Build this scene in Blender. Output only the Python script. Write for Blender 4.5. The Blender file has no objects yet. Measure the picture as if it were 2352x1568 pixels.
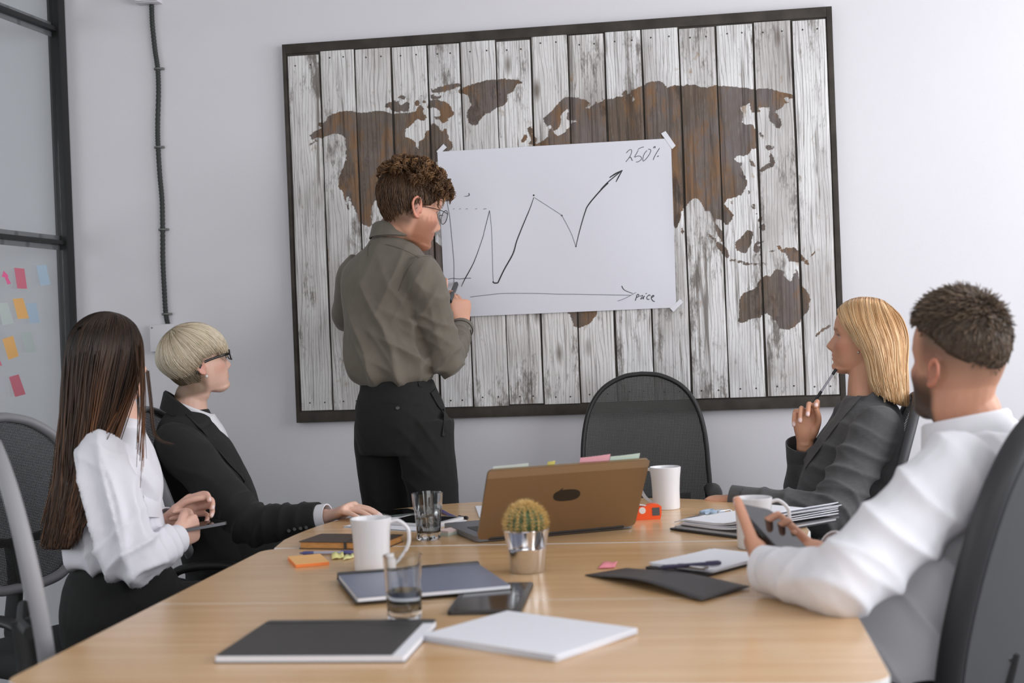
import bpy, bmesh, math, random
import numpy as np
from mathutils import Vector, Matrix, noise
R = math.radians
SC = bpy.context.scene
COL = SC.collection
# ---------------------------------------------------------------- camera
F_PX, IW, IH = 3100.0, 2352.0, 1568.0
YAW, PITCH, ROLL, CAM_H = 0.13817, -0.00403, -0.03809, 1.22
def _cam_axes():
    cy, sy, cp, sp = math.cos(YAW), math.sin(YAW), math.cos(PITCH), math.sin(PITCH)
    f = np.array([-sy*cp, cy*cp, sp]); r = np.array([cy, sy, 0.0]); u = np.cross(r, f)
    c, s = math.cos(ROLL), math.sin(ROLL)
    return c*r + s*u, -s*r + c*u, f
CR, CU, CF = _cam_axes()
CAM = np.array([0.0, 0.0, CAM_H])
cam_data = bpy.data.cameras.new('camera')
cam_data.sensor_width = 36.0
cam_data.lens = F_PX/IW*36.0
cam_data.clip_start = 0.05
cam_data.dof.use_dof = True
cam_data.dof.focus_distance = 4.1
cam_data.dof.aperture_fstop = 3.6
camera = bpy.data.objects.new('camera', cam_data); COL.objects.link(camera)
M = Matrix.Identity(4)
for i in range(3):
    M[i][0], M[i][1], M[i][2], M[i][3] = CR[i], CU[i], -CF[i], CAM[i]
camera.matrix_world = M
SC.camera = camera
# ---------------------------------------------------------------- world, light, exposure
SC.view_settings.view_transform = 'Standard'
SC.view_settings.look = 'None'
SC.view_settings.exposure = 0.0
SC.view_settings.gamma = 1.0
SC.view_settings.use_curve_mapping = False
SC.cycles.max_bounces = 6; SC.cycles.diffuse_bounces = 3; SC.cycles.glossy_bounces = 3; SC.cycles.transmission_bounces = 7
SC.cycles.transparent_max_bounces = 8; SC.cycles.caustics_reflective = False; SC.cycles.caustics_refractive = False
SC.cycles.use_adaptive_sampling = True; SC.cycles.adaptive_threshold = 0.05; SC.cycles.use_denoising = True
world = bpy.data.worlds.new('sky'); SC.world = world; world.use_nodes = True
world.node_tree.nodes['Background'].inputs[0].default_value = (0.80, 0.87, 1.0, 1)
world.node_tree.nodes['Background'].inputs[1].default_value = 1.0
def area_light(name, loc, rot, sx, sy, watts, col):
    d = bpy.data.lights.new(name, 'AREA'); d.shape = 'RECTANGLE'; d.size = sx; d.size_y = sy
    d.energy = watts; d.color = col
    o = bpy.data.objects.new(name, d); COL.objects.link(o); o.location = loc; o.rotation_euler = rot
    return o
# daylight through the windows of the right wall and of the wall behind the camera
for k, yy in enumerate((0.05, 1.75, 3.35)):
    area_light('window_and_fill_light', (2.42, yy, 1.72), (0, R(90), 0), 1.7, 1.35, 41, (0.97, 0.975, 1.0))
area_light('window_and_fill_light', (-0.6, -2.72, 1.7), (R(90), 0, 0), 3.0, 1.6, 46, (1.0, 0.985, 0.97))
area_light('window_and_fill_light', (-4.3, 1.4, 1.7), (0, R(-90), 0), 1.6, 3.0, 40, (0.95, 0.97, 1.0))  # added fill lamp beyond the partition; the left wall has no window
# ---------------------------------------------------------------- pixel helpers (a pixel is a direction, a depth makes it a place)
def ray(px, py): return CF + CR*((px-IW/2)/F_PX) - CU*((py-IH/2)/F_PX)
def W(px, py, z): return CAM + ray(px, py)*z
def on_z(px, py, z=0.74):
    d = ray(px, py); return CAM + d*((z-CAM_H)/d[2])
def on_y(px, py, y):
    d = ray(px, py); return CAM + d*(y/d[1])
def lin(c):
    c = c/255.0
    return c/12.92 if c <= 0.04045 else ((c+0.055)/1.055)**2.4
def rgb(r, g, b): return (lin(r), lin(g), lin(b), 1.0)
# ---------------------------------------------------------------- materials
MATS = {}
def nodes_of(m):
    nt = m.node_tree; return nt, nt.nodes, nt.links
def mat(name, col, rough=0.5, metal=0.0, bump=0.0, bscale=200.0, var=0.0, vscale=8.0, spec=0.5, trans=0.0, ior=1.45,
        stretch=(1, 1, 1), coat=0.0, sheen=0.0, sss=0.0, detail=3.0, alpha=1.0):
    if name in MATS: return MATS[name]
    m = bpy.data.materials.new(name); m.use_nodes = True; MATS[name] = m
    nt, N, L = nodes_of(m); b = N['Principled BSDF']
    b.inputs['Base Color'].default_value = col
    b.inputs['Roughness'].default_value = rough; b.inputs['Metallic'].default_value = metal
    b.inputs['Specular IOR Level'].default_value = spec
    b.inputs['Transmission Weight'].default_value = trans; b.inputs['IOR'].default_value = ior
    b.inputs['Coat Weight'].default_value = coat; b.inputs['Alpha'].default_value = alpha
    if sheen: b.inputs['Sheen Weight'].default_value = sheen; b.inputs['Sheen Roughness'].default_value = 0.5
    if sss:
        b.inputs['Subsurface Weight'].default_value = sss; b.inputs['Subsurface Radius'].default_value = (0.012, 0.004, 0.002)
        b.inputs['Subsurface Scale'].default_value = 0.4
    if var or bump:
        tc = N.new('ShaderNodeTexCoord'); mp = N.new('ShaderNodeMapping'); mp.inputs['Scale'].default_value = stretch
        L.new(tc.outputs['Object'], mp.inputs['Vector'])
    if var:
        n = N.new('ShaderNodeTexNoise'); n.inputs['Scale'].default_value = vscale; n.inputs['Detail'].default_value = detail
        L.new(mp.outputs[0], n.inputs['Vector'])
        mx = N.new('ShaderNodeMix'); mx.data_type = 'RGBA'
        mx.inputs[6].default_value = tuple(max(0, c*(1-var)) for c in col[:3])+(1,)
        mx.inputs[7].default_value = tuple(min(1, c*(1+var)) for c in col[:3])+(1,)
        mr = N.new('ShaderNodeMapRange'); mr.inputs[1].default_value = 0.3; mr.inputs[2].default_value = 0.7
        L.new(n.outputs['Fac'], mr.inputs[0]); L.new(mr.outputs[0], mx.inputs[0]); L.new(mx.outputs[2], b.inputs['Base Color'])
    if bump:
        n2 = N.new('ShaderNodeTexNoise'); n2.inputs['Scale'].default_value = bscale; n2.inputs['Detail'].default_value = 3
        L.new(mp.outputs[0], n2.inputs['Vector'])
        bp = N.new('ShaderNodeBump'); bp.inputs['Strength'].default_value = 1.0; bp.inputs['Distance'].default_value = bump
        L.new(n2.outputs['Fac'], bp.inputs['Height']); L.new(bp.outputs[0], b.inputs['Normal'])
    return m
# ---------------------------------------------------------------- mesh helpers
def link_mesh(name, V, F, m=None, parent=None, smooth=True, mats=None, midx=None):
    me = bpy.data.meshes.new(name)
    me.from_pydata([tuple(map(float, v)) for v in V], [], [tuple(map(int, f)) for f in F])
    if mats:
        for q in mats: me.materials.append(q)
        if midx is not None: me.polygons.foreach_set('material_index', np.asarray(midx, dtype=np.int32))
    elif m: me.materials.append(m)
    me.polygons.foreach_set('use_smooth', np.full(len(me.polygons), bool(smooth)))
    me.update()
    o = bpy.data.objects.new(name, me); COL.objects.link(o)
    if parent is not None: o.parent = parent
    return o
def sharp(o, ang=35):
    me = o.data; bm = bmesh.new(); bm.from_mesh(me)
    for e in bm.edges:
        if len(e.link_faces) == 2: e.smooth = e.calc_face_angle(0) < R(ang)
    bm.to_mesh(me); bm.free(); return o
class MB:
    """collects vertices and faces in the parent's local space"""
    def __init__(s): s.v = []; s.f = []; s.mi = []; s.cur = 0
    def add(s, V, F):
        k = len(s.v); s.v.extend([tuple(map(float, p)) for p in V]); s.f.extend([tuple(int(i)+k for i in q) for q in F]); s.mi.extend([s.cur]*len(F)); return s
    def box(s, c, d, rot=None, bev=0.0):
        V, F = box_geo(d, bev)
        V = np.array(V)
        if rot is not None: V = V @ np.array(rot).T
        return s.add(V + np.array(c), F)
    def tube(s, pts, r, n=10, caps=True): return s.add(*tube_geo(pts, r, n, caps))
    def lathe(s, prof, n=32, c=(0, 0, 0), axis=None): return s.add(*lathe_geo(prof, n, c, axis))
    def prism(s, outline, z0, z1, frame=None): return s.add(*prism_geo(outline, z0, z1, frame))
    def build(s, name, m=None, parent=None, smooth=True, ang=35, mats=None):
        o = link_mesh(name, s.v, s.f, m, parent, smooth, mats, s.mi if mats else None)
        if smooth: sharp(o, ang)
        return o
def box_geo(d, bev=0.0):
    x, y, z = d[0]/2, d[1]/2, d[2]/2
    if bev <= 0:
        V = [(-x, -y, -z), (x, -y, -z), (x, y, -z), (-x, y, -z), (-x, -y, z), (x, -y, z), (x, y, z), (-x, y, z)]
        return V, [(0, 3, 2, 1), (4, 5, 6, 7), (0, 1, 5, 4), (1, 2, 6, 5), (2, 3, 7, 6), (3, 0, 4, 7)]
    bm = bmesh.new(); bmesh.ops.create_cube(bm, size=1.0)
    for v in bm.verts: v.co = Vector((v.co.x*d[0], v.co.y*d[1], v.co.z*d[2]))
    b = min(bev, 0.49*min(d))
    bmesh.ops.bevel(bm, geom=list(bm.edges), offset=b, segments=2, affect='EDGES', profile=0.6)
    bm.verts.index_update()
    V = [tuple(v.co) for v in bm.verts]; F = [tuple(v.index for v in f.verts) for f in bm.faces]; bm.free()
    return V, F
def unit(a):
    a = np.asarray(a, float); n = np.linalg.norm(a); return a/n if n > 1e-12 else a
def smooth_path(pts, k=6):
    P = [np.asarray(p, float) for p in pts]
    if len(P) < 3 or k <= 1: return np.array(P)
    P = [2*P[0]-P[1]] + P + [2*P[-1]-P[-2]]
    out = []
    for i in range(1, len(P)-2):
        for j in range(k):
            t = j/k
            out.append(0.5*((2*P[i]) + (P[i+1]-P[i-1])*t + (2*P[i-1]-5*P[i]+4*P[i+1]-P[i+2])*t*t + (3*P[i]-P[i-1]-3*P[i+1]+P[i+2])*t**3))
    out.append(P[-2]); return np.array(out)
def frames(P, ref=None):
    T = np.gradient(P, axis=0) if len(P) > 2 else np.array([P[1]-P[0]]*2)
    T = np.array([unit(t) for t in T])
    if ref is None:
        ref = np.array([0, 0, 1.0]) if abs(T[0][2]) < 0.9 else np.array([1.0, 0, 0])
        a = unit(ref - T[0]*np.dot(ref, T[0])); A = [a]
        for i in range(1, len(P)):
            a = unit(A[-1] - T[i]*np.dot(A[-1], T[i])); A.append(a)
    else:
        ref = np.asarray(ref, float)
        A = [unit(ref - t*np.dot(ref, t)) for t in T]
    A = np.array(A); B = np.cross(T, A)
    return T, A, B
def ring_faces(nr, n, caps=True):
    F = []
    for i in range(nr-1):
        for j in range(n):
            a, b = i*n+j, i*n+(j+1) % n
            F.append((a, b, b+n, a+n))
    if caps:
        F.append(tuple(range(n-1, -1, -1))); F.append(tuple((nr-1)*n+j for j in range(n)))
    return F
def tube_geo(pts, r, n=10, caps=True, ref=None, rb=None, ex=2.0):
    P = np.asarray(pts, float); T, A, B = frames(P, ref)
    ra = np.full(len(P), r) if np.isscalar(r) else np.asarray(r, float)
    rb = ra if rb is None else (np.full(len(P), rb) if np.isscalar(rb) else np.asarray(rb, float))
    V = []
    for i in range(len(P)):
        for j in range(n):
            t = 2*math.pi*j/n; c, s = math.cos(t), math.sin(t)
            c = math.copysign(abs(c)**(2/ex), c); s = math.copysign(abs(s)**(2/ex), s)
            V.append(P[i] + A[i]*c*ra[i] + B[i]*s*rb[i])
    return V, ring_faces(len(P), n, caps)
def limb(pts, rad, n=16, k=5, ref=None, rb=None, ex=2.0):
    """smooth tapered tube through a few joints; radii are interpolated the same way"""
    P = smooth_path(pts, k); rr = smooth_path([(r, 0, 0) for r in rad], k)[:, 0]
    r2 = None if rb is None else smooth_path([(r, 0, 0) for r in rb], k)[:, 0]
    return tube_geo(P, np.maximum(rr, 1e-4), n, True, ref, r2, ex)
def lathe_geo(prof, n=32, c=(0, 0, 0), axis=None):
    V = []; c = np.asarray(c, float)
    if axis is None: X, Y, Z = np.eye(3)
    else:
        Z = unit(axis); X = unit(np.cross(Z, (0, 1, 0.2) if abs(Z[1]) < .9 else (1, 0, 0))); Y = np.cross(Z, X)
    for (r, z) in prof:
        for j in range(n):
            t = 2*math.pi*j/n; V.append(c + X*r*math.cos(t) + Y*r*math.sin(t) + Z*z)
    F = []
    for i in range(len(prof)-1):
        for j in range(n):
            a, b = i*n+j, i*n+(j+1) % n; F.append((a, b, b+n, a+n))
    if prof[0][0] > 1e-6: F.append(tuple(range(n-1, -1, -1)))
    if prof[-1][0] > 1e-6: F.append(tuple((len(prof)-1)*n+j for j in range(n)))
    return V, F
def prism_geo(outline, z0, z1, frame=None):
    """outline: 2-D points, counter-clockwise; frame: (origin, x, y, z)"""
    o, X, Y, Z = frame if frame else (np.zeros(3), *np.eye(3))
    n = len(outline)
    V = [np.asarray(o)+np.asarray(X)*p[0]+np.asarray(Y)*p[1]+np.asarray(Z)*z for z in (z0, z1) for p in outline]
    F = [tuple(range(n-1, -1, -1)), tuple(range(n, 2*n))] + [(i, (i+1) % n, n+(i+1) % n, n+i) for i in range(n)]
    return V, F
def rrect(w, h, r, k=5):
    P = []
    for cx, cy, a in ((w/2-r, h/2-r, 0), (-w/2+r, h/2-r, 90), (-w/2+r, -h/2+r, 180), (w/2-r, -h/2+r, 270)):
        for i in range(k+1):
            t = R(a+90*i/k); P.append((cx+r*math.cos(t), cy+r*math.sin(t)))
    return P
def thing(name, label, cat, loc=(0, 0, 0), rz=0.0, group=None):
    o = bpy.data.objects.new(name, None); COL.objects.link(o); o.empty_display_size = 0.05
    o.location = tuple(map(float, loc)); o.rotation_euler = (0, 0, rz)
    return tag(o, label, cat, group)
def tag(o, label=None, cat=None, group=None, kind=None):
    if label: o['label'] = label
    if cat: o['category'] = cat
    if group: o['group'] = group
    if kind: o['kind'] = kind
    return o
def keep_world(o, parent):
    """child built in world coordinates below a root that stands elsewhere"""
    o.parent = parent; o.matrix_parent_inverse = Matrix.LocRotScale(parent.location, parent.rotation_euler, None).inverted(); return o
def copy_tree(o, parent=None):
    c = o.copy(); COL.objects.link(c)
    if parent is not None: c.parent = parent
    for ch in [x for x in bpy.data.objects if x.parent == o]: copy_tree(ch, c)
    return c
def union_mesh(geos, voxel, smooth_it=2, factor=0.5):
    """one continuous surface around overlapping closed pieces"""
    V, F = [], []
    for v, f in geos:
        k = len(V); V.extend([tuple(map(float, p)) for p in v]); F.extend([tuple(int(i)+k for i in q) for q in f])
    me = bpy.data.meshes.new('tmp'); me.from_pydata(V, [], F); me.update()
    bm = bmesh.new(); bm.from_mesh(me); bmesh.ops.recalc_face_normals(bm, faces=bm.faces); bm.to_mesh(me); bm.free()
    o = bpy.data.objects.new('tmp', me); COL.objects.link(o)
    m = o.modifiers.new('r', 'REMESH'); m.mode = 'VOXEL'; m.voxel_size = voxel
    if smooth_it:
        s = o.modifiers.new('s', 'SMOOTH'); s.factor = factor; s.iterations = smooth_it
    dg = bpy.context.evaluated_depsgraph_get(); dg.update()
    ev = o.evaluated_get(dg).to_mesh()
    n = len(ev.vertices); co = np.empty(n*3); ev.vertices.foreach_get('co', co)
    FF = [tuple(p.vertices) for p in ev.polygons]
    o.evaluated_get(dg).to_mesh_clear(); bpy.data.objects.remove(o); bpy.data.meshes.remove(me)
    return co.reshape(-1, 3), FF
def vnormals(V, F):
    me = bpy.data.meshes.new('tmp'); me.from_pydata(V.tolist(), [], F); me.update()
    n = np.empty(len(V)*3); me.vertices.foreach_get('normal', n); bpy.data.meshes.remove(me)
    return n.reshape(-1, 3)
def nz(p, s, seed=0.0): return noise.noise(Vector((p[0]*s+seed, p[1]*s+seed*1.7, p[2]*s-seed)))
# ================================================================ the room
WALL_Y, PIC_Y = 4.60, 4.571
m_wall = mat('wall_paint', rgb(226, 224, 228), 0.75, bump=0.00025, bscale=90, var=0.02, vscale=1.3)
m_ceil = mat('ceiling_paint', rgb(232, 232, 232), 0.85, bump=0.0004, bscale=120)
m_floor = mat('floor_carpet', rgb(112, 110, 112), 0.95, bump=0.002, bscale=500, var=0.2, vscale=60)
m_white_pl = mat('white_plastic', rgb(222, 222, 222), 0.4)
def struct(name, mb, m, smooth=False, parent=None):
    o = mb.build(name, m, parent, smooth)
    if parent is None: tag(o, kind='structure')
    return o
struct('floor', MB().box((-1.0, 0.9, -0.05), (7.2, 7.6, 0.1)), m_floor)
struct('ceiling', MB().box((-1.0, 0.9, 3.0), (7.2, 7.6, 0.1)), m_ceil)
struct('wall_back', MB().box((-1.0, WALL_Y+0.06, 1.475), (7.2, 0.12, 2.95)), m_wall)
struct('wall_left', MB().box((-4.56, 0.9, 1.475), (0.12, 7.6, 2.95)), m_wall)
def holed_wall(axis, pos, a0, a1, holes, th=0.12):
    """wall of boxes with rectangular openings; holes = (a, b, z0, z1)"""
    mb = MB()
    def put(p, q, z0, z1):
        if q-p < 1e-4 or z1-z0 < 1e-4: return
        if axis == 'x': mb.box((pos, (p+q)/2, (z0+z1)/2), (th, q-p, z1-z0))
        else: mb.box(((p+q)/2, pos, (z0+z1)/2), (q-p, th, z1-z0))
    e = a0
    for a, b, z0, z1 in holes:
        put(e, a, 0, 2.95); put(a, b, 0, z0); put(a, b, z1, 2.95); e = b
    put(e, a1, 0, 2.95); return mb
wins = [(-0.65, 0.75, 0.85, 2.6), (1.05, 2.45, 0.85, 2.6), (2.65, 4.05, 0.85, 2.6)]
struct('wall_right', holed_wall('x', 2.56, -2.85, 4.6, wins), m_wall)
struct('wall_rear', holed_wall('y', -2.85, -4.5, 2.5, [(-2.15, 0.95, 0.85, 2.55)]), m_wall)
m_pane = None
def window(n, c, wid, hgt, axis):
    mb = MB(); t = 0.05
    for s in (-1, 1):
        if axis == 'x':
            mb.box((c[0], c[1]+s*(wid/2-t/2), c[2]), (0.07, t, hgt)); mb.box((c[0], c[1], c[2]+s*(hgt/2-t/2)), (0.07, wid-2*t, t))
        else:
            mb.box((c[0]+s*(wid/2-t/2), c[1], c[2]), (t, 0.07, hgt)); mb.box((c[0], c[1], c[2]+s*(hgt/2-t/2)), (wid-2*t, 0.07, t))
    mb.box(c, (0.06, 0.05, hgt-2*t) if axis == 'x' else (0.05, 0.06, hgt-2*t))
    o = struct('window_%d' % n, mb, m_white_pl)
    g = MB().box(c, (0.006, wid-2*t, hgt-2*t) if axis == 'x' else (wid-2*t, 0.006, hgt-2*t))
    g.build('pane', m_pane, o, False)
bb = MB().box((0.13, WALL_Y-0.008, 0.04), (4.7, 0.016, 0.08), bev=0.003)
struct('baseboard_back', bb, m_white_pl)
# ================================================================ glazed partition on the left, with notes stuck on it
m_black = mat('black_metal', rgb(22, 23, 23), 0.45)
m_glass = bpy.data.materials.new('partition_glass'); m_glass.use_nodes = True
nt, N, L = nodes_of(m_glass); N.remove(N['Principled BSDF'])
gl = N.new('ShaderNodeBsdfGlossy'); gl.inputs['Roughness'].default_value = 0.02; tr = N.new('ShaderNodeBsdfTransparent'); tr.inputs[0].default_value = (.93, .95, .95, 1)
mx = N.new('ShaderNodeMixShader'); mx.inputs[0].default_value = 0.07
L.new(tr.outputs[0], mx.inputs[1]); L.new(gl.outputs[0], mx.inputs[2]); L.new(mx.outputs[0], N['Material Output'].inputs[0])
m_tape = mat('grey_tape', rgb(120, 118, 120), 0.5, alpha=0.62)
m_gum = mat('dark_gum', rgb(70, 72, 66), 0.7, alpha=0.75)
m_pane = m_glass
for i, (a, b, z0, z1) in enumerate(wins): window(i+1, (2.57, (a+b)/2, (z0+z1)/2), b-a, z1-z0, 'x')
window(4, (-0.6, -2.86, 1.7), 3.1, 1.7, 'y')
PA = R(5.0); P_O = np.array([-2.236, WALL_Y, 0.0]); P_D = np.array([-math.sin(PA), -math.cos(PA), 0.0]); P_N = np.array([math.cos(PA), -math.sin(PA), 0.0])
def on_part(px, py, off=0.0):
    d = ray(px, py); t = np.dot(P_O + P_N*off - CAM, P_N)/np.dot(d, P_N); return CAM + d*t
PR = np.stack([P_D, P_N, np.array([0, 0, 1.0])], 1)   # local x runs along the partition
def pbox(mb, a0, a1, z0, z1, th, off=0.0, bev=0.0):
    c = P_O + P_D*((a0+a1)/2) + P_N*off + np.array([0, 0, (z0+z1)/2]); return mb.box(c, (a1-a0, th, z1-z0), PR, bev)
part = thing('glass_partition', 'glass partition with slim black metal frame and taped horizontal bars', 'partition', (P_O[0], P_O[1], 0))
LEN = 3.2
fr_mb = MB(); pbox(fr_mb, 0.004, 0.050, 0.0, 2.94, 0.045, bev=0.003); pbox(fr_mb, LEN-0.05, LEN, 0.0, 2.94, 0.045); pbox(fr_mb, 0.05, LEN-0.05, 2.90, 2.94, 0.045); pbox(fr_mb, 0.05, LEN-0.05, 0.0, 0.05, 0.045)
keep_world(fr_mb.build('post_frame', m_black, None), part)
bars = (1.613, 2.374)
for z0, z1 in ((0.05, bars[0]-0.004), (bars[0]+0.004, bars[1]-0.004), (bars[1]+0.004, 2.90)):
    g = MB(); pbox(g, 0.05, LEN-0.05, z0, z1, 0.008); keep_world(g.build('glass_pane', m_glass, None, False), part)
for z in bars:
    b = MB(); pbox(b, 0.004, LEN-0.05, z-0.008, z+0.008, 0.03, bev=0.002)
    b = keep_world(b.build('crossbar', m_black, None), part)
    t = MB(); pbox(t, 0.05, LEN-0.05, z-0.026, z+0.026, 0.002, off=-0.008); keep_world(t.build('tape_strip', m_tape, None, False), part)
    for k in range(22):
        a = 0.085+k*0.075 + (k*37 % 11)*0.0015; s = 1 if k % 2 else -1
        c = P_O + P_D*a + P_N*(-0.0095) + np.array([0, 0, z+s*0.0165])
        d = MB(); d.prism([(0.011*math.cos(i*.4488), 0.0095*math.sin(i*.4488)) for i in range(14)], -0.0007, 0.0007, (c, P_D, np.array([0, 0, 1.0]), -P_N))
        keep_world(d.build('glue_dot', m_gum, None, False), part)
# sticky notes: corners read off the photo, laid on the glass
def note_px(*q): return [(x*0.28054, 560+y*0.28054) for x, y in q]
notes = [
 ('pink', 'arrow-shaped hot pink sticky note on the glass partition', (238, 110, 160), note_px((45, 333), (76, 325), (60, 276), (64, 258), (28, 220), (10, 270), (34, 272))),
 ('pink', 'pink sticky note next to a hot pink arrow note on the glass', (215, 120, 138), note_px((125, 365), (205, 368), (197, 203), (115, 195))),
 ('blue', 'pale blue sticky note in the top row of notes on the glass', (178, 200, 218), note_px((315, 342), (397, 330), (375, 170), (296, 178))),
 ('green', 'pale green sticky note beside the upper orange note on the glass', (196, 206, 202), note_px((5, 665), (98, 648), (60, 480), (-20, 486))),
 ('orange', 'orange sticky note with a curled edge between green and blue notes', (242, 188, 118), note_px((130, 615), (220, 610), (186, 443), (103, 450))),
 ('blue', 'pale blue sticky note touching the upper orange note on the glass', (178, 198, 216), note_px((230, 655), (313, 645), (293, 482), (215, 487))),
 ('orange', 'orange sticky note beside the lower pale green note on the glass', (242, 188, 118), note_px((53, 950), (140, 918), (105, 752), (18, 780))),
 ('green', 'pale green sticky note beside the lower orange note on the glass', (190, 202, 198), note_px((203, 895), (284, 878), (250, 715), (172, 735))),
 ('pink', 'pink sticky note alone below the orange and green notes', (212, 122, 136), note_px((107, 1253), (195, 1230), (150, 1067), (72, 1090))),
 ('pink', 'pink sticky note half out of view below the green note', (225, 130, 150), note_px((-70, 1010), (5, 995), (-5, 945), (-80, 955)))]
for cn, lab, c, q in notes:
    P = [on_part(x, y, 0.0055) for x, y in q]; n = len(P)
    top = max(p[2] for p in P); low = min(p[2] for p in P)
    A = [p + P_N*(0.0005+0.007*((top-p[2])/(top-low))**2) for p in P]; B = [p + P_N*0.0006 for p in A]
    o = link_mesh('sticky_note', A+B, [tuple(range(n-1, -1, -1)), tuple(range(n, 2*n))]+[(i, (i+1) % n, n+(i+1) % n, n+i) for i in range(n)], mat('note_'+cn+str(c[0])+str(c[1]), rgb(*c), 0.7), None, False)
    tag(o, lab, 'sticky note', 'sticky notes on the glass partition')
# ================================================================ conduit and its boxes on the wall
m_cond = mat('conduit_rubber', rgb(52, 54, 52), 0.55)
m_clip = mat('clip_plastic', rgb(120, 120, 118), 0.5)
m_box = mat('junction_plastic', rgb(224, 222, 226), 0.6)
cp = [(348, 8), (350, 57), (356, 115), (362, 157), (364, 210), (362, 287), (363, 337), (367, 402), (372, 459), (373.5, 526), (374, 597), (377, 660), (380.5, 718), (386, 748)]
path = smooth_path([on_y(x, y, WALL_Y-0.010) for x, y in cp], 30)
rr = [0.0082 + (0.0009 if k % 4 < 2 else -0.0005) for k in range(len(path))]
cable = thing('cable_conduit', 'black corrugated cable conduit clipped down the white wall', 'conduit', path[-1])
mb = MB(); mb.tube(path, rr, 10); keep_world(mb.build('hose', m_cond, None), cable)
for px, py in ((363, 158), (363.5, 338), (373.5, 527), (381, 721)):
    c = on_y(px, py, WALL_Y-0.010); mb = MB()
    mb.tube([c+np.array([math.cos(t), -math.sin(t), 0])*0.0105 for t in np.linspace(-0.6, math.pi+0.6, 14)], 0.0028, 6)
    mb.box(c+np.array([0.014, 0.004, 0]), (0.014, 0.012, 0.008), bev=0.001); mb.box(c+np.array([-0.0125, 0.004, 0]), (0.006, 0.012, 0.008), bev=0.001)
    keep_world(mb.build('clip', m_clip, None), cable)
def junction(name, label, c, d):
    t = thing(name, label, 'box', (c[0], WALL_Y, c[2]-d[2]/2))
    mb = MB(); mb.box((c[0], WALL_Y-d[1]/2+0.001, c[2]), d, bev=0.004); keep_world(mb.build('housing', m_box, None), t)
    mb = MB(); mb.box((c[0], WALL_Y-d[1]-0.004, c[2]), (d[0]-0.006, 0.010, d[2]-0.006), bev=0.003); keep_world(mb.build('cover', m_box, None), t)
    for s in (-1, 1):
        mb = MB(); mb.lathe([(0.0032, 0), (0.0032, .0015), (0, .0018)], 10, (c[0]+s*(d[0]/2-.012), WALL_Y-d[1]-.008, c[2]-s*(d[2]/2-.012)), (0, -1, 0)); keep_world(mb.build('screw', m_clip, None), t)
tb = on_y(348, 12, WALL_Y); junction('junction_box', 'white junction box where the conduit starts near the ceiling', (tb[0], 0, tb[2]+0.055), (0.085, 0.045, 0.11))
tb = on_y(386, 744, WALL_Y); junction('wall_outlet', 'white wall box where the conduit ends behind the blond head', (tb[0]-0.005, 0, tb[2]-0.05), (0.095, 0.04, 0.10))
# ================================================================ plank panel with the world map
X0, X1, Z0, Z1 = -1.40752, 0.47248, 0.94524, 2.26842
m_frame = mat('dark_panel_border', rgb(62, 56, 50), 0.75, var=0.35, vscale=14, bump=0.0004, bscale=300)
panel = thing('map_panel', 'large plank panel with a brown world map and a dark border', 'wall art', ((X0+X1)/2, WALL_Y, Z0))
mb = MB(); mb.box(((X0+X1)/2, (WALL_Y-0.002+PIC_Y+0.005)/2, (Z0+Z1)/2), (X1-X0, WALL_Y-PIC_Y-0.007, Z1-Z0)); keep_world(mb.build('backing', m_frame, None, False), panel)
bw = dict(l=0.0125, r=0.018, t=0.034, b=0.036)
for nm, a, b, c, d in (('l', X0, X0+bw['l'], Z0, Z1), ('r', X1-bw['r'], X1, Z0, Z1), ('t', X0+bw['l'], X1-bw['r'], Z1-bw['t'], Z1), ('b', X0+bw['l'], X1-bw['r'], Z0, Z0+bw['b'])):
    mb = MB(); mb.box(((a+b)/2, PIC_Y+0.006, (c+d)/2), (b-a, 0.012, d-c), bev=0.0015); keep_world(mb.build('border', m_frame, None), panel)
def cA(*p): return [(640+x*.28061, y*.28061) for x, y in p]
def cB(*p): return [(1280+x*.28912, y*.28912) for x, y in p]
def cC(*p): return [(1280+x*.3443, 420+y*.3443) for x, y in p]
def cE(*p): return [(740+x*.2551, 320+y*.2551) for x, y in p]
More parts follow.
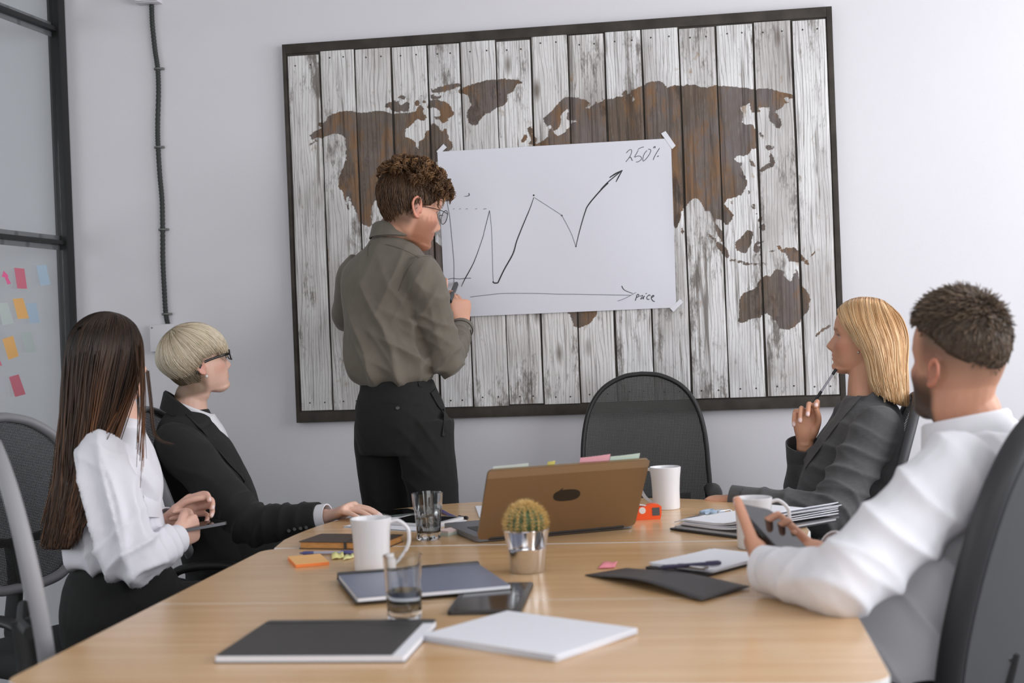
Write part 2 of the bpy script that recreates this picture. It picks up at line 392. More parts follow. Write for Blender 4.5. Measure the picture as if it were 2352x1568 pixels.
LAND = [
 cA((235,1200),(265,1170),(330,1140),(362,1125),(262,1140),(258,1100),(300,1070),(355,1042),(320,1030),(325,1005),(395,995),(390,965),(440,935),(500,915),(545,905),(620,915),(700,925),(735,915),(815,905),(880,910),(930,935),(1000,925),(1075,920),(1120,915),(1140,870),(1170,855),(1190,890),(1175,920),(1215,950),(1195,985),(1160,990),(1140,965),(1100,1010),(1040,1060),(1035,1115),(1090,1140),(1120,1160),(1125,1210),(1145,1215),(1150,1160),(1190,1135),(1205,1075),(1240,1060),(1250,1010),(1290,1010),(1315,1050),(1330,1075),(1370,1050),(1385,1100),(1395,1140),(1425,1165),(1425,1210),(1400,1235),(1350,1290),(1280,1340),(1230,1400),(1180,1480)) + cE((640,420),(660,500),(690,600),(670,620),(640,560),(585,533),(545,525),(500,540),(465,570),(440,650),(445,720),(455,770),(440,787),(420,790),(370,770),(330,740),(320,690),(300,640),(270,580),(235,510),(225,520),(240,580),(260,660),(245,650),(210,590),(200,530),(180,460),(150,450),(150,340),(185,255),(215,190),(205,150)) + cA((553,1310),(550,1240),(552,1180),(545,1130),(520,1100),(470,1095),(430,1100),(380,1120),(330,1150)),
 cA((1465,740),(1500,725),(1540,705),(1600,685),(1680,660),(1760,652),(1830,645),(1900,648),(1950,655),(2010,660),(1990,675),(1960,690),(1930,720),(1925,760),(1880,765),(1870,830),(1840,865),(1790,880),(1730,925),(1690,935),(1650,985),(1620,1030),(1590,1030),(1555,1005),(1540,940),(1545,895),(1580,870),(1565,830),(1555,785),(1510,770),(1475,765)),
 cA((1235,720),(1260,755),(1300,765),(1380,745),(1440,725),(1490,710),(1495,680),(1430,685),(1365,695),(1350,715),(1300,710),(1275,735)),
 cA((1240,780),(1330,780),(1335,800),(1280,810),(1240,800)),
 cA((1215,860),(1240,820),(1300,815),(1350,830),(1400,850),(1415,890),(1440,920),(1430,950),(1395,960),(1390,990),(1350,1015),(1320,980),(1270,975),(1265,955),(1320,950),(1330,930),(1300,890),(1255,880),(1225,890)),
 cA((865,875),(880,845),(940,825),(980,830),(1000,860),(1050,830),(1070,845),(1070,890),(1040,910),(960,915),(925,915),(915,875),(880,885)),
 cA((965,795),(1010,775),(1050,790),(1045,815),(1010,815)), cA((1060,800),(1100,780),(1105,800),(1075,815)), cA((1105,850),(1125,820),(1160,820),(1150,860),(1115,870)),
 cA((1170,840),(1190,815),(1215,820),(1200,845)), cA((1155,785),(1190,775),(1185,795)),
 [(925,570),(930,530),(965,545),(985,543),(1000,553),(1010,562),(1040,575),(1075,600),(1085,640),(1060,690),(1035,730),(1010,770),(990,740),(960,690),(935,620)],
 cA((2035,1050),(2055,1030),(2085,1050),(2085,1090),(2110,1130),(2120,1170),(2060,1190),(2045,1180),(2070,1150),(2050,1110)), cA((1985,1130),(2010,1100),(2040,1105),(2030,1145),(2000,1170),(1985,1160)),
 cA((2170,970),(2200,940),(2260,880),(2300,830)) + cB((40,785),(90,770),(150,770),(190,785),(240,800),(268,825),(250,842),(215,865),(180,900),(130,880),(100,868),(80,868),(60,882),(25,925),(30,985),(0,1040)) + cA((2240,1050),(2230,1020),(2190,1035),(2175,1010)),
 cB((160,965),(155,952),(110,960),(80,955),(75,915),(100,868),(180,840),(215,850),(250,866),(275,845),(300,820),(290,800),(310,795),(320,815),(370,800),(360,775),(385,785),(455,780),(460,765),(520,770),(545,790),(510,740),(540,710),(560,720),(555,750),(570,745),(590,770),(600,810),(612,800),(605,770),(580,730),(590,715),(620,710),(630,695),(680,685),(700,660),(770,645),(810,640),(850,670),(880,695),(930,675),(1000,678),(1060,668),(1110,675),(1150,695),(1200,695),(1235,690),(1240,675),(1330,680),(1420,690),(1500,700),(1580,710),(1620,700),(1700,705),(1760,720),(1800,740),(1860,745),(1880,780),(1850,785),(1810,770),(1805,790),(1840,815),(1800,825),(1790,855),(1760,870),(1720,880),(1750,910),(1780,960),(1775,1030),(1740,1010),(1700,970),(1675,930),(1685,890),(1690,850),(1660,860),(1610,845),(1600,870),(1620,885),(1590,895),(1540,890),(1530,850),(1520,820),(1490,840),(1450,850),(1475,900),(1465,970),(1500,990),(1545,990),(1585,1030),(1585,1100),(1580,1185),(1540,1190),(1530,1220),(1500,1240),(1440,1235),(1400,1265),(1440,1290),(1480,1290),(1450,1320),(1500,1400),(1512,1450),(1490,1510)) + cC((1220,85),(1170,100),(1130,105),(1115,140),(1150,180),(1170,215),(1165,250),(1130,290),(1110,265),(1095,245),(1060,230),(1060,265),(1075,300),(1105,330),(1120,390),(1110,400),(1080,365),(1055,310),(1045,260),(1030,215),(1015,185),(985,190),(970,150),(940,105),(895,110),(865,145),(830,185),(820,230),(810,280),(790,310),(775,290),(740,160),(640,100),(500,-20),(300,-80),(100,-120),(-60,-160)) + [(1222,352),(1205,340)] + cA((2130,1175),(2170,1140),(2215,1110),(2205,1080),(2215,1045),(2230,1050),(2250,1085)) + cB((10,1078),(60,1055),(100,1000),(110,972)),
 cB((1590,1040),(1610,1050),(1640,1075),(1635,1090),(1660,1125),(1645,1125),(1620,1090),(1595,1060)), cB((1655,1140),(1690,1155),(1725,1165),(1720,1190),(1685,1185),(1670,1205),(1658,1180)),
 cB((1680,1210),(1705,1220),(1725,1260),(1730,1310),(1700,1330),(1660,1345),(1640,1360),(1610,1390),(1605,1345),(1650,1310),(1690,1290)), cB((1525,1260),(1560,1280),(1578,1320),(1560,1335),(1535,1310)),
 cC((1272,50),(1285,38),(1293,62),(1283,85),(1272,75)), cC((1150,125),(1170,118),(1176,138),(1155,145)),
 cC((1295,140),(1315,140),(1320,170),(1310,190),(1340,210),(1330,215),(1300,195),(1293,165)), cC((1340,290),(1385,265),(1390,300),(1375,325),(1350,315)), cC((1335,240),(1365,225),(1370,260),(1345,265)),
 cC((1185,390),(1215,375),(1240,340),(1275,312),(1305,330),(1295,365),(1300,400),(1275,440),(1270,470),(1230,465),(1195,450),(1185,415)),
 cC((1000,335),(1030,345),(1060,375),(1100,410),(1140,450),(1150,490),(1135,505),(1105,480),(1070,430),(1040,385),(1010,355)),
 cC((1310,410),(1330,393),(1380,383),(1375,402),(1335,412),(1335,425),(1360,423),(1350,447),(1362,482),(1345,487),(1335,462),(1328,497),(1315,492),(1320,450),(1308,440)),
 cC((1145,506),(1200,513),(1260,531),(1300,536),(1400,532),(1400,547),(1300,553),(1240,543),(1150,522)),
 cC((1455,415),(1490,415),(1495,445),(1520,430),(1570,430),(1620,455),(1640,490),(1670,520),(1695,550),(1665,545),(1625,520),(1600,535),(1570,525),(1540,530),(1545,500),(1510,465),(1480,455)),
 cC((1210,930),(1215,880),(1210,810),(1225,745),(1260,725),(1300,710),(1330,690),(1345,655),(1385,615),(1420,625),(1440,595),(1460,575),(1515,585),(1510,620),(1540,645),(1560,660),(1575,610),(1590,560),(1610,610),(1625,680),(1660,710),(1690,770),(1680,840),(1640,890),(1600,950),(1545,980),(1480,970),(1460,920),(1440,920),(1430,890),(1395,870),(1340,900),(1280,915),(1225,938)),
 cC((1715,1020),(1735,1000),(1770,970),(1810,950),(1830,930),(1840,937),(1810,965),(1770,990),(1725,1025)), cC((820,295),(835,295),(848,325),(840,345),(825,335)),
 cC((70,862),(90,890),(100,930),(110,960),(150,968),(190,950),(225,930),(255,890),(270,855),(290,760),(250,640),(120,620),(50,760)),
 cC((1680,485),(1705,470),(1718,450),(1708,440),(1722,448),(1715,478),(1690,492)), cC((1400,455),(1445,452),(1445,462),(1402,464))]
LANDW = [np.array([on_y(x, y, PIC_Y)[[0, 2]] for x, y in P]) for P in LAND]
def land_sd(Q):
    best = np.full(len(Q), -1.0)
    for P in LANDW:
        lo, hi = P.min(0)-0.03, P.max(0)+0.03
        ix = np.where(((Q >= lo) & (Q <= hi)).all(1))[0]
        if len(ix) == 0: continue
        q = Q[ix]; d = np.full(len(q), 9.0); ins = np.zeros(len(q), bool)
        for a, b in zip(P, np.roll(P, -1, 0)):
            ab = b-a; t = np.clip(((q-a)@ab)/max(ab@ab, 1e-12), 0, 1); d = np.minimum(d, np.hypot(*(q-(a+t[:, None]*ab)).T))
            c = (a[1] > q[:, 1]) != (b[1] > q[:, 1])
            with np.errstate(divide='ignore', invalid='ignore'):
                xi = (b[0]-a[0])*(q[:, 1]-a[1])/(b[1]-a[1]) + a[0]
            ins ^= c & (q[:, 0] < xi)
        best[ix] = np.maximum(best[ix], np.where(ins, d, -d))
    return best
# weathered plank material: grain, stains and knots on the wood, and the brown map print where 'land' is positive
m_plank = bpy.data.materials.new('weathered_plank'); m_plank.use_nodes = True
nt, N, L = nodes_of(m_plank); B = N['Principled BSDF']; B.inputs['Roughness'].default_value = 0.8
def nnoise(vec, scale, detail=4, rough=0.6, dist=0.0):
    n = N.new('ShaderNodeTexNoise'); n.inputs['Scale'].default_value = scale; n.inputs['Detail'].default_value = detail; n.inputs['Roughness'].default_value = rough; n.inputs['Distortion'].default_value = dist
    L.new(vec, n.inputs['Vector']); return n.outputs['Fac']
def nmap(sock, a, b, c=0.0, d=1.0):
    m = N.new('ShaderNodeMapRange'); m.inputs[1].default_value = a; m.inputs[2].default_value = b; m.inputs[3].default_value = c; m.inputs[4].default_value = d; L.new(sock, m.inputs[0]); return m.outputs[0]
def nmix(f, a, b, bl='MIX'):
    m = N.new('ShaderNodeMix'); m.data_type = 'RGBA'; m.blend_type = bl
    for s, v in ((0, f), (6, a), (7, b)):
        if hasattr(v, 'is_linked'): L.new(v, m.inputs[s])
        else: m.inputs[s].default_value = v
    return m.outputs[2]
def nmath(op, a, b):
    m = N.new('ShaderNodeMath'); m.operation = op
    for s, v in ((0, a), (1, b)):
        if hasattr(v, 'is_linked'): L.new(v, m.inputs[s])
        else: m.inputs[s].default_value = v
    return m.outputs[0]
tc = N.new('ShaderNodeTexCoord'); oi = N.new('ShaderNodeObjectInfo')
off = N.new('ShaderNodeCombineXYZ'); L.new(nmath('MULTIPLY', oi.outputs['Random'], 37.0), off.inputs[2]); L.new(nmath('MULTIPLY', oi.outputs['Random'], 91.0), off.inputs[1])
va = N.new('ShaderNodeVectorMath'); va.operation = 'ADD'; L.new(tc.outputs['Object'], va.inputs[0]); L.new(off.outputs[0], va.inputs[1])
def mapped(sx, sy, sz):
    m = N.new('ShaderNodeMapping'); m.inputs['Scale'].default_value = (sx, sy, sz); L.new(va.outputs[0], m.inputs['Vector']); return m.outputs[0]
grain = nnoise(mapped(150, 1, 3.2), 1.0, 5, 0.65, 0.6); streak = nnoise(mapped(34, 1, 1.4), 1.0, 4, 0.6, 1.2); patch = nnoise(mapped(5, 1, 2.2), 1.0, 3, 0.55); fine = nnoise(mapped(420, 1, 22), 1.0, 3)
wv = N.new('ShaderNodeTexWave'); wv.wave_type = 'BANDS'; wv.bands_direction = 'X'; wv.inputs['Scale'].default_value = 9.0; wv.inputs['Distortion'].default_value = 14.0; wv.inputs['Detail'].default_value = 2.0; wv.inputs['Detail Scale'].default_value = 0.55
L.new(mapped(3.2, 1, 0.55), wv.inputs['Vector'])
wood = nmix(nmap(patch, 0.42, 0.68), rgb(236, 235, 235), rgb(184, 180, 178))
wood = nmix(nmap(oi.outputs['Random'], 0, 1, 0.0, 0.30), wood, rgb(206, 199, 192))
wood = nmix(nmap(grain, 0.54, 0.66, 0, 0.70), wood, rgb(120, 113, 107))
wood = nmix(nmap(streak, 0.61, 0.70, 0, 0.80), wood, rgb(92, 82, 74))
wood = nmix(nmap(wv.outputs['Fac'], 0.86, 0.99, 0, 0.50), wood, rgb(122, 114, 106))
wood = nmix(nmap(nnoise(mapped(16, 1, 9), 1.0, 4), 0.66, 0.72, 0, 0.65), wood, rgb(156, 130, 98))
wood = nmix(nmap(nnoise(mapped(9, 1, 2.6), 1.0, 6, 0.78), 0.54, 0.63, 0, 0.85), wood, rgb(102, 94, 86))
wood = nmix(nmap(fine, 0.60, 0.70, 0, 0.45), wood, rgb(98, 93, 88))
knot = N.new('ShaderNodeTexVoronoi'); knot.inputs['Scale'].default_value = 1.0; L.new(mapped(9, 1, 3.4), knot.inputs['Vector'])
wood = nmix(nmap(knot.outputs['Distance'], 0.05, 0.16, 0.8, 0.0), wood, rgb(96, 82, 68))
at = N.new('ShaderNodeAttribute'); at.attribute_name = 'land'
jag = nmath('MULTIPLY', nmath('SUBTRACT', nnoise(mapped(70, 1, 70), 1.0, 5, 0.7), 0.5), 0.020)
mask = nmap(nmath('ADD', at.outputs['Fac'], jag), -0.0004, 0.0010)
brown = nmix(nmap(nnoise(mapped(7, 1, 5), 1.0, 4), 0.40, 0.62), rgb(104, 90, 78), rgb(116, 108, 106))
brown = nmix(nmap(nnoise(mapped(14, 1, 5), 1.0, 6, 0.7), 0.48, 0.60, 0, 0.85), brown, rgb(132, 98, 66))
brown = nmix(nmap(nnoise(mapped(10, 1, 4), 1.0, 6, 0.75), 0.56, 0.64, 0, 0.7), brown, rgb(58, 48, 42))
brown = nmix(nmap(fine, 0.58, 0.70, 0, 0.5), brown, rgb(150, 138, 126))
brown = nmix(nmap(grain, 0.50, 0.64, 0, 0.65), brown, rgb(66, 56, 50))
brown = nmix(nmap(streak, 0.55, 0.75, 0, 0.85), brown, rgb(44, 37, 33))
L.new(nmix(mask, wood, brown), B.inputs['Base Color'])
bp = N.new('ShaderNodeBump'); bp.inputs['Distance'].default_value = 0.0008; bp.inputs['Strength'].default_value = 0.6; L.new(grain, bp.inputs['Height']); L.new(bp.outputs[0], B.inputs['Normal'])
gaps_px = [732.6, 812.6, 895.9, 979.5, 1054.7, 1136.7, 1217.5, 1301.7, 1386.4, 1471.4, 1557.0, 1642.8, 1729.0, 1817.0]
gx = [X0+bw['l']+0.004] + [on_y(p, 88-(p-732)*0.042, PIC_Y)[0] for p in gaps_px] + [X1-bw['r']-0.001]
rnd = random.Random(5); nail_mb = MB()
m_nail = mat('nail_steel', rgb(70, 66, 62), 0.5, metal=0.6)
for k in range(15):
    a, b = gx[k]+rnd.uniform(0.002, 0.0042), gx[k+1]-rnd.uniform(0.002, 0.0042)
    c, d = Z0+bw['b']+rnd.uniform(0.001, 0.007), Z1-bw['t']-rnd.uniform(0.0, 0.010)
    nx, nzz = max(4, int((b-a)/0.0075)), int((d-c)/0.0075)
    xs, zs = np.linspace(a, b, nx+1), np.linspace(c, d, nzz+1)
    ph, am = rnd.uniform(0, 6), rnd.uniform(0.0004, 0.0012); yf = PIC_Y - rnd.uniform(0.0, 0.0025)
    V = []
    for z in zs:
        wob = am*math.sin(z*9+ph)
        for i, x in enumerate(xs):
            e = min(i, nx-i); V.append((x+wob, yf + (0.0014 if e == 0 else 0.0), z))
    Fq = [(j*(nx+1)+i, j*(nx+1)+i+1, (j+1)*(nx+1)+i+1, (j+1)*(nx+1)+i) for j in range(nzz) for i in range(nx)]
    n0 = len(V); rim = [i for i in range(nx+1)] + [(j)*(nx+1)+nx for j in range(1, nzz+1)] + [nzz*(nx+1)+i for i in range(nx-1, -1, -1)] + [j*(nx+1) for j in range(nzz-1, 0, -1)]
    V += [(V[i][0], PIC_Y+0.009, V[i][2]) for i in rim]; q = len(rim)
    Fq += [(rim[i], n0+i, n0+(i+1) % q, rim[(i+1) % q]) for i in range(q)]
    o = link_mesh('plank', V, Fq, m_plank, None, False); keep_world(o, panel)
    att = o.data.attributes.new('land', 'FLOAT', 'POINT'); att.data.foreach_set('value', land_sd(np.array(V)[:, [0, 2]]).astype(np.float32))
    for zz in (c+rnd.uniform(.022, .032), d-rnd.uniform(.022, .035)):
        for s in (0.27, 0.73): nail_mb.lathe([(0.0028, -0.002), (0.0028, .0008), (0, .0012)], 8, (a+(b-a)*(s+rnd.uniform(-.05, .05)), yf, zz), (0, -1, 0))
nl = nail_mb.build('nail_heads', m_nail, None); keep_world(nl, panel); nl['kind'] = 'stuff'
# ================================================================ chart paper taped on the panel
m_paper = mat('chart_paper', rgb(226, 226, 234), 0.6)
m_ink = mat('marker_ink', rgb(40, 42, 46), 0.6)
m_ink2 = mat('thin_ink', rgb(110, 112, 120), 0.6)
m_tape2 = mat('masking_tape', rgb(230, 230, 236), 0.45)
SH_Y = PIC_Y - 0.0075
cor = [on_y(x, y, SH_Y)[[0, 2]] for x, y in ((1023, 729), (1553.5, 706), (1541, 317.5), (1004.5, 348.5))]
def bulge(x, z):
    u, v = (x-cor[0][0])/(cor[1][0]-cor[0][0]), (z-cor[0][1])/(cor[3][1]-cor[0][1])
    return SH_Y - 0.0045*math.sin(u*math.pi)*math.sin(v*math.pi)**0.5*0.8 - 0.003*max(0, 1-v*2.2)*(0.4+0.6*math.sin(u*5.0)) - 0.002*math.sin(u*9+v*3)*math.sin(v*math.pi) if 0 <= u <= 1 and 0 <= v <= 1 else SH_Y
chart = thing('flip_chart_sheet', 'white paper sheet with a hand-drawn line graph taped over the map', 'paper', ((cor[0][0]+cor[1][0])/2, SH_Y, cor[0][1]))
V, Fq = [], []; nu, nv = 40, 28
for j in range(nv+1):
    for i in range(nu+1):
        u, v = i/nu, j/nv; p = (cor[0]*(1-u)+cor[1]*u)*(1-v) + (cor[3]*(1-u)+cor[2]*u)*v; V.append((p[0], bulge(*p), p[1]))
for j in range(nv):
    for i in range(nu): a = j*(nu+1)+i; Fq.append((a, a+1, a+nu+2, a+nu+1))
k = len(V); V2 = [(x, y+0.0004, z) for x, y, z in V]; F2 = [tuple(i+k for i in q[::-1]) for q in Fq]
keep_world(link_mesh('sheet', V+V2, Fq+F2, m_paper), chart)
def stroke(mb, pts, w, sm=5):
    P = smooth_path([on_y(x, y, SH_Y) for x, y in pts], sm) if len(pts) > 2 else np.array([on_y(x, y, SH_Y) for x, y in pts])
    wv_ = np.interp(np.linspace(0, 1, len(P)), np.linspace(0, 1, 2 if np.isscalar(w) else len(w)), [w, w] if np.isscalar(w) else w)/950.0
    P = np.array([(p[0], bulge(p[0], p[2])-0.0005, p[2]) for p in P])
    T = np.gradient(P, axis=0); V = []
    for p, t, ww in zip(P, T, wv_):
        s = unit(np.array([-t[2], 0, t[0]]))*ww/2; V += [p+s, p-s]
    mb.add(V, [(2*i, 2*i+1, 2*i+3, 2*i+2) for i in range(len(P)-1)])
def cD(*p): return [(640+x*.37, 420+y*.37) for x, y in p]
def z3(*p): return [(1400+x*.06803, 320+y*.06803) for x, y in p]
def z4(*p): return [(1380+x*.06803, 640+y*.06803) for x, y in p]
thin, bold, wr, wr2 = MB(), MB(), MB(), MB()
stroke(thin, [(1025,450),(1030,480),(1034,505),(1040,568),(1043,605),(1043,652)], 2.0)
for a, b in ((1041,1044),(1055,1058.5),(1070,1074.5),(1091.5,1096),(1110,1117.5)): stroke(thin, [(a, 480.3), (b, 479.3)], 1.8)
stroke(bold, cE((1280,513),(1310,510),(1325,503),(1320,485)), [1.5, 3])
stroke(bold, cE((1255,1325),(1285,1260),(1370,1100),(1445,890),(1460,830),(1508,640)), [1.6, 3.4, 2, 1.8, 2])
stroke(thin, cE((1508,640),(1525,800),(1533,1000),(1538,1200),(1545,1290)), 1.7)
stroke(bold, cD((1330,612),(1340,621),(1362,621)), 4.2); stroke(bold, cD((1362,621),(1400,540),(1455,440),(1478,362),(1510,280),(1535,220),(1560,160),(1585,90)), [4, 4.2, 3.6, 3, 2])
stroke(bold, cD((1580,80),(1588,74)), 5); stroke(thin, cD((1590,92),(1680,150),(1760,202)), 1.6); stroke(bold, cD((1754,200),(1763,205)), 4.5)
stroke(thin, cC((30,215),(60,270),(95,340),(125,425)), 1.6); stroke(bold, cC((121,424),(129,426)), 3.5)
stroke(bold, cC((125,425),(150,320),(185,200),(210,145),(290,50),(340,0)) + cB((345,1510),(400,1450),(505,1362)), [2.2, 3, 4, 4.2, 3.6, 3])
stroke(bold, [(1429.6,391),(1414,399),(1400,408)], [2.5, 5, 3]); stroke(bold, [(1429.6,391),(1421,406),(1415,418)], [2.5, 4, 2.4])
stroke(thin, cD((1190,708),(1300,695),(1400,686),(1600,686),(1730,690)) + cC((100,742),(250,745),(490,749)), 1.9)
stroke(wr, z4((705,240),(760,340),(850,410),(1075,495)), [3, 1.8]); stroke(thin, z4((565,750),(700,710),(900,620),(1190,462)), 1.7)
stroke(bold, cD((1045,600),(1080,592),(1120,596),(1160,592),(1195,591)), 1.8)
for q, w in (([(1165,740),(1205,610),(1220,550),(1260,525),(1285,555),(1270,600),(1215,630)], 2.6), ([(1310,600),(1360,575),(1420,560),(1375,635),(1345,690),(1400,655),(1480,580),(1435,655),(1430,685),(1460,662)], 2.0), ([(1515,510),(1555,490)], 2.4),
             ([(1670,580),(1640,540),(1580,590),(1550,640),(1570,690),(1620,695),(1640,685)], 2.5), ([(1720,630),(1760,610),(1795,580),(1770,560),(1725,590),(1705,650),(1730,710),(1770,750),(1820,770)], 2.7)): stroke(wr, z4(*q), w)
for q, w in (([(565,465),(630,390),(700,345),(745,360),(745,440),(700,560),(650,640),(550,760)], 1.8), ([(650,625),(700,605),(740,640),(760,700),(785,715)], 2.2), ([(960,340),(1050,285),(1160,255)], 1.8), ([(970,370),(905,490),(845,595),(920,575),(1000,560),(1070,600),(1080,660),(1040,710),(960,760),(895,765)], 1.8),
             ([(1265,375),(1180,480),(1130,620),(1125,710),(1160,725),(1250,640),(1350,500),(1395,390),(1370,335),(1305,330)], 1.9), ([(1690,295),(1580,470),(1510,600),(1475,695)], 2.0), ([(1480,295),(1510,250),(1545,250),(1530,300)], 2.2), ([(1610,585),(1660,555)], 2.6)): stroke(wr2, z3(*q), w)
keep_world(thin.build('thin_graph_lines', m_ink2, None, False), chart); keep_world(bold.build('bold_graph_lines', m_ink, None, False), chart)
keep_world(wr.build('word_lettering', mat('writing_ink', rgb(58, 60, 66), 0.6), None, False), chart); keep_world(wr2.build('percent_lettering', mat('writing_ink', rgb(58, 60, 66), 0.6), None, False), chart)
for q in ([(1018.6,330.5),(1002.5,348),(1009,354.4),(1026.5,338.4)], [(1528.7,300.9),(1518.4,306.5),(1543.8,342.4),(1552,334.4)], [(1562.5,685.9),(1538.8,708),(1547,716),(1569,694)], [(1012,715),(1036,738),(1044,731),(1020,708)]):
    P = [on_y(x, y, SH_Y) for x, y in q]; A = [np.array((p[0], bulge(p[0], p[2])-0.0009, p[2])) for p in P]; Bq = [p+np.array([0, .0005, 0]) for p in A]
    keep_world(link_mesh('tape', A+Bq, [(0, 1, 2, 3), (7, 6, 5, 4)]+[(i, i+4, (i+1) % 4+4, (i+1) % 4) for i in range(4)], m_tape2, None, False), chart)
# ================================================================ tables
TT = 0.74
m_wood = bpy.data.materials.new('beech_laminate'); m_wood.use_nodes = True
nt, N, L = nodes_of(m_wood); B = N['Principled BSDF']; B.inputs['Roughness'].default_value = 0.22; B.inputs['Specular IOR Level'].default_value = 0.5
tc = N.new('ShaderNodeTexCoord'); va = N.new('ShaderNodeVectorMath'); va.operation = 'ADD'; L.new(tc.outputs['Object'], va.inputs[0]); va.inputs[1].default_value = (3, 7, 1)
w1 = nnoise(mapped(1.6, 26, 1), 1.0, 4, 0.55, 0.5); w2 = nnoise(mapped(6, 160, 1), 1.0, 3, 0.6); w3 = nnoise(mapped(1.0, 3.2, 1), 1.0, 2)
c = nmix(nmap(w1, 0.35, 0.68), rgb(222, 184, 140), rgb(208, 165, 116)); c = nmix(nmap(w2, 0.5, 0.75, 0, 0.35), c, rgb(188, 142, 94)); c = nmix(nmap(w3, 0.4, 0.65, 0, 0.4), c, rgb(222, 186, 142))
L.new(c, B.inputs['Base Color'])
m_edge = mat('pale_edge_band', rgb(216, 214, 212), 0.35)
m_leg = mat('grey_steel', rgb(150, 150, 152), 0.35, metal=0.6)
TX0, TX1, TY0, TYM, TYJ = -1.035, 0.240, 1.838, 2.428, 3.078
def slab(name, outline, z0, z1, parent, edge=0.0035):
    """wood top face with a pale band round its rim"""
    mb = MB(); n = len(outline)
    c2 = np.mean(outline, 0); inn = []
    for i in range(n):
        p = np.array(outline[i]); a, b = np.array(outline[i-1]), np.array(outline[(i+1) % n]); t = unit(b-a); nn = np.array([-t[1], t[0]]); inn.append(p+nn*edge)
    V = [(p[0], p[1], z) for z, L_ in ((z0, outline), (z1-edge, outline), (z1, inn)) for p in L_]
    F = [tuple(range(n-1, -1, -1))]; 
    for r in range(2): F += [(r*n+i, r*n+(i+1) % n, (r+1)*n+(i+1) % n, (r+1)*n+i) for i in range(n)]
    o = link_mesh('edge_band', V, F, m_edge, parent, False)
    t = link_mesh('tabletop', [(p[0], p[1], z1) for p in inn], [tuple(range(n))], m_wood, parent, False)
    return t
def table_leg(parent, x, y):
    mb = MB(); mb.tube([(x, y, 0.02), (x, y, TT-0.024)], 0.025, 16); mb.lathe([(0.036, 0), (0.036, .008), (0.026, .02)], 16, (x, y, 0.0)); mb.lathe([(0.05, TT-.030), (0.05, TT-.0245)], 16, (x, y, 0)); mb.build('leg', m_leg, parent)
tab = thing('conference_table', 'rectangular beech conference table with pale rounded edges, holding the cactus', 'table', ((TX0+TX1)/2, 2.45, 0))
def loc(pts): return [(x-(TX0+TX1)/2, y-2.45) for x, y in pts]
def corner(cx, cy, r, a0, k=6): return [(cx+r*math.cos(R(a0+90*i/k)), cy+r*math.sin(R(a0+90*i/k))) for i in range(k+1)]
rr_ = 0.055
slab('t', loc(corner(TX0+rr_, TY0+rr_, rr_, 180)+corner(TX1-rr_, TY0+rr_, rr_, 270)+[(TX1, TYM-.0003), (TX0, TYM-.0003)]), TT-0.025, TT, tab, 0.0010)
slab('t', loc([(TX0, TYM+.0003), (TX1, TYM+.0003)]+corner(TX1-rr_, TYJ-.002-rr_, rr_, 0)+corner(TX0+rr_, TYJ-.002-rr_, rr_, 90)), TT-0.025, TT, tab, 0.0010)
for x in (TX0+.12, TX1-.12):
    for y in (TY0+.12, TYJ-.12): table_leg(tab, x-(TX0+TX1)/2, y-2.45)
mb = MB(); mb.box((0, 0.05, TT-0.065), (1.0, 0.02, 0.08)); mb.box((-.5, 0, TT-.065), (.02, 0.9, .08)); mb.box((.5, 0, TT-.065), (.02, 0.9, .08)); mb.build('apron', m_leg, tab, False)
tab2 = thing('half_round_table', 'beech table with a rounded far end, joined on and holding the laptop', 'table', ((TX0+TX1)/2, 3.4, 0))
cx, hw, dep = (TX0+TX1)/2, (TX1-TX0)/2, 0.822
out = [(-hw+0.02, TYJ+.001-3.4), (hw-0.02, TYJ+.001-3.4)]
for i in range(1, 48):
    t = math.pi*i/48; c_, s_ = math.cos(t), math.sin(t)
    out.append((hw*math.copysign(abs(c_)**(2/2.9), c_), TYJ-3.4+0.008+dep*abs(s_)**(2/2.9)))
slab('t', out, TT-0.025, TT+0.0002, tab2, 0.003)
for x, y in ((-.42, -.22), (.42, -.22), (0, .32)): table_leg(tab2, x, y)
# ================================================================ people: shared builders
rng = np.random.default_rng(11)
def snoise(P, scale, seed=0, n=7):
    r = np.random.default_rng(seed); K = r.normal(size=(n, 3)); K /= np.linalg.norm(K, axis=1)[:, None]; K *= r.uniform(0.6, 1.7, n)[:, None]
    ph = r.uniform(0, 6.28, n); Q = P*scale; Wp = Q + 0.6*np.sin(Q[:, [1, 2, 0]]*1.3+ph[:3])
    return np.sin(Wp@K.T*2*math.pi/1.0+ph).sum(1)/math.sqrt(n)
def wrinkle(V, Nn, folds=(), amp=0.0, scale=6.0, seed=1):
    h = np.zeros(len(V))
    if amp: h += amp*snoise(V, scale, seed) + 0.35*amp*snoise(V, scale*2.7, seed+5)
    for c, d, wl, a, rad in folds:
        c = np.asarray(c); d = unit(d); q = V-c
        ph = (q@d)/wl*2*math.pi + 1.7*snoise(V, 0.13/wl, seed+9)
        ridge = (1-np.abs(np.sin(ph/2)))**1.6 - 0.35
        h += a*ridge*np.exp(-(q*q).sum(1)/(rad*rad))
    return V + Nn*h[:, None]
def frame_of(psi):
    f = np.array([math.sin(psi), math.cos(psi), 0]); r = np.array([math.cos(psi), -math.sin(psi), 0]); return r, f
def hf(psi, pitch=0.0, roll=0.0):
    """head axes: right, forward, up; pitch > 0 looks up, roll > 0 leans to the person's right"""
    r, f = frame_of(psi); u = np.array([0, 0, 1.0])
    f2 = f*math.cos(pitch)+u*math.sin(pitch); u2 = -f*math.sin(pitch)+u*math.cos(pitch)
    r3 = r*math.cos(roll)-u2*math.sin(roll); u3 = r*math.sin(roll)+u2*math.cos(roll)
    return np.stack([r3, f2, u3], 1)
HEADZ = np.array([-.118, -.112, -.100, -.080, -.060, -.040, -.020, 0, .020, .045, .070, .090, .105, .114, .118])
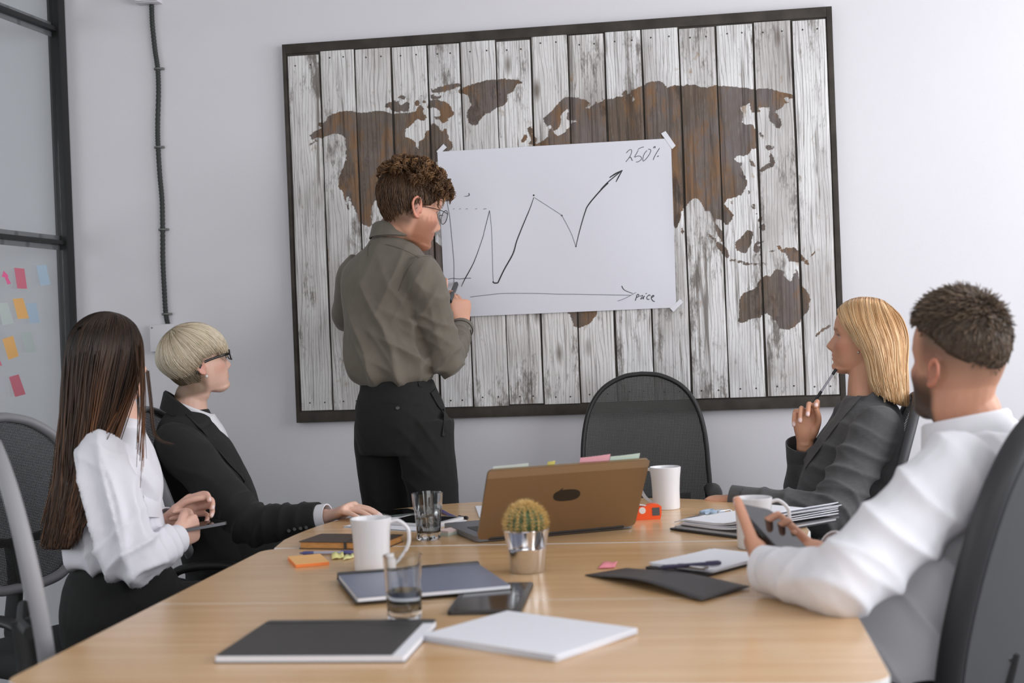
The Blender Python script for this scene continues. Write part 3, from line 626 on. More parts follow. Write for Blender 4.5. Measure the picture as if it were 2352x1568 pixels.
HW = np.array([.012, .024, .038, .051, .058, .0635, .068, .0705, .0735, .0765, .0755, .067, .050, .030, .004])
HF = np.array([.066, .080, .0885, .0885, .0915, .0915, .0905, .0885, .0950, .0960, .0895, .073, .048, .020, -.004])
HB = np.array([.050, .030, .000, -.035, -.056, -.071, -.081, -.089, -.095, -.099, -.095, -.082, -.060, -.036, -.012])
def head_geo(nose=1.0, jaw=1.0, chin=1.0):
    zs = np.concatenate([np.linspace(-.118, -.09, 12, endpoint=False), np.linspace(-.09, .03, 56, endpoint=False), np.linspace(.03, .118, 24)])
    w, yf, yb = (np.interp(zs, HEADZ, a) for a in (HW, HF, HB)); w = w*np.where(zs < -.03, jaw, 1+(jaw-1)*np.clip((.03-zs)/.06, 0, 1))
    def sm(a):
        for _ in range(3): a[1:-1] = (a[:-2]+2*a[1:-1]+a[2:])/4
        return a
    w, yf, yb = sm(w), sm(yf), sm(yb)
    nth = 110; t = np.arange(nth)/nth; th = 2*math.pi*(t - 0.09*np.sin(2*math.pi*t)*0.9)
    V = []
    for z, a, f, b in zip(zs, w, yf, yb):
        mid = min(f, max(b, 0.0))*0.0 + (0.0 if b < 0 else (f+b)/2)
        for q in th:
            s, c = math.sin(q), math.cos(q)
            x = a*math.copysign(abs(s)**(2/2.25), s); y = mid + ((f-mid) if c > 0 else (mid-b))*math.copysign(abs(c)**(2/2.15), c)
            V.append((x, y, z))
    V = np.array(V); x, y, z = V.T; front = np.clip(y/.05, 0, 1); ax = np.abs(x); g = lambda a, b: np.exp(-(a/b)**2)
    N_ = np.interp(z, [-.060, -.054, -.049, -.043, -.037, -.030, -.015, 0, .012, .022], [0, .001, .009, .021, .026, .0245, .0165, .009, .004, 0])*nose
    sg = np.interp(z, [-.05, -.038, -.02, .01], [.0155, .0150, .0105, .0085])
    d = N_*g(x, sg) + .004*g(ax-.013, .006)*g(z+.043, .007)*nose
    d -= .0115*g(ax-.033, .017)*g(z-.001, .012); d += .0035*g(ax-.030, .026)*g(z-.021, .007)
    d += .0045*g(ax-.047, .018)*g(z+.026, .018); d -= .0035*g(ax-.040, .014)*g(z+.062, .018)
    d += .0065*g(x, .021)*g(z+.0615, .0048) + .0070*g(x, .019)*g(z+.0735, .0052) - .0035*g(x, .024)*g(z+.0672, .0022)
    d -= .0030*g(x, .022)*g(z+.0845, .005); d += .0065*chin*g(x, .020)*g(z+.099, .013)
    V[:, 1] += d*front
    return V, ring_faces(len(zs), nth, True)
def ear_geo(side, sc=1.0):
    """rim, bowl and lobe of one ear in head space"""
    o = np.array([.0725*side, -.008, -.006]); gs = []
    out = np.array([side*0.80, -0.60, 0]); fw = np.array([side*.12, .99, 0.0])
    rim = [(.012, .002, -.014), (.006, .010, .020), (.000, .014, .034), (-.012, .016, .036), (-.022, .018, .024), (-.023, .018, .006), (-.016, .014, -.014), (-.008, .009, -.028), (.002, .005, -.032), (.007, .002, -.024)]
    P = [o + (fw*a + out*b + np.array([0, 0, c]))*sc for a, b, c in rim]
    gs.append(limb(P, [.003, .0042, .0042, .0042, .0044, .0042, .004, .0052, .0056, .004], 8, 4))
    disc = []
    for i in range(14):
        t = 2*math.pi*i/14; disc.append((-.006+.015*math.cos(t), .029*math.sin(t)))
    V = [o+(fw*a+out*(b0+.008-.0*a)+np.array([0, 0, c+.004]))*sc for b0 in (-.006, .002) for a, c in disc]
    gs.append((V, [tuple(range(13, -1, -1)), tuple(range(14, 28))]+[(i, (i+1) % 14, 14+(i+1) % 14, 14+i) for i in range(14)])); return gs
NAILS = []
def hand_geo(wrist, d, n, side, curls, thumb=(0.5, 0.3, 0.2), tdir=(0.62, 0.72, 0.30), spread=0.10, sc=1.0, nails=None):
    """wrist point, finger direction d, palm normal n (where the palm looks), side +1 right hand / -1 left; curls: four (mcp, pip, dip) from index to little, radians"""
    d = unit(d); n = unit(np.asarray(n, float)-d*np.dot(n, d)); s = np.cross(d, n)*side; wrist = np.asarray(wrist, float); gs = []
    sec = [(-.03, .025, .019), (0, .026, .018), (.03, .034, .0175), (.065, .041, .0150), (.088, .041, .0125), (.097, .036, .0085)]
    P = np.array([wrist+d*a*sc for a, _, _ in sec]); P[2:4] += n*.003*sc
    gs.append(tube_geo(smooth_path(P, 3), smooth_path([(b*sc, 0, 0) for _, b, _ in sec], 3)[:, 0], 18, True, s, smooth_path([(c*sc, 0, 0) for _, _, c in sec], 3)[:, 0], 2.3))
    gs.append(limb([wrist+(d*.012+s*.018+n*.008)*sc, wrist+(d*.035+s*.026+n*.012)*sc, wrist+(d*.058+s*.030+n*.010)*sc], [.012*sc, .0155*sc, .011*sc], 12, 4))
    offs = [(.0300, .088), (.0102, .092), (-.0100, .089), (-.0290, .080)]
    lens = [(.043, .026, .021), (.047, .030, .022), (.044, .028, .021), (.034, .021, .019)]
    for k in range(4):
        b = wrist+(s*offs[k][0]+d*(offs[k][1]-.012))*sc; a = 0.0; P = [b]; sp = spread*(1.5-k)/1.5
        for L_, c in zip(lens[k], curls[k]):
            a += c; dr = unit(d*math.cos(a)+n*math.sin(a)+s*sp*max(0, math.cos(a))); P.append(P[-1]+dr*(L_+(.012 if len(P) == 1 else 0))*sc)
        tip = P[-1]+dr*.005*sc; r = np.array([.0096, .0086, .0079, .0068, .0036])*sc*(1.0 if k < 3 else .88)
        gs.append(limb(P+[tip], r, 12, 4))
        if nails is not None: nails.append((P[-1]-dr*.004*sc + unit(np.cross(s, dr)*side)*-1*.0060*sc, unit(np.cross(dr, s)*side)))
    b = wrist+(d*.030+s*.026+n*.006)*sc; td = unit(d*tdir[0]+s*tdir[1]+n*tdir[2]); P = [b]; ax = unit(np.cross(td, unit(d*0.45-s*.8+n*.45)))
    for L_, c in zip((.040, .033, .026), thumb):
        td = Vector(td); td.rotate(Matrix.Rotation(c, 3, Vector(ax)).to_quaternion()); td = np.array(td); P.append(P[-1]+td*L_*sc)
    gs.append(limb(P+[P[-1]+td*.005*sc], np.array([.0135, .0110, .0100, .0082, .0042])*sc, 12, 4))
    if nails is not None: nails.append((P[-1]-td*.003*sc - n*.0065*sc, -n))
    return gs, s
def skin_material(name, rough=0.5):
    if name in MATS: return MATS[name]
    m = bpy.data.materials.new(name); m.use_nodes = True; MATS[name] = m
    nt, N, L = nodes_of(m); b = N['Principled BSDF']; a = N.new('ShaderNodeAttribute'); a.attribute_name = 'skin'
    tc = N.new('ShaderNodeTexCoord'); n = N.new('ShaderNodeTexNoise'); n.inputs['Scale'].default_value = 90; L.new(tc.outputs['Object'], n.inputs['Vector'])
    bp = N.new('ShaderNodeBump'); bp.inputs['Distance'].default_value = 0.0004; L.new(n.outputs['Fac'], bp.inputs['Height']); L.new(bp.outputs[0], b.inputs['Normal'])
    L.new(a.outputs['Color'], b.inputs['Base Color']); b.inputs['Roughness'].default_value = rough
    b.inputs['Subsurface Weight'].default_value = 0.12; b.inputs['Subsurface Radius'].default_value = (.010, .004, .002); b.inputs['Subsurface Scale'].default_value = 0.5
    return m
def lin3(c): return np.array([lin(x) for x in c])
def ss(x, a, b): t = np.clip((x-a)/(b-a), 0, 1); return t*t*(3-2*t)
def make_body(root, geos, hm, hpos, hs, skin, voxel=0.0036, beard=None, fade=None, brow=(70, 50, 38), lip=(178, 100, 92), nails=None):
    """skin of one person as one continuous mesh; colours of lips, brows, beard and shorn hair follow the head's own shape"""
    V, F = union_mesh(geos, voxel, 2, 0.45)
    Nn = vnormals(V, F)
    q = ((V-hpos)@hm)/hs; x, y, z = q.T; ax = np.abs(x); inh = (np.abs(x) < .1) & (np.abs(y) < .14) & (np.abs(z) < .13)
    base = np.tile(lin3(skin), (len(V), 1)); base *= (1+0.06*snoise(V, 9, 3))[:, None]
    def mixin(w, c): base[:] = base*(1-w[:, None]) + lin3(c)*w[:, None]
    red = inh & True
    mixin(np.where(inh, .35*np.exp(-((ax-.048)/.02)**2-((z+.03)/.02)**2)*(y > .03), 0), (214, 130, 112))
    mixin(np.where(inh & (np.abs(x) > .072) & (y < .02) & (np.abs(z) < .045), .45, 0), (206, 112, 92))
    if beard:
        c, dens, top = beard
        edge = snoise(V, 60, 8)*.004
        low = ss(-(z+edge), -top, -top+.022)*ss(y, -.018, .004)*ss(-z, -.02, .06)
        chin = ss(-(z+edge), .050, .060)*ss(y, -.02, .01); w = np.maximum(low*ss(ax, .030, .046), chin)
        nape = np.zeros(len(V)); mixin(np.where(inh & (z > -.135), np.clip(w, 0, 1)*dens, 0), c)
    mixin(np.where(inh & (y > .06), np.exp(-(ax/.021)**2*1.0)*np.maximum(np.exp(-((z+.0615)/.0045)**2), np.exp(-((z+.0735)/.0048)**2)), 0)*.75, lip)
    mixin(np.where(inh & (y > .05), np.exp(-((z-.0225-.10*np.clip(.035-ax, 0, 1)*-.6)/.0042)**2)*ss(ax, .010, .016)*ss(-ax, -.056, -.046), 0)*.75, brow)
    mixin(np.where(inh & (y > .045), np.exp(-((z-.0050)/.0026)**2)*ss(ax, .016, .022)*ss(-ax, -.050, -.044), 0)*.85, (52, 38, 32))
    if fade is not None:
        for fn, c in fade:
            w = fn(x, y, z); mixin(np.where(inh, np.clip(w, 0, 1), 0), c)
    if nails:
        for p, nn in nails:
            dd = np.linalg.norm(V-p, axis=1); w = ss(-dd, -.0078, -.0052)*ss(Nn@nn, .1, .5); mixin(w, (236, 208, 206))
    o = link_mesh('body', V, F, skin_material('skin'))
    at = o.data.attributes.new('skin', 'FLOAT_COLOR', 'POINT'); at.data.foreach_set('color', np.concatenate([np.clip(base, 0, 1), np.ones((len(V), 1))], 1).astype(np.float32).ravel())
    keep_world(o, root)
    # eyes
    for s in (-1, 1):
        e = hpos + hm@np.array([s*.032, .0588, .000])*hs; mb = MB()
        mb.lathe([(0.0, -.0115), (.006, -.0098), (.0095, -.0065), (.0112, -.001), (.0112, .001), (.0100, .0053), (.0080, .0083), (.0058, .0100)], 16, e, hm[:, 1]); 
        eye = keep_world(mb.build('eye', mat('eye_white', rgb(196, 190, 184), 0.2), None), root)
        mb = MB(); mb.lathe([(.0058, .0100), (.0045, .0108), (.0022, .0114), (0, .0116)], 16, e, hm[:, 1])
        ir = mb.build('iris', mat('eye_iris', rgb(44, 48, 52), 0.1), None); ir.parent = eye
    return o
def hair_material(name, dark, light, rough=0.42, spec=0.5, root=None):
    if name in MATS: return MATS[name]
    m = bpy.data.materials.new(name); m.use_nodes = True; MATS[name] = m
    nt, N, L = nodes_of(m); b = N['Principled BSDF']; a = N.new('ShaderNodeAttribute'); a.attribute_name = 'hv'
    rp = N.new('ShaderNodeValToRGB'); rp.color_ramp.elements[0].color = dark; rp.color_ramp.elements[1].color = light
    if root is not None:
        e = rp.color_ramp.elements.new(0.5); e.color = root
    L.new(a.outputs['Fac'], rp.inputs[0]); L.new(rp.outputs[0], b.inputs['Base Color']); b.inputs['Roughness'].default_value = rough; b.inputs['Specular IOR Level'].default_value = spec
    return m
def strand_geo(S, r0, r1, hv):
    """S: (k, n, 3) polylines -> three-sided tapered tubes; hv: (k, n) shade"""
    k, n, _ = S.shape; T = np.gradient(S, axis=1); T /= np.linalg.norm(T, axis=2, keepdims=True)+1e-9
    ref = np.array([.31, .47, .83]); A = np.cross(T, ref); A /= np.linalg.norm(A, axis=2, keepdims=True)+1e-9; B = np.cross(T, A)
    rad = (r0+(r1-r0)*np.linspace(0, 1, n)**2)[None, :, None]
    V = np.stack([S+(A*math.cos(t)+B*math.sin(t))*rad for t in (0, 2.094, 4.189)], 2)
    idx = np.arange(k*n*3).reshape(k, n, 3); a = idx[:, :-1, :]; b = idx[:, 1:, :]
    F = np.stack([a, np.roll(a, -1, 2), np.roll(b, -1, 2), b], -1).reshape(-1, 4)
    return V.reshape(-1, 3), F, np.repeat(hv[:, :, None], 3, 2).reshape(-1)
def hair_object(root, pieces, m, name='hair'):
    Vs, Fs, Hs, k = [], [], [], 0
    for V, F, h in pieces:
        V = np.asarray(V, float); Vs.append(V); Fs += [tuple(int(i)+k for i in f) for f in F]; Hs.append(np.asarray(h, float)*np.ones(len(V))); k += len(V)
    V = np.concatenate(Vs); o = link_mesh(name, V, Fs, m); at = o.data.attributes.new('hv', 'FLOAT', 'POINT'); at.data.foreach_set('value', np.clip(np.concatenate(Hs), 0, 1).astype(np.float32))
    return keep_world(o, root)
def cap_paths(c0, axes, pole, zend, k, n, seed=0, s_rng=(0.95, 1.0), jit=0.008, phis=None, th_max=2.5, tuck=None):
    """strands combed from a crown point over an ellipsoid until they reach the height zend(azimuth)"""
    r = np.random.default_rng(seed); pole = unit(pole); e1 = unit(np.cross(pole, (1, 0, 0.01))); e2 = np.cross(pole, e1)
    out = []
    for i in range(k):
        ph = r.uniform(0, 2*math.pi) if phis is None else phis[i]
        sc = r.uniform(*s_rng); dz = r.normal()*jit if jit else 0; tw = r.normal()*.10 if jit else 0; th0 = r.uniform(0, .5) if jit else 0
        th = np.linspace(th0, th_max, 60); pp = ph + tw*(th/th_max)**2
        D = np.cos(th)[:, None]*pole + np.sin(th)[:, None]*(np.cos(pp)[:, None]*e1+np.sin(pp)[:, None]*e2)
        D /= np.linalg.norm(D, axis=1, keepdims=True); P = np.asarray(c0)+D*np.asarray(axes)*sc
        if tuck is not None: P = tuck(P)
        az = np.degrees(np.arctan2(P[:, 0], P[:, 1])); ze = np.array([zend(a) for a in az])+dz
        hit = np.where(P[:, 2] < ze)[0]; e = hit[0] if len(hit) else len(th)-1
        e = max(e, 4); t = np.linspace(0, e, n); out.append(np.stack([np.interp(t, np.arange(60), P[:, j]) for j in range(3)], 1))
    return np.array(out)
def cap_shell(c0, axes, pole, zend, n=16, m=72, inner=0.80, s=0.97, tuck=None):
    phis = np.arange(m)/m*2*math.pi
    A = cap_paths(c0, axes, pole, zend, m, n, s_rng=(s, s), jit=0, phis=phis, tuck=tuck); Bq = cap_paths(c0, axes, pole, zend, m, n, s_rng=(inner, inner), jit=0, phis=phis, tuck=tuck)
    V = np.concatenate([A.reshape(-1, 3), Bq.reshape(-1, 3)]); F = []; o = m*n
    for i in range(m):
        j = (i+1) % m
        for q in range(n-1):
            F.append((i*n+q, i*n+q+1, j*n+q+1, j*n+q)); F.append((o+i*n+q, o+j*n+q, o+j*n+q+1, o+i*n+q+1))
        F.append((i*n+n-1, o+i*n+n-1, o+j*n+n-1, j*n+n-1))
    return V, F
def to_world(P, hm, hpos, hs): return (np.asarray(P)*hs)@hm.T + hpos
def torso_geo(sec, n=28, k=5):
    """sec: (centre, right axis, front axis, half width, half depth, exponent)"""
    C_ = smooth_path([s[0] for s in sec], k); X_ = smooth_path([np.asarray(s[1])*s[3] for s in sec], k); Y_ = smooth_path([np.asarray(s[2])*s[4] for s in sec], k); E_ = smooth_path([(s[5], 0, 0) for s in sec], k)[:, 0]
    V = []
    for c, x, y, e in zip(C_, X_, Y_, E_):
        for j in range(n):
            t = 2*math.pi*j/n; a, b = math.cos(t), math.sin(t); a = math.copysign(abs(a)**(2/e), a); b = math.copysign(abs(b)**(2/e), b); V.append(c+x*a+y*b)
    return V, ring_faces(len(C_), n, True)
def ball(c, r, n=12):
    r = np.array([r, r, r]) if np.isscalar(r) else np.asarray(r); V = []; m = 9
    for i in range(1, m):
        t = math.pi*i/m
        for j in range(n): p = 2*math.pi*j/n; V.append(np.asarray(c)+r*np.array([math.sin(t)*math.cos(p), math.sin(t)*math.sin(p), math.cos(t)]))
    return V, ring_faces(m-1, n, True)
def garment(root, name, geos, m, voxel=0.006, folds=(), amp=0.0015, scale=7.0, seed=1, smooth_it=7, label=None):
    V, F = union_mesh(geos, voxel, smooth_it, 0.5); Nn = vnormals(V, F); V = wrinkle(V, Nn, folds, amp, scale, seed)
    o = keep_world(link_mesh(name, V, F, m), root)
    if label: o['label'] = label
    o['_bv'] = 0; del o['_bv']
    return o
from mathutils.bvhtree import BVHTree
def bvh_of(o):
    me = o.data; return BVHTree.FromPolygons([v.co[:] for v in me.vertices], [p.vertices[:] for p in me.polygons])
def on_mesh(bv, px, py, lift=0.003, fallback=None):
    d = unit(ray(px, py)); h = bv.ray_cast(Vector(CAM), Vector(d))
    if h[0] is None:
        n = bv.find_nearest(Vector(W(px, py, fallback or 3.5))); return np.array(n[0])+np.array(n[1])*lift
    return np.array(h[0])+np.array(h[1])*lift*0.6-d*lift*0.6
def strip_on(bv, left, right, lift=0.004, th=0.003, k=4, z=3.5):
    """a flat cloth strip lying on a garment between two outlines"""
    A = smooth_path([on_mesh(bv, x, y, lift, z) for x, y in left], k); Bq = smooth_path([on_mesh(bv, x, y, lift, z) for x, y in right], k)
    V = []; n = len(A)
    for a, b in zip(A, Bq):
        u = unit(np.cross(b-a, [0, 0, 1])+1e-9); mid = (a+b)/2
        for s in (0, .5, 1): V.append(a*(1-s)+b*s)
    V2 = []
    for v in V:
        d = unit(np.asarray(v)-CAM); V2.append(np.asarray(v)+d*th)
    N_ = len(V); F = []
    for i in range(n-1):
        for j in range(2):
            a = i*3+j; F += [(a, a+1, a+4, a+3), (N_+a, N_+a+3, N_+a+4, N_+a+1)]
        F += [(i*3, i*3+3, N_+i*3+3, N_+i*3), (i*3+2, N_+i*3+2, N_+i*3+5, i*3+5)]
    F += [(0, N_, N_+1, 1), (1, N_+1, N_+2, 2)]; e = (n-1)*3; F += [(e, e+1, N_+e+1, N_+e), (e+1, e+2, N_+e+2, N_+e+1)]
    return V+V2, F
def collar_geo(c, right, front, up, rx, ry, h, flare=0.016, open_deg=24, fall=0.9, drop=0.02, th=0.0035, n=40, tilt=0.0, front_h=1.0):
    """turned-down collar round the neck, open at the front"""
    V = []
    for i in range(n+1):
        t = R(open_deg) + (2*math.pi-2*R(open_deg))*i/n        # 0 = front
        dr = right*math.sin(t)*rx + front*math.cos(t)*ry; ou = unit(dr); fr = (1+math.cos(t))/2
        base = c + dr - up*drop*fr + up*tilt*(1-fr)
        h0 = h; h = h0*(1-(1-front_h)*fr**1.4)
        prof = [(0.0, 0.0), (-.001, h*.55), (.000, h), (.004, h+.003), (.009, h-.002), (flare*.8, h*(1-fall*.55)), (flare, h*(1-fall)), (flare-th, h*(1-fall)-.001), (.006, h*.55), (.005, h*.2), (.004, 0)]
        for a, b in prof: V.append(base+ou*a+up*b)
        h = h0
    m = 11; F = []
    for i in range(n):
        for j in range(m): a, b = i*m+j, i*m+(j+1) % m; F.append((a, b, b+m, a+m))
    F += [tuple(range(m-1, -1, -1)), tuple(n*m+j for j in range(m))]
    return V, F
def cuff_geo(a, b, r0, r1, th=0.0035, n=22, ref=None, flat=0.86):
    """open cloth tube from a to b with visible thickness"""
    a, b = np.asarray(a, float), np.asarray(b, float); P = np.array([a, a*.7+b*.3, a*.3+b*.7, b, b+(b-a)*.001, b*.6+a*.4])
    rr = [r0, r0*.6+r1*.4, r0*.3+r1*.7, r1, r1-th, r1-th]
    T = unit(b-a); rf = np.array(ref if ref is not None else (0, 0, 1.0)); A = unit(rf-T*np.dot(rf, T)); B = np.cross(T, A); V = []
    for p, r_ in zip(P, rr):
        for j in range(n): t = 2*math.pi*j/n; V.append(p+A*r_*math.cos(t)+B*r_*flat*math.sin(t))
    return V, ring_faces(len(P), n, False)
def shoe_geo(ankle, fdir, L_=0.26):
    f = unit(np.array([fdir[0], fdir[1], 0])); r = np.array([f[1], -f[0], 0]); b = np.array([ankle[0], ankle[1], 0.0]); sec = []
    for a, w, h in ((-.07, .030, .05), (-.05, .036, .075), (0, .038, .085), (.06, .042, .060), (.12, .045, .045), (.165, .038, .036), (.19, .022, .026)):
        sec.append((b+f*a+np.array([0, 0, h/2+.004]), r, np.array([0, 0, 1.0]), w, h/2, 2.6))
    return torso_geo(sec, 18, 3)
def person(label, loc): return thing('person', label, 'person', (loc[0], loc[1], 0.0))
# ---------------------------------------------------------------- fabrics
m_olive = mat('olive_cotton', rgb(108, 101, 90), 0.85, bump=0.0003, bscale=700, var=0.05, vscale=30, sheen=0.15)
m_black_wool = mat('black_wool', rgb(34, 33, 32), 0.9, bump=0.0004, bscale=900, sheen=0.05)
m_trouser = mat('black_trouser_cloth', rgb(28, 28, 27), 0.9, bump=0.0003, bscale=900, sheen=0.04)
m_grey_wool = mat('charcoal_suiting', rgb(74, 73, 74), 0.85, bump=0.0004, bscale=800, var=0.10, vscale=60, stretch=(1, 1, 4), sheen=0.15)
m_white_cot = mat('white_cotton', rgb(232, 231, 236), 0.8, bump=0.0002, bscale=600)
m_white_blouse = mat('white_blouse', rgb(234, 232, 238), 0.75, bump=0.0002, bscale=500)
m_shoe = mat('black_leather', rgb(26, 25, 24), 0.35)
m_wire = mat('dark_wire', rgb(40, 40, 42), 0.3, metal=0.7)
m_lens = m_glass
def child(root, name, mb, m, smooth=True): return keep_world(mb.build(name, m, None, smooth), root)
def seam(bv, pts, r, z, k=5, lift=0.001):
    P = smooth_path([on_mesh(bv, x, y, lift, z) for x, y in pts], k); return tube_geo(P, r, 5)
# ================================================================ 1. standing man in the olive shirt
zc = 4.20; ps = R(28); r_, f_ = frame_of(ps); UP = np.array([0, 0, 1.0])
man1 = person('man in olive shirt and black trousers drawing on the paper sheet', W(915, 980, zc))
hm = hf(R(48), R(-13), R(3)); hp = W(941, 478, 4.17); hs = 1.03
Rs, Re, Rw = W(976, 645, 4.10), W(1024, 828, 4.15), W(1060, 752, 4.39)
Ls, Le, Lw = W(807, 640, 4.30), W(800, 730, 4.47), W(940, 716, 4.46)
nb = W(911, 543, 4.20)
H = to_world(head_geo(1.0, 1.02)[0], hm, hp, hs), head_geo()[1]
geos = [H] + [(to_world(v, hm, hp, hs), f) for s in (-1, 1) for v, f in ear_geo(s, .84)]
geos.append(limb([to_world([(0, -.010, .0)], hm, hp, hs)[0], to_world([(0, -.004, -.055)], hm, hp, hs)[0], nb+UP*.03, nb-UP*.05], [.052, .051, .052, .058], 20, 5))
geos.append(torso_geo([(nb-UP*.05, r_, f_, .07, .05, 2), (nb-UP*.10, r_, f_, .15, .08, 2), (nb-UP*.22, r_, f_, .13, .085, 2.2)]))
nl = []
for a, b, c in ((Rs, Re, Rw), (Ls, Le, Lw)): geos.append(limb([a, a*.5+b*.5, b, b*.5+c*.5, c], [.040, .036, .030, .030, .026], 12, 4))
hd = unit(np.array([-.06, .22, 1.0])); hn = np.array([-.62, .78, .0])
g, _ = hand_geo(Rw, hd, hn, 1, [(.55, .95, .5), (.62, 1.05, .6), (.75, 1.15, .6), (.85, 1.2, .6)], (.25, .25, .2), (.85, .35, .45), .05, .98, nl); geos += g
g, _ = hand_geo(Lw, unit(W(1024, 684, 4.50)-Lw), np.array([.1, -.2, 1.0]), -1, [(.3, .5, .3), (.3, .55, .3), (.3, .6, .3), (.35, .6, .3)], (.3, .2, .2), (.7, .5, .4), .06, .95, nl); geos += g
fade = [(lambda x, y, z: ss(z+.35*np.clip(y, -.2, .02)*-1*0, -.075, -.045)*ss(-y, .004, .030)*.8*(1-((np.abs(x) > .080) & (np.abs(z) < .045) & (y > -.045))), (84, 64, 46))]
make_body(man1, geos, hm, hp, hs, (214, 160, 134), beard=((134, 82, 52), .75, -.014), fade=fade, brow=(96, 68, 46), nails=nl)
# shirt
def S(px, py, a, b, e=2.2, z=zc, R_=r_, F_=f_): return (W(px, py, z), R_, F_, a, b, e)
sh = [torso_geo([S(906, 884, .112, .090), S(902, 868, .140, .108), S(894, 838, .152, .114), S(888, 785, .146, .108), S(886, 710, .148, .106), S(886, 650, .158, .104), S(888, 612, .156, .092), S(893, 583, .122, .078), S(899, 560, .082, .066), S(903, 546, .070, .062)], 36)]
sh.append(limb([Rs+(nb-Rs)*.25+UP*.01, Rs, Rs*.6+Re*.4, Re*.85+Rs*.15, Re, Re*.75+Rw*.25, Re*.35+Rw*.65, Re*.12+Rw*.88], [.056, .063, .061, .056, .055, .052, .046, .038], 20, 5))
sh.append(limb([Ls+(nb-Ls)*.25+UP*.01, Ls, Ls*.5+Le*.5, Le, Le*.6+Lw*.4, Le*.1+Lw*.9], [.050, .051, .052, .052, .048, .036], 20, 5))
folds = [(W(940, 800, 4.1), CR*.5+CU*.86, .080, .020, .11), (W(870, 760, 4.1), CR*.93+CU*.35, .075, .017, .15), (W(975, 700, 4.05), CR*.8-CU*.6, .062, .017, .09), (Re, unit(Re-Rs)*.6+CR*.4, .045, .018, .080),
         (W(905, 650, 4.1), CR*.95-CU*.2, .10, .011, .12), (W(900, 858, 4.1), CR, .060, .012, .09), (Rw*.5+Re*.5, unit(Rw-Re), .038, .010, .07), (W(850, 840, 4.1), CR*.8+CU*.5, .065, .013, .10), (Rs*.6+Re*.4, CR*.6+CU*.8, .07, .012, .10)]
shirt = garment(man1, 'shirt', sh, m_olive, 0.0055, folds, .0016, 7, 3)
bv = bvh_of(shirt); zz = 4.1
mb = MB(); mb.add(*collar_geo(nb-UP*.002+f_*.002, r_, f_, unit(UP*.95+f_*.24), .077, .071, .048, .013, 26, .92, .022)); child(man1, 'collar', mb, m_olive)
mb = MB()
for q in ([(812, 566), (850, 560), (890, 562), (930, 575), (962, 592)], [(962, 592), (940, 612), (925, 640), (915, 668)], [(962, 592), (985, 588), (1000, 590)]): mb.add(*seam(bv, q, .0009, zz))
child(man1, 'seams', mb, mat('olive_thread', rgb(98, 91, 82), .9))['kind'] = 'stuff'
mb = MB(); ax_ = unit(Rw-Re); mb.add(*cuff_geo(Rw-ax_*.050, Rw-ax_*.008, .042, .040, ref=r_)); mb.add(*cuff_geo(Rw-ax_*.028, Rw-ax_*.006, .0435, .0425, ref=r_)); child(man1, 'cuff', mb, m_olive)
# trousers
Lh, Rh = W(878, 1000, 4.27), W(978, 1000, 4.15)
def leg(h, kx, ky, off=0.0): k = np.array([h[0]+kx, h[1]+ky, .50]); return k, np.array([k[0]+off, k[1]-.03, .10])
Lk, La = leg(Lh, .005, .02); Rk, Ra = leg(Rh, .030, .03, .01)
tr_ = [torso_geo([S(910, 872, .120, .098), S(913, 890, .124, .102), S(918, 935, .146, .118), S(922, 980, .154, .122), S(928, 1040, .150, .112)], 32)]
for h, k, a in ((Lh, Lk, La), (Rh, Rk, Ra)): tr_.append(limb([h+UP*.05, h-UP*.05, h*.55+k*.45, k, k*.5+a*.5, a], [.088, .090, .079, .068, .062, .060], 20, 5))
folds = [(W(930, 1110, 4.1), CR*.5+CU*.85, .06, .007, .08), (W(985, 1000, 4.05), CR*.7+CU*.7, .06, .005, .09), (Lk, UP, .05, .008, .1), (Rk, UP, .05, .008, .1)]
trs = garment(man1, 'trousers', tr_, m_trouser, 0.006, folds, .0012, 6, 4)
bv = bvh_of(trs)
mb = MB(); mb.add(*strip_on(bv, [(880, 921), (915, 922), (960, 926)], [(880, 926), (915, 927), (960, 931)], .0015, .002, 3, zz)); child(man1, 'pocket_welt', mb, m_trouser)
c = on_mesh(bv, 913, 937, .001, zz); mb = MB(); mb.lathe([(.0062, 0), (.0062, .002), (.0045, .003), (.0035, .002), (0, .002)], 14, c, -unit(ray(913, 937))); child(man1, 'pocket_button', mb, mat('horn_button', rgb(60, 60, 56), .3))
for q in ([(965, 862), (966, 888)], [(838, 866), (836, 888)]):
    mb = MB(); mb.add(*strip_on(bv, [(q[0][0]-4, q[0][1]), (q[1][0]-4, q[1][1])], [(q[0][0]+4, q[0][1]), (q[1][0]+4, q[1][1])], .004, .002, 1, zz)); child(man1, 'belt_loop', mb, m_trouser)
mb = MB(); mb.add(*strip_on(bv, [(1000, 892), (1016, 930), (1019, 965), (1014, 1000)], [(1006, 892), (1029, 925), (1030, 960), (1019, 1002)], .006, .003, 4, zz)); child(man1, 'side_pocket', mb, m_trouser)
for a, nm in ((La, 'shoe'), (Ra, 'shoe')):
    V, F = union_mesh([shoe_geo(a, f_), limb([a+UP*.05, a-UP*.02], [.045, .045], 14, 2)], .006, 3); keep_world(link_mesh('shoe', V, F, m_shoe), man1)
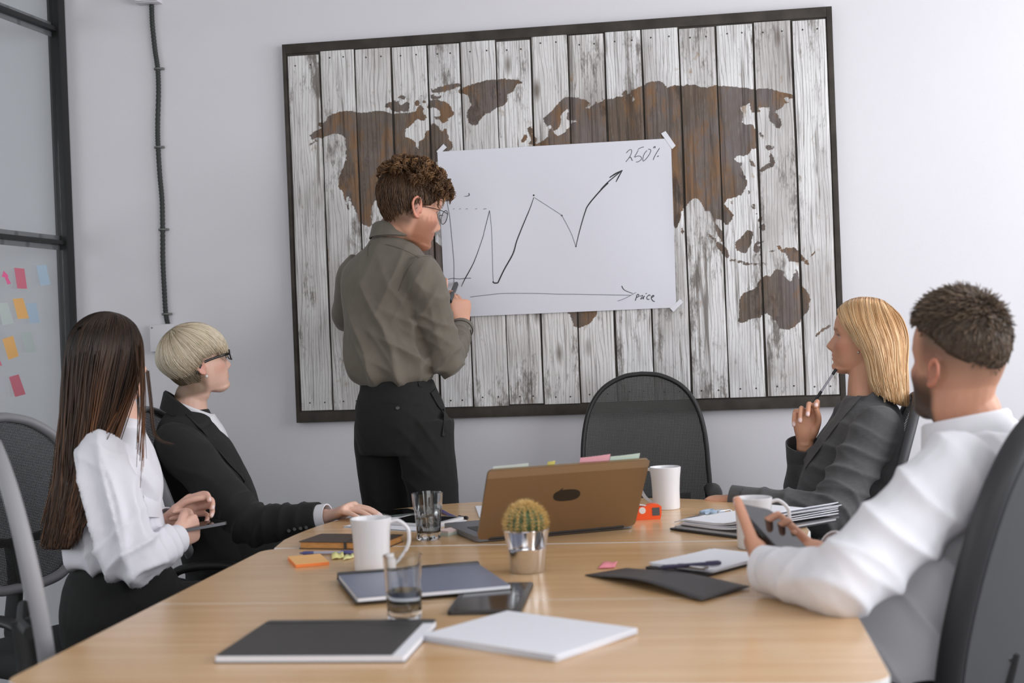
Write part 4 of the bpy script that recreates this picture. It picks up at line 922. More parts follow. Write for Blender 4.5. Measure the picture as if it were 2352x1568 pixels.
# hair: loose brown curls
m_hair1 = hair_material('brown_curls', rgb(38, 28, 20), rgb(168, 124, 80), .5, .4, rgb(98, 70, 46))
def zend1(az): a = abs(az); return np.interp(a, [0, 35, 55, 75, 95, 125, 180], [.066, .056, .034, .012, .004, -.058, -.072])
c0, axs, pole = (0, -.004, .030), (.088, .112, .104), (0, -.25, .97)
def tuck1(P): P = P.copy(); k = ss(-P[:, 2], -.05, .03); P[:, 0] *= 1-.10*k; P[:, 1] = np.where(P[:, 1] < 0, P[:, 1]*(1-.08*k), P[:, 1]); return P
Vs, Fs = cap_shell(c0, axs, pole, zend1, 18, 80, .84, .955, tuck1)
pieces = [(to_world(Vs+np.random.default_rng(2).normal(size=Vs.shape)*.0015, hm, hp, hs), Fs, .26)]
r9 = np.random.default_rng(4); n = 9; t = np.linspace(0, 1, n)
K1 = 2300; base = cap_paths(c0, axs, pole, zend1, K1, 60, 15, (.955, .985), .005, tuck=tuck1); S1 = np.empty((K1, n, 3)); h1 = np.empty((K1, n))
for i in range(K1):        # short sides and back, lying down along the head
    L0 = r9.uniform(.10, .22)*59; j0 = r9.uniform(0, 59-L0); q = j0+t*L0; P = np.stack([np.interp(q, np.arange(60), base[i, :, k]) for k in range(3)], 1); nrm = unit((P[0]-np.array(c0))/np.array(axs)**2)
    S1[i] = P + np.outer(.0035*t+.0012*np.sin(t*5+i), nrm) + np.outer(.0016*np.sin(t*6+i*1.7), np.cross(nrm, unit(P[-1]-P[0]))); h1[i] = np.clip(r9.normal(.34, .12), 0, 1)
V, F, h = strand_geo(to_world(S1.reshape(-1, 3), hm, hp, hs).reshape(S1.shape), .0012, .0005, h1); pieces.append((V, F, h))
CL, PER, n = 400, 8, 11; t = np.linspace(0, 1, n); S_ = []; hv = []; base = cap_paths(c0, axs, pole, zend1, 1500, 60, 5, (.96, 1.0), .004, tuck=tuck1)
for i in range(1500):      # curls on the top and the front
    if len(S_) >= CL*PER: break
    j = int(r9.uniform(.0, .97)*59); root_ = base[i, j]; top = float(ss(np.array(root_[2]+.30*root_[1]), .035, .085))
    if r9.random() > top*1.2: continue
    nrm = unit((root_-np.array(c0))/np.array(axs)**2); fl = unit(unit(base[i, min(59, j+3)]-base[i, max(0, j-3)])+r9.normal(size=3)*.55); fl = unit(fl-nrm*np.dot(fl, nrm)); L_ = r9.uniform(.024, .040)
    w_ = r9.uniform(5, 8.5); ph = r9.uniform(0, 6.28); cr = r9.uniform(.0045, .0080); e1 = unit(np.cross(nrm, fl)); tone = r9.normal(.50, .13)
    for q in range(PER):
        o3 = e1*r9.normal()*.0030+fl*r9.normal()*.004; cq = cr*r9.uniform(.8, 1.15); pq = ph+r9.normal()*.22
        S_.append(root_+o3+nrm*.004+np.outer(t*L_, fl*.8)+np.outer(cq*np.minimum(1, t*2.5)*np.cos(w_*t+pq), e1)+np.outer(cq*np.minimum(1, t*2.5)*(1+np.sin(w_*t+pq))+.012*top*np.sin(t*3.1), nrm)); hv.append(np.clip(tone+r9.normal()*.07+.13*np.sin(w_*t+ph), 0, 1))
S_ = np.array(S_); hv = np.array(hv)
V, F, h = strand_geo(to_world(S_.reshape(-1, 3), hm, hp, hs).reshape(S_.shape), .0013, .0005, hv); pieces.append((V, F, h))
hair_object(man1, pieces, m_hair1)
# round wire glasses
def wire_glasses(root, hm, hp, hs, kind='round', y=.107, z=.000, m=m_wire, r=.0010):
    mb = MB(); wl = lambda p: to_world([p], hm, hp, hs)[0]
    for s in (-1, 1):
        if kind == 'round': ring = [(s*.033+.0225*math.cos(t), y-.006*abs(math.cos(t)*.5+.5*s*1), z-.004+.0215*math.sin(t)) for t in np.linspace(0, 2*math.pi, 33)]
        else: ring = [(s*.034+.0255*math.copysign(abs(math.cos(t))**.55, math.cos(t)), y-.010*max(0, s*math.cos(t)), z-.003+.0165*math.copysign(abs(math.sin(t))**.6, math.sin(t))) for t in np.linspace(0, 2*math.pi, 33)]
        mb.tube([wl(p) for p in ring], r, 6, False)
        yy = ring[0 if s > 0 else 16][1]; xx = s*(.057 if kind == 'round' else .061)
        hinge = [(xx, yy, z+.004), (s*.0735, .065, z+.006), (s*.0765, .010, z+.003), (s*.078, -.016, z-.006), (s*.0765, -.034, z-.030)]
        P = smooth_path([wl(p) for p in hinge], 6); T_, A_, B_ = frames(P, hm[:, 2]); 
        mb.add(*tube_geo(P, r*1.1 if kind == 'round' else .0036, 8, True, hm[:, 2], r if kind == 'round' else .0014))
    mb.tube([wl((x, y+.004-.09*x*x*100*.0, z+.004+.002*math.cos(x*100))) for x in np.linspace(-.0115, .0115, 7)], r, 6)
    fr_ = child(root, 'glasses', mb, m)
    for s in (-1, 1):
        V = [wl((s*.033+(.0222 if kind == 'round' else .025)*math.copysign(abs(math.cos(t))**(1 if kind == 'round' else .55), math.cos(t)), y-.003, z-.004+(.0212 if kind == 'round' else .016)*math.copysign(abs(math.sin(t))**(1 if kind == 'round' else .6), math.sin(t)))) for t in np.linspace(0, 2*math.pi, 28, endpoint=False)]
        V2 = [p+hm[:, 1]*.0012 for p in V]; F = [tuple(range(27, -1, -1)), tuple(range(28, 56))]+[(i, (i+1) % 28, 28+(i+1) % 28, 28+i) for i in range(28)]
        o = link_mesh('lens', V+V2, F, m_lens, None, False); o.parent = fr_
wire_glasses(man1, hm, hp, hs)
# the marker in his hand
tip = W(1049, 648, 4.0); tip = on_y(1049, 649, SH_Y-.004); bot = W(1032, 692, 4.31); ax_ = unit(tip-bot)
mk = thing('marker_pen', 'black marker pen in the hand drawing on the paper sheet', 'marker', bot)
L_ = np.linalg.norm(tip-bot); mb = MB(); mb.lathe([(.0070, 0), (.0082, .001), (.0085, .006), (.0085, L_-.035), (.0070, L_-.028), (.0055, L_-.012)], 18, bot, ax_); child(mk, 'barrel', mb, mat('black_marker_plastic', rgb(20, 20, 22), .4))
mb = MB(); mb.lathe([(.0088, .008), (.0092, .010), (.0092, .014), (.0088, .016)], 18, bot, ax_); child(mk, 'ring', mb, mat('marker_ring', rgb(70, 70, 72), .4))
mb = MB(); mb.lathe([(.0045, L_-.012), (.0040, L_-.004), (.0022, L_-.001), (0, L_)], 12, bot, ax_); child(mk, 'nib', mb, mat('felt_nib', rgb(20, 20, 20), .8))
# ================================================================ 2. woman with short blond hair in the black jacket
zc = 4.12; r_, f_ = frame_of(R(70))
wom2 = person('woman with short blond hair, glasses and black jacket resting a hand on the table', W(520, 1300, zc))
hm = hf(R(50), R(13), R(2)); hp = W(453, 833, 4.12); hs = 0.91
Rs, Re, Rw = W(412, 1025, 3.98), W(578, 1205, 3.80), W(752, 1186, 3.70)
Ls, Le, Lw = W(440, 985, 4.28), W(560, 1190, 4.32), W(650, 1270, 4.15)
nb = W(438, 930, 4.12)
V0, F0 = head_geo(0.85, 0.97, .9); geos = [(to_world(V0, hm, hp, hs), F0)] + [(to_world(v, hm, hp, hs), f) for s in (-1, 1) for v, f in ear_geo(s, .80)]
geos.append(limb([to_world([(0, -.024, -.02)], hm, hp, hs)[0], to_world([(0, -.026, -.08)], hm, hp, hs)[0], nb+UP*.02, nb-UP*.06], [.047, .047, .049, .055], 20, 5))
geos.append(torso_geo([(nb-UP*.04, r_, f_, .06, .045, 2), (nb-UP*.10, r_, f_, .12, .07, 2), (nb-UP*.22, r_, f_, .12, .075, 2.2)]))
nl = []
for a, b, c in ((Rs, Re, Rw), (Ls, Le, Lw)): geos.append(limb([a, a*.5+b*.5, b, b*.5+c*.5, c], [.036, .032, .027, .027, .022], 12, 4))
hd = unit(W(830, 1172, 3.64)-Rw)
g, hs_ = hand_geo(Rw, unit(hd+UP*.22), np.array([.05, .10, -1.0]), 1, [(.55, .25, .12), (.52, .22, .12), (.50, .22, .12), (.48, .22, .12)], (.15, .15, .1), (.8, .55, .25), .10, .92, nl); geos += g
g, _ = hand_geo(Lw, unit(f_-UP*.15), -UP, -1, [(.3, .2, .1)]*4, (.2, .1, .1), sc=.9); geos += g
nape = [(lambda x, y, z: ss(-z, .005, .02)*ss(z, -.108, -.090)*ss(-y, -.012+.0, .012)*ss(-np.abs(x), -.075, -.055)*.8, (104, 84, 62))]
make_body(wom2, geos, hm, hp, hs, (228, 186, 166), fade=nape, brow=(140, 112, 84), lip=(200, 120, 112), nails=nl)
def S(px, py, a, b, e=2.3, z=zc): return (W(px, py, z), r_, f_, a, b, e)
jk = [torso_geo([S(560, 1370, .185, .15), S(530, 1280, .175, .145), S(500, 1190, .165, .140), S(470, 1095, .170, .135), S(444, 1020, .166, .115), S(428, 972, .125, .085), S(432, 940, .070, .062)], 36)]
jk.append(limb([Rs+(nb-Rs)*.22+UP*.01, Rs, Rs*.6+Re*.4, Re*.85+Rs*.15, Re, Re*.7+Rw*.3, Re*.35+Rw*.65, Re*.10+Rw*.90], [.062, .072, .068, .062, .061, .054, .046, .042], 20, 5))
jk.append(limb([Ls+(nb-Ls)*.22+UP*.01, Ls, Ls*.5+Le*.5, Le, Le*.5+Lw*.5, Le*.08+Lw*.92], [.062, .070, .064, .058, .050, .040], 20, 5))
folds = [(Re, unit(Re-Rs)*.75+CU*.2, .055, .017, .09), (Re*.5+Rw*.5, unit(Rw-Re), .055, .012, .09), (Rs*.7+Re*.3, CR*.5+CU*.86, .085, .010, .10), (W(520, 1150, 4.0), CR*.75+CU*.66, .09, .012, .12)]
jacket = garment(wom2, 'jacket', jk, m_black_wool, .006, folds, .0012, 6, 5)
bv = bvh_of(jacket); zz = 4.0
lap = lambda L_, R_, nm, m, lift=.006, th=.004: child(wom2, nm, MB().add(*strip_on(bv, L_, R_, lift, th, 4, zz)), m)
lap([(384, 928), (420, 948), (458, 985), (465, 992), (520, 1060), (560, 1105), (600, 1140)], [(400, 900), (440, 930), (480, 965), (500, 986), (548, 1050), (585, 1105), (618, 1155)], 'lapel', m_black_wool)
# collars: jacket collar and the white shirt collar inside it
mb = MB(); mb.add(*collar_geo(nb-UP*.010-f_*.006, r_, f_, unit(UP*.95+f_*.14), .076, .072, .056, .015, 40, .92, .085, front_h=.35)); child(wom2, 'jacket_collar', mb, m_black_wool)
mb = MB(); mb.add(*collar_geo(nb-UP*.024+f_*.004, r_, f_, unit(UP*.95+f_*.20), .061, .062, .044, .010, 14, 1.0, .055)); child(wom2, 'shirt_collar', mb, m_white_cot)
mb = MB(); mb.add(*torso_geo([(nb-UP*.03+f_*.040, r_, f_, .045, .030, 2), (nb-UP*.10+f_*.075, r_, f_, .055, .033, 2), (nb-UP*.20+f_*.088, r_, f_, .05, .030, 2)], 20, 4)); child(wom2, 'shirt_front', mb, m_white_cot)
ax_ = unit(Rw-Re); wr_ = Rw-ax_*.004
mb = MB(); mb.add(*cuff_geo(wr_-ax_*.055, wr_-ax_*.022, .045, .043, ref=UP)); child(wom2, 'sleeve_end', mb, m_black_wool)
mb = MB(); mb.add(*cuff_geo(wr_-ax_*.05, wr_+ax_*.006, .036, .0355, ref=UP)); child(wom2, 'shirt_cuff', mb, m_white_cot)
for k in range(4):
    px, py = 664+k*13.3, 1217-k*1.8-(0 if k else -2); c = on_mesh(bv, px, py-1, .002, 3.72); mb = MB(); mb.lathe([(.0066, -.002), (.0068, .002), (.0055, .0032), (.0045, .0022), (0, .0022)], 14, c, -unit(ray(px, py))); child(wom2, 'sleeve_button', mb, mat('black_button', rgb(30, 30, 30), .3))
# ring on the hand and pearl at the ear
rc = W(820, 1174, 3.655); mb = MB(); mb.tube([rc+(CF*math.cos(t)*.0+np.array([0, 0, 1])*math.sin(t)+np.array([-.3, .95, 0])*math.cos(t))*.0088 for t in np.linspace(0, 2*math.pi, 20)], .0013, 6, False); child(wom2, 'ring', mb, mat('silver', rgb(200, 198, 196), .2, metal=1.0))
mb = MB(); mb.add(*ball(to_world([(.0775, -.006, -.042)], hm, hp, hs)[0], .0042)); child(wom2, 'pearl_earring', mb, mat('pearl', rgb(236, 232, 230), .2))
wire_glasses(wom2, hm, hp, hs, 'square', .106, .004, mat('black_acetate', rgb(34, 33, 34), .25), .0021)
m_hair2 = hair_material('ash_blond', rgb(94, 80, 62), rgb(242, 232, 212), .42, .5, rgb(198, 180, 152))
def zend2(az): a = abs(az); return np.interp(a, [0, 25, 45, 62, 78, 92, 105, 125, 150, 180], [.014, .012, .018, .030, .027, .025, .006, -.014, -.024, -.028])
c0, axs, pole = (0, -.010, .026), (.098, .122, .112), (0, -.40, .92)
def tuck2(P): P = P.copy(); k = ss(-P[:, 2], -.035, .060); P[:, 0] *= 1-.14*k; P[:, 1] = np.where(P[:, 1] < 0, P[:, 1]*(1-.22*k), P[:, 1]*(1-.04*k)); return P
Vs, Fs = cap_shell(c0, axs, pole, zend2, 20, 90, .80, .965, tuck2); pieces = [(to_world(Vs, hm, hp, hs), Fs, .33)]
K, n = 2600, 11; r9 = np.random.default_rng(8); S_ = cap_paths(c0, axs, pole, zend2, K, n, 9, (.955, 1.012), .006, tuck=tuck2)
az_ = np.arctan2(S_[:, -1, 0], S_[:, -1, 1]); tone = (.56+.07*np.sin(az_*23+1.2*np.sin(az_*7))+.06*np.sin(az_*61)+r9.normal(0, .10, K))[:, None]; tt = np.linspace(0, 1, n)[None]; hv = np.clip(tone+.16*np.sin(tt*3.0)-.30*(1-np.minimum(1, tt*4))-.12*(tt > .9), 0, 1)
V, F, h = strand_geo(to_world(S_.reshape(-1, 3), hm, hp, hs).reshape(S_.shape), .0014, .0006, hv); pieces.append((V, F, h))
C2, A2 = (0, -.006, .018), (.083, .103, .108); S2 = cap_paths(C2, A2, pole, lambda a: np.interp(abs(a), [0, 100, 112, 130, 180], [.05, .0, -.050, -.086, -.094]), 1500, 26, 77, (.985, 1.01), .004, tuck=lambda P: np.stack([P[:, 0]*(1-.12*ss(-P[:, 2], .0, .10)), np.where(P[:, 1] < 0, P[:, 1]*(1-.10*ss(-P[:, 2], .0, .10)), P[:, 1]), P[:, 2]], 1))
az2 = np.degrees(np.arctan2(S2[:, -1, 0], S2[:, -1, 1])); S2 = S2[np.abs(az2) > 108][:, 14:]
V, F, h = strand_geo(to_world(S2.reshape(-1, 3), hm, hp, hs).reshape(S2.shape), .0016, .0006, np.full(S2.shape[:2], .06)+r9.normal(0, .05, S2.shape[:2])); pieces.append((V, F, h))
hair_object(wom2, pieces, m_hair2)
# seated legs
def seated(root, pelvis, f, r, m, spread=.10, thigh=.44, seat=.50, extra=None, wide=.17, shoe=True):
    g = [torso_geo([(np.array([pelvis[0], pelvis[1], seat-.08]), r, f, wide, .14, 2.6), (np.array([pelvis[0], pelvis[1], seat+.02]), r, f, wide+.012, .155, 2.6), (np.array([pelvis[0], pelvis[1], seat+.10]), r, f, wide-.005, .14, 2.4), (np.array([pelvis[0], pelvis[1], seat+.17]), r, f, wide-.025, .125, 2.3)], 28)]
    feet = []
    for s in (-1, 1):
        h = np.array([pelvis[0], pelvis[1], seat])+r*s*.085; k = h+f*thigh+r*s*(spread-.085); k[2] = seat+.02; a = k+f*.03; a[2] = .10
        g.append(limb([h, h*.5+k*.5, k, k*.5+a*.5+f*-.02, a], [.085, .080, .065, .058, .050], 18, 5)); feet.append(a)
    if extra: g += extra
    o = garment(root, 'trousers' if m is not None and root is not wom1_dummy else 'skirt', g, m, .008, (), .001, 6, 7)
    if shoe:
        for a in feet:
            V, F = union_mesh([shoe_geo(a, f, .24), limb([a+UP*.03, a-UP*.03], [.042, .042], 12, 2)], .008, 3); keep_world(link_mesh('shoe', V, F, m_shoe), root)
    return o
wom1_dummy = None
seated(wom2, W(545, 1320, zc), f_, r_, m_trouser, seat=.50)
# ================================================================ 3. woman with long brown hair in the white blouse
zc = 3.45; r_, f_ = frame_of(R(68))
wom1 = person('woman with very long brown hair and white blouse holding a phone', W(280, 1330, zc))
hm = hf(R(36), R(3), R(0)); hp = W(252, 828, 3.46); hs = 0.91
Rs, Re, Rw = W(234, 1058, 3.31), W(300, 1285, 3.25), W(405, 1240, 3.43)
Ls, Le, Lw = W(286, 1028, 3.60), W(345, 1240, 3.68), W(385, 1196, 3.58)
nb = W(270, 955, zc)
V0, F0 = head_geo(0.9, 0.96, .95); geos = [(to_world(V0, hm, hp, hs), F0)] + [(to_world(v, hm, hp, hs), f) for s in (-1, 1) for v, f in ear_geo(s, .55)]
geos.append(limb([to_world([(0, -.02, -.02)], hm, hp, hs)[0], to_world([(0, -.02, -.07)], hm, hp, hs)[0], nb+UP*.02, nb-UP*.06], [.047, .047, .049, .055], 20, 5))
geos.append(torso_geo([(nb-UP*.04, r_, f_, .06, .045, 2), (nb-UP*.10, r_, f_, .12, .07, 2), (nb-UP*.22, r_, f_, .12, .075, 2.2)]))
nl = []
for a, b, c in ((Rs, Re, Rw), (Ls, Le, Lw)): geos.append(limb([a, a*.5+b*.5, b, b*.5+c*.5, c], [.036, .032, .027, .027, .022], 12, 4))
# right hand: back of the hand to the camera, fingers closed round the phone; left hand behind it
g, _ = hand_geo(Rw, unit(W(448, 1212, 3.50)-Rw), unit(np.array([-.25, .85, .25])), 1, [(.75, 1.0, .5), (.85, 1.05, .5), (.95, 1.1, .5), (1.0, 1.1, .5)], (.35, .3, .2), (.75, .55, .3), .04, .93, nl); geos += g
g, _ = hand_geo(Lw, unit(W(432, 1166, 3.60)-Lw), unit(np.array([.1, -.75, -.55])), -1, [(.5, .9, .5), (.6, 1.0, .5), (.7, 1.0, .5), (.8, 1.0, .5)], (.3, .3, .2), (.8, .5, .2), .04, .92, nl); geos += g
make_body(wom1, geos, hm, hp, hs, (226, 180, 160), brow=(70, 52, 40), lip=(190, 108, 102), nails=nl)
def S(px, py, a, b, e=2.3, z=zc): return (W(px, py, z), r_, f_, a, b, e)
bl = [torso_geo([S(275, 1300, .118, .100), S(273, 1284, .150, .128), S(268, 1240, .155, .130), S(262, 1180, .148, .122), S(258, 1110, .152, .124), S(258, 1050, .150, .108), S(262, 1010, .128, .086), S(268, 978, .075, .060), S(270, 962, .058, .052)], 36)]
bl.append(limb([Rs+(nb-Rs)*.25+UP*.01, Rs, Rs*.55+Re*.45, Re*.8+Rs*.2, Re, Re*.75+Rw*.25, Re*.35+Rw*.65, Re*.14+Rw*.86], [.056, .064, .068, .068, .064, .060, .054, .042], 20, 5))
bl.append(limb([Ls+(nb-Ls)*.25+UP*.01, Ls, Ls*.5+Le*.5, Le, Le*.5+Lw*.5, Le*.1+Lw*.9], [.056, .060, .062, .058, .050, .040], 20, 5))
folds = [(Re, unit(Re-Rs)*.6+CR*.5, .055, .020, .10), (W(230, 1180, 3.3), CR*.9+CU*.3, .07, .022, .17), (Rs*.5+Re*.5, CR*.9+CU*.25, .065, .020, .14), (Rs, CR*.4+CU*.9, .05, .010, .07), (Re*.5+Rw*.5, unit(Rw-Re), .048, .011, .07), (W(200, 1270, 3.3), CR, .06, .012, .12), (W(350, 1130, 3.3), CR*.7+CU*.7, .08, .008, .10)]
blouse = garment(wom1, 'blouse', bl, m_white_blouse, .006, folds, .0015, 6, 7)
bv = bvh_of(blouse); zz = 3.3
mb = MB(); mb.add(*collar_geo(nb-UP*.022+f_*.004, r_, f_, unit(UP*.96+f_*.16), .062, .060, .040, .013, 24, .95, .035)); child(wom1, 'collar', mb, m_white_blouse)
mb = MB(); mb.add(*strip_on(bv, [(326, 1098), (330, 1140), (330, 1186)], [(362, 1092), (369, 1140), (366, 1188)], .002, .002, 3, zz)); child(wom1, 'chest_pocket', mb, m_white_blouse)
ax_ = unit(Rw-Re); mb = MB(); mb.add(*cuff_geo(Rw-ax_*.045, Rw+ax_*.010, .041, .038, ref=UP)); child(wom1, 'cuff', mb, m_white_blouse)
ax_ = unit(Lw-Le); mb = MB(); mb.add(*cuff_geo(Lw-ax_*.045, Lw+ax_*.008, .040, .037, ref=UP)); child(wom1, 'cuff', mb, m_white_blouse)
# skirt and lower legs
pv = W(280, 1350, zc); g = [torso_geo([S(275, 1290, .120, .105), S(278, 1330, .160, .140), (np.array([pv[0], pv[1], .56]), r_, f_, .178, .155, 2.5), (np.array([pv[0], pv[1], .47]), r_, f_, .172, .15, 2.6)], 30)]
g.append(torso_geo([(np.array([pv[0], pv[1], .53])+f_*a, r_, UP, w_, h_, 2.5) for a, w_, h_ in ((-.05, .17, .08), (.15, .175, .082), (.35, .15, .072), (.46, .125, .062))], 26))
garment(wom1, 'skirt', g, m_trouser, .007, [(W(300, 1360, 3.3), CR*.5+CU*.8, .08, .007, .15)], .001, 6, 8)
for s in (-1, 1):
    k = np.array([pv[0], pv[1], .50])+f_*.44+r_*s*.07; a = k-f_*.02; a[2] = .10
    V, F = union_mesh([limb([k-f_*.06, k, k*.5+a*.5, a, a-UP*.04], [.05, .052, .050, .034, .034], 14, 4)], .007, 3); keep_world(link_mesh('tights', V, F, mat('black_tights', rgb(36, 34, 34), .7)), wom1)
    V, F = union_mesh([shoe_geo(a, f_, .23)], .007, 3); keep_world(link_mesh('shoe', V, F, m_shoe), wom1)
# very long hair: combed over the head, then falling down her back
m_hair3 = hair_material('long_brown', rgb(30, 23, 18), rgb(178, 116, 70), .48, .35, rgb(84, 58, 40))
def zend3(az): a = abs(az); return np.interp(a, [0, 20, 40, 60, 90, 180], [.085, .075, .050, .024, .020, .018])
c0, axs, pole = (0, -.008, .022), (.094, .114, .114), (0, .28, .96)
Vs, Fs = cap_shell(c0, axs, pole, zend3, 18, 80, .80, .975); pieces = [(to_world(Vs, hm, hp, hs), Fs, .16)]
r9 = np.random.default_rng(21); NC, NH = 12, 15
def fall(P, az, j):
    """hanging part of one strand; az = where it leaves the head, j = 0 gives the quiet guide"""
    P0 = P[-1]; T0 = unit(P[-1]-P[-3])*.26; u = ((az+360) % 360-48)/264.0
    v = float(np.clip(u*1.45+j*r9.normal()*.06, 0, 1)); ey = 1262-70*np.clip(.45-v, 0, 1)/.45-j*abs(r9.normal())*38
    E = W(np.interp(v, [0, .35, .7, 1], [206, 172, 132, 108])+j*r9.normal()*6, ey, np.interp(v, [0, .4, 1], [3.26, 3.285, 3.40])+j*r9.normal()*.010); T1 = unit(W(122, 1262, 3.35)-W(170, 1080, 3.33))*.30
    t = np.linspace(0, 1, NH+1)[1:, None]; Q = (2*t**3-3*t**2+1)*P0+(t**3-2*t**2+t)*T0+(-2*t**3+3*t**2)*E+(t**3-t**2)*T1
    if j: Q = Q + np.outer(np.sin(np.linspace(0, 5+r9.random()*3, NH)+r9.random()*6)*np.linspace(0, 1, NH)*.004, unit(np.cross(T1, CF)))
    return Q
# under-layer: a closed sheet of quiet strands
pole_u = unit(pole); gz = np.linspace(50, 310, 56); Q0 = []
for a in gz:
    ph_t = cap_paths(c0, axs, pole, zend3, 90, NC, s_rng=(.985, .985), jit=0, phis=np.linspace(0, 2*math.pi, 90, endpoint=False)) if a == gz[0] else ph_t
    azs = (np.degrees(np.arctan2(ph_t[:, -1, 0], ph_t[:, -1, 1]))+360) % 360; P = to_world(ph_t[int(np.argmin(np.abs(azs-a)))], hm, hp, hs); Q0.append(np.concatenate([P[-4:], fall(P, a, 0)]))
Q0 = np.array(Q0); mm, nn_, _ = Q0.shape; du, dv = np.gradient(Q0, axis=0), np.gradient(Q0, axis=1); Nn = np.cross(du, dv); Nn /= np.linalg.norm(Nn, axis=2, keepdims=True)+1e-9; inw = np.sign(((hp-UP*.1)-Q0.mean(1).mean(0))@Nn.mean(1).mean(0)) or 1
A_, B_ = Q0, Q0+(nb-UP*.1-Q0)*.06; o = mm*nn_; F = []
for i in range(mm-1):
    for j in range(nn_-1): a = i*nn_+j; F += [(a, a+nn_, a+nn_+1, a+1), (o+a, o+a+1, o+a+nn_+1, o+a+nn_)]
    F.append((i*nn_+nn_-1, (i+1)*nn_+nn_-1, o+(i+1)*nn_+nn_-1, o+i*nn_+nn_-1))
for j in range(nn_-1): F += [(j, j+1, o+j+1, o+j), ((mm-1)*nn_+j, o+(mm-1)*nn_+j, o+(mm-1)*nn_+j+1, (mm-1)*nn_+j+1)]
tl0 = np.tile(np.linspace(0, 1, nn_), (mm, 1)); cl0 = .5+.5*np.sin(np.radians(gz)*9+2*np.sin(np.radians(gz)*4)); h0_ = (.14+.30*ss(tl0, .1, .6)*(.3+.7*cl0[:, None])).reshape(-1); pieces.append((np.concatenate([A_.reshape(-1, 3), B_.reshape(-1, 3)]), F, np.concatenate([h0_, h0_])))
K = 2500; C_ = cap_paths(c0, axs, pole, zend3, K, NC, 22, (.98, 1.02), .012)
az = np.degrees(np.arctan2(C_[:, -1, 0], C_[:, -1, 1])); keep = np.abs(az) > 46; C_ = C_[keep]; az = az[keep]; K = len(C_)
Cw = to_world(C_.reshape(-1, 3), hm, hp, hs).reshape(C_.shape); S_ = np.empty((K, NC+NH, 3)); hv = np.empty((K, NC+NH)); tl = np.linspace(0, 1, NC+NH)
for i in range(K):
    S_[i, :NC] = Cw[i]; a = az[i]; u = ((a+360) % 360-48)/264.0
    if u < .10 and r9.random() < .22:
        E = W(322+r9.normal()*6, 1035+r9.normal()*32, 3.24+r9.normal()*.01); P0 = Cw[i, -1]; t = np.linspace(0, 1, NH+1)[1:, None]; S_[i, NC:] = P0*(1-t)+E*t+np.outer(np.sin(t[:, 0]*3.1), CR*.006)
    else: S_[i, NC:] = fall(Cw[i], a, 1.0)
    ra = math.radians((a+360) % 360); cl = .5+.5*math.sin(ra*9+2*math.sin(ra*4)); hv[i] = np.clip(.07+.54*ss(tl, .24, .75)*(.25+.75*cl)+r9.normal()*.09, 0, 1)
for _ in range(4): S_[:, 6:-2] = (S_[:, 5:-3]+2*S_[:, 6:-2]+S_[:, 7:-1])/4
V, F, h = strand_geo(S_, .0021, .0007, hv); pieces.append((V, F, h))
# a loose wisp
wi = smooth_path([W(338, 850, 3.30), W(346, 920, 3.30), W(352, 985, 3.30), W(366, 1008, 3.31), W(398, 1019, 3.32)], 6); Wn = np.array([wi+r9.normal(size=3)*.002 for _ in range(9)]); V, F, h = strand_geo(Wn, .0012, .0004, np.full(Wn.shape[:2], .45)); pieces.append((V, F, h))
hair_object(wom1, pieces, m_hair3)
# her phone
pc = W(478, 1203, 3.52); ph = thing('smartphone', 'slim dark phone held by the woman in the white blouse', 'phone', pc)
xa = unit(W(512, 1196, 3.56)-W(445, 1208, 3.50)); za = unit(np.array([-.12, -.16, .98])-xa*np.dot([-.12, -.16, .98], xa)); ya = np.cross(za, xa)
mb = MB(); mb.prism(rrect(.145, .070, .009), -.0038, .0030, (pc-xa*.035, xa, ya, za)); child(ph, 'casing', mb, mat('phone_silver', rgb(120, 120, 124), .3, metal=.6))
mb = MB(); mb.prism(rrect(.139, .064, .007), .0030, .0037, (pc-xa*.035, xa, ya, za)); child(ph, 'screen', mb, mat('dark_screen', rgb(16, 17, 19), .08))
# ================================================================ 4. blonde woman in the charcoal jacket
zc = 3.87; r_, f_ = frame_of(R(-72))
wom3 = person('blonde woman in charcoal jacket holding a pen to her chin', W(1900, 1300, zc))
hm = hf(R(-69), R(8), R(0)); hp = W(1985, 778, 3.87); hs = 0.91
Ls, Le, Lw = W(2012, 992, 3.73), W(1905, 1180, 3.62), W(1692, 1146, 3.74)
Rs, Re, Rw = W(1955, 975, 4.02), W(1846, 1128, 3.98), W(1849, 1012, 3.90)
nb = W(1988, 888, zc)
V0, F0 = head_geo(1.05, 0.95, 1.0); geos = [(to_world(V0, hm, hp, hs), F0)] + [(to_world(v, hm, hp, hs), f) for s in (-1, 1) for v, f in ear_geo(s, .80)]
geos.append(limb([to_world([(0, -.02, -.02)], hm, hp, hs)[0], to_world([(0, -.02, -.07)], hm, hp, hs)[0], nb+UP*.02, nb-UP*.06], [.046, .046, .048, .055], 20, 5))
geos.append(torso_geo([(nb-UP*.04, r_, f_, .06, .045, 2), (nb-UP*.10, r_, f_, .12, .07, 2), (nb-UP*.22+f_*.02, r_, f_, .12, .085, 2.2)]))
nl = []
for a, b, c in ((Rs, Re, Rw), (Ls, Le, Lw)): geos.append(limb([a, a*.5+b*.5, b, b*.5+c*.5, c], [.036, .032, .027, .027, .022], 12, 4))
g, _ = hand_geo(Rw, unit(W(1852, 940, 3.885)-Rw), unit(np.array([-.15, -1.0, .10])), 1, [(.45, .95, .55), (.75, 1.15, .6), (.95, 1.2, .6), (1.05, 1.25, .6)], (.30, .35, .25), (.80, .55, .25), .06, .95, nl); geos += g
g, _ = hand_geo(Lw, unit(np.array([-.75, .55, -.05])), -UP, -1, [(.25, .2, .1)]*4, (.2, .1, .1), sc=.9); geos += g
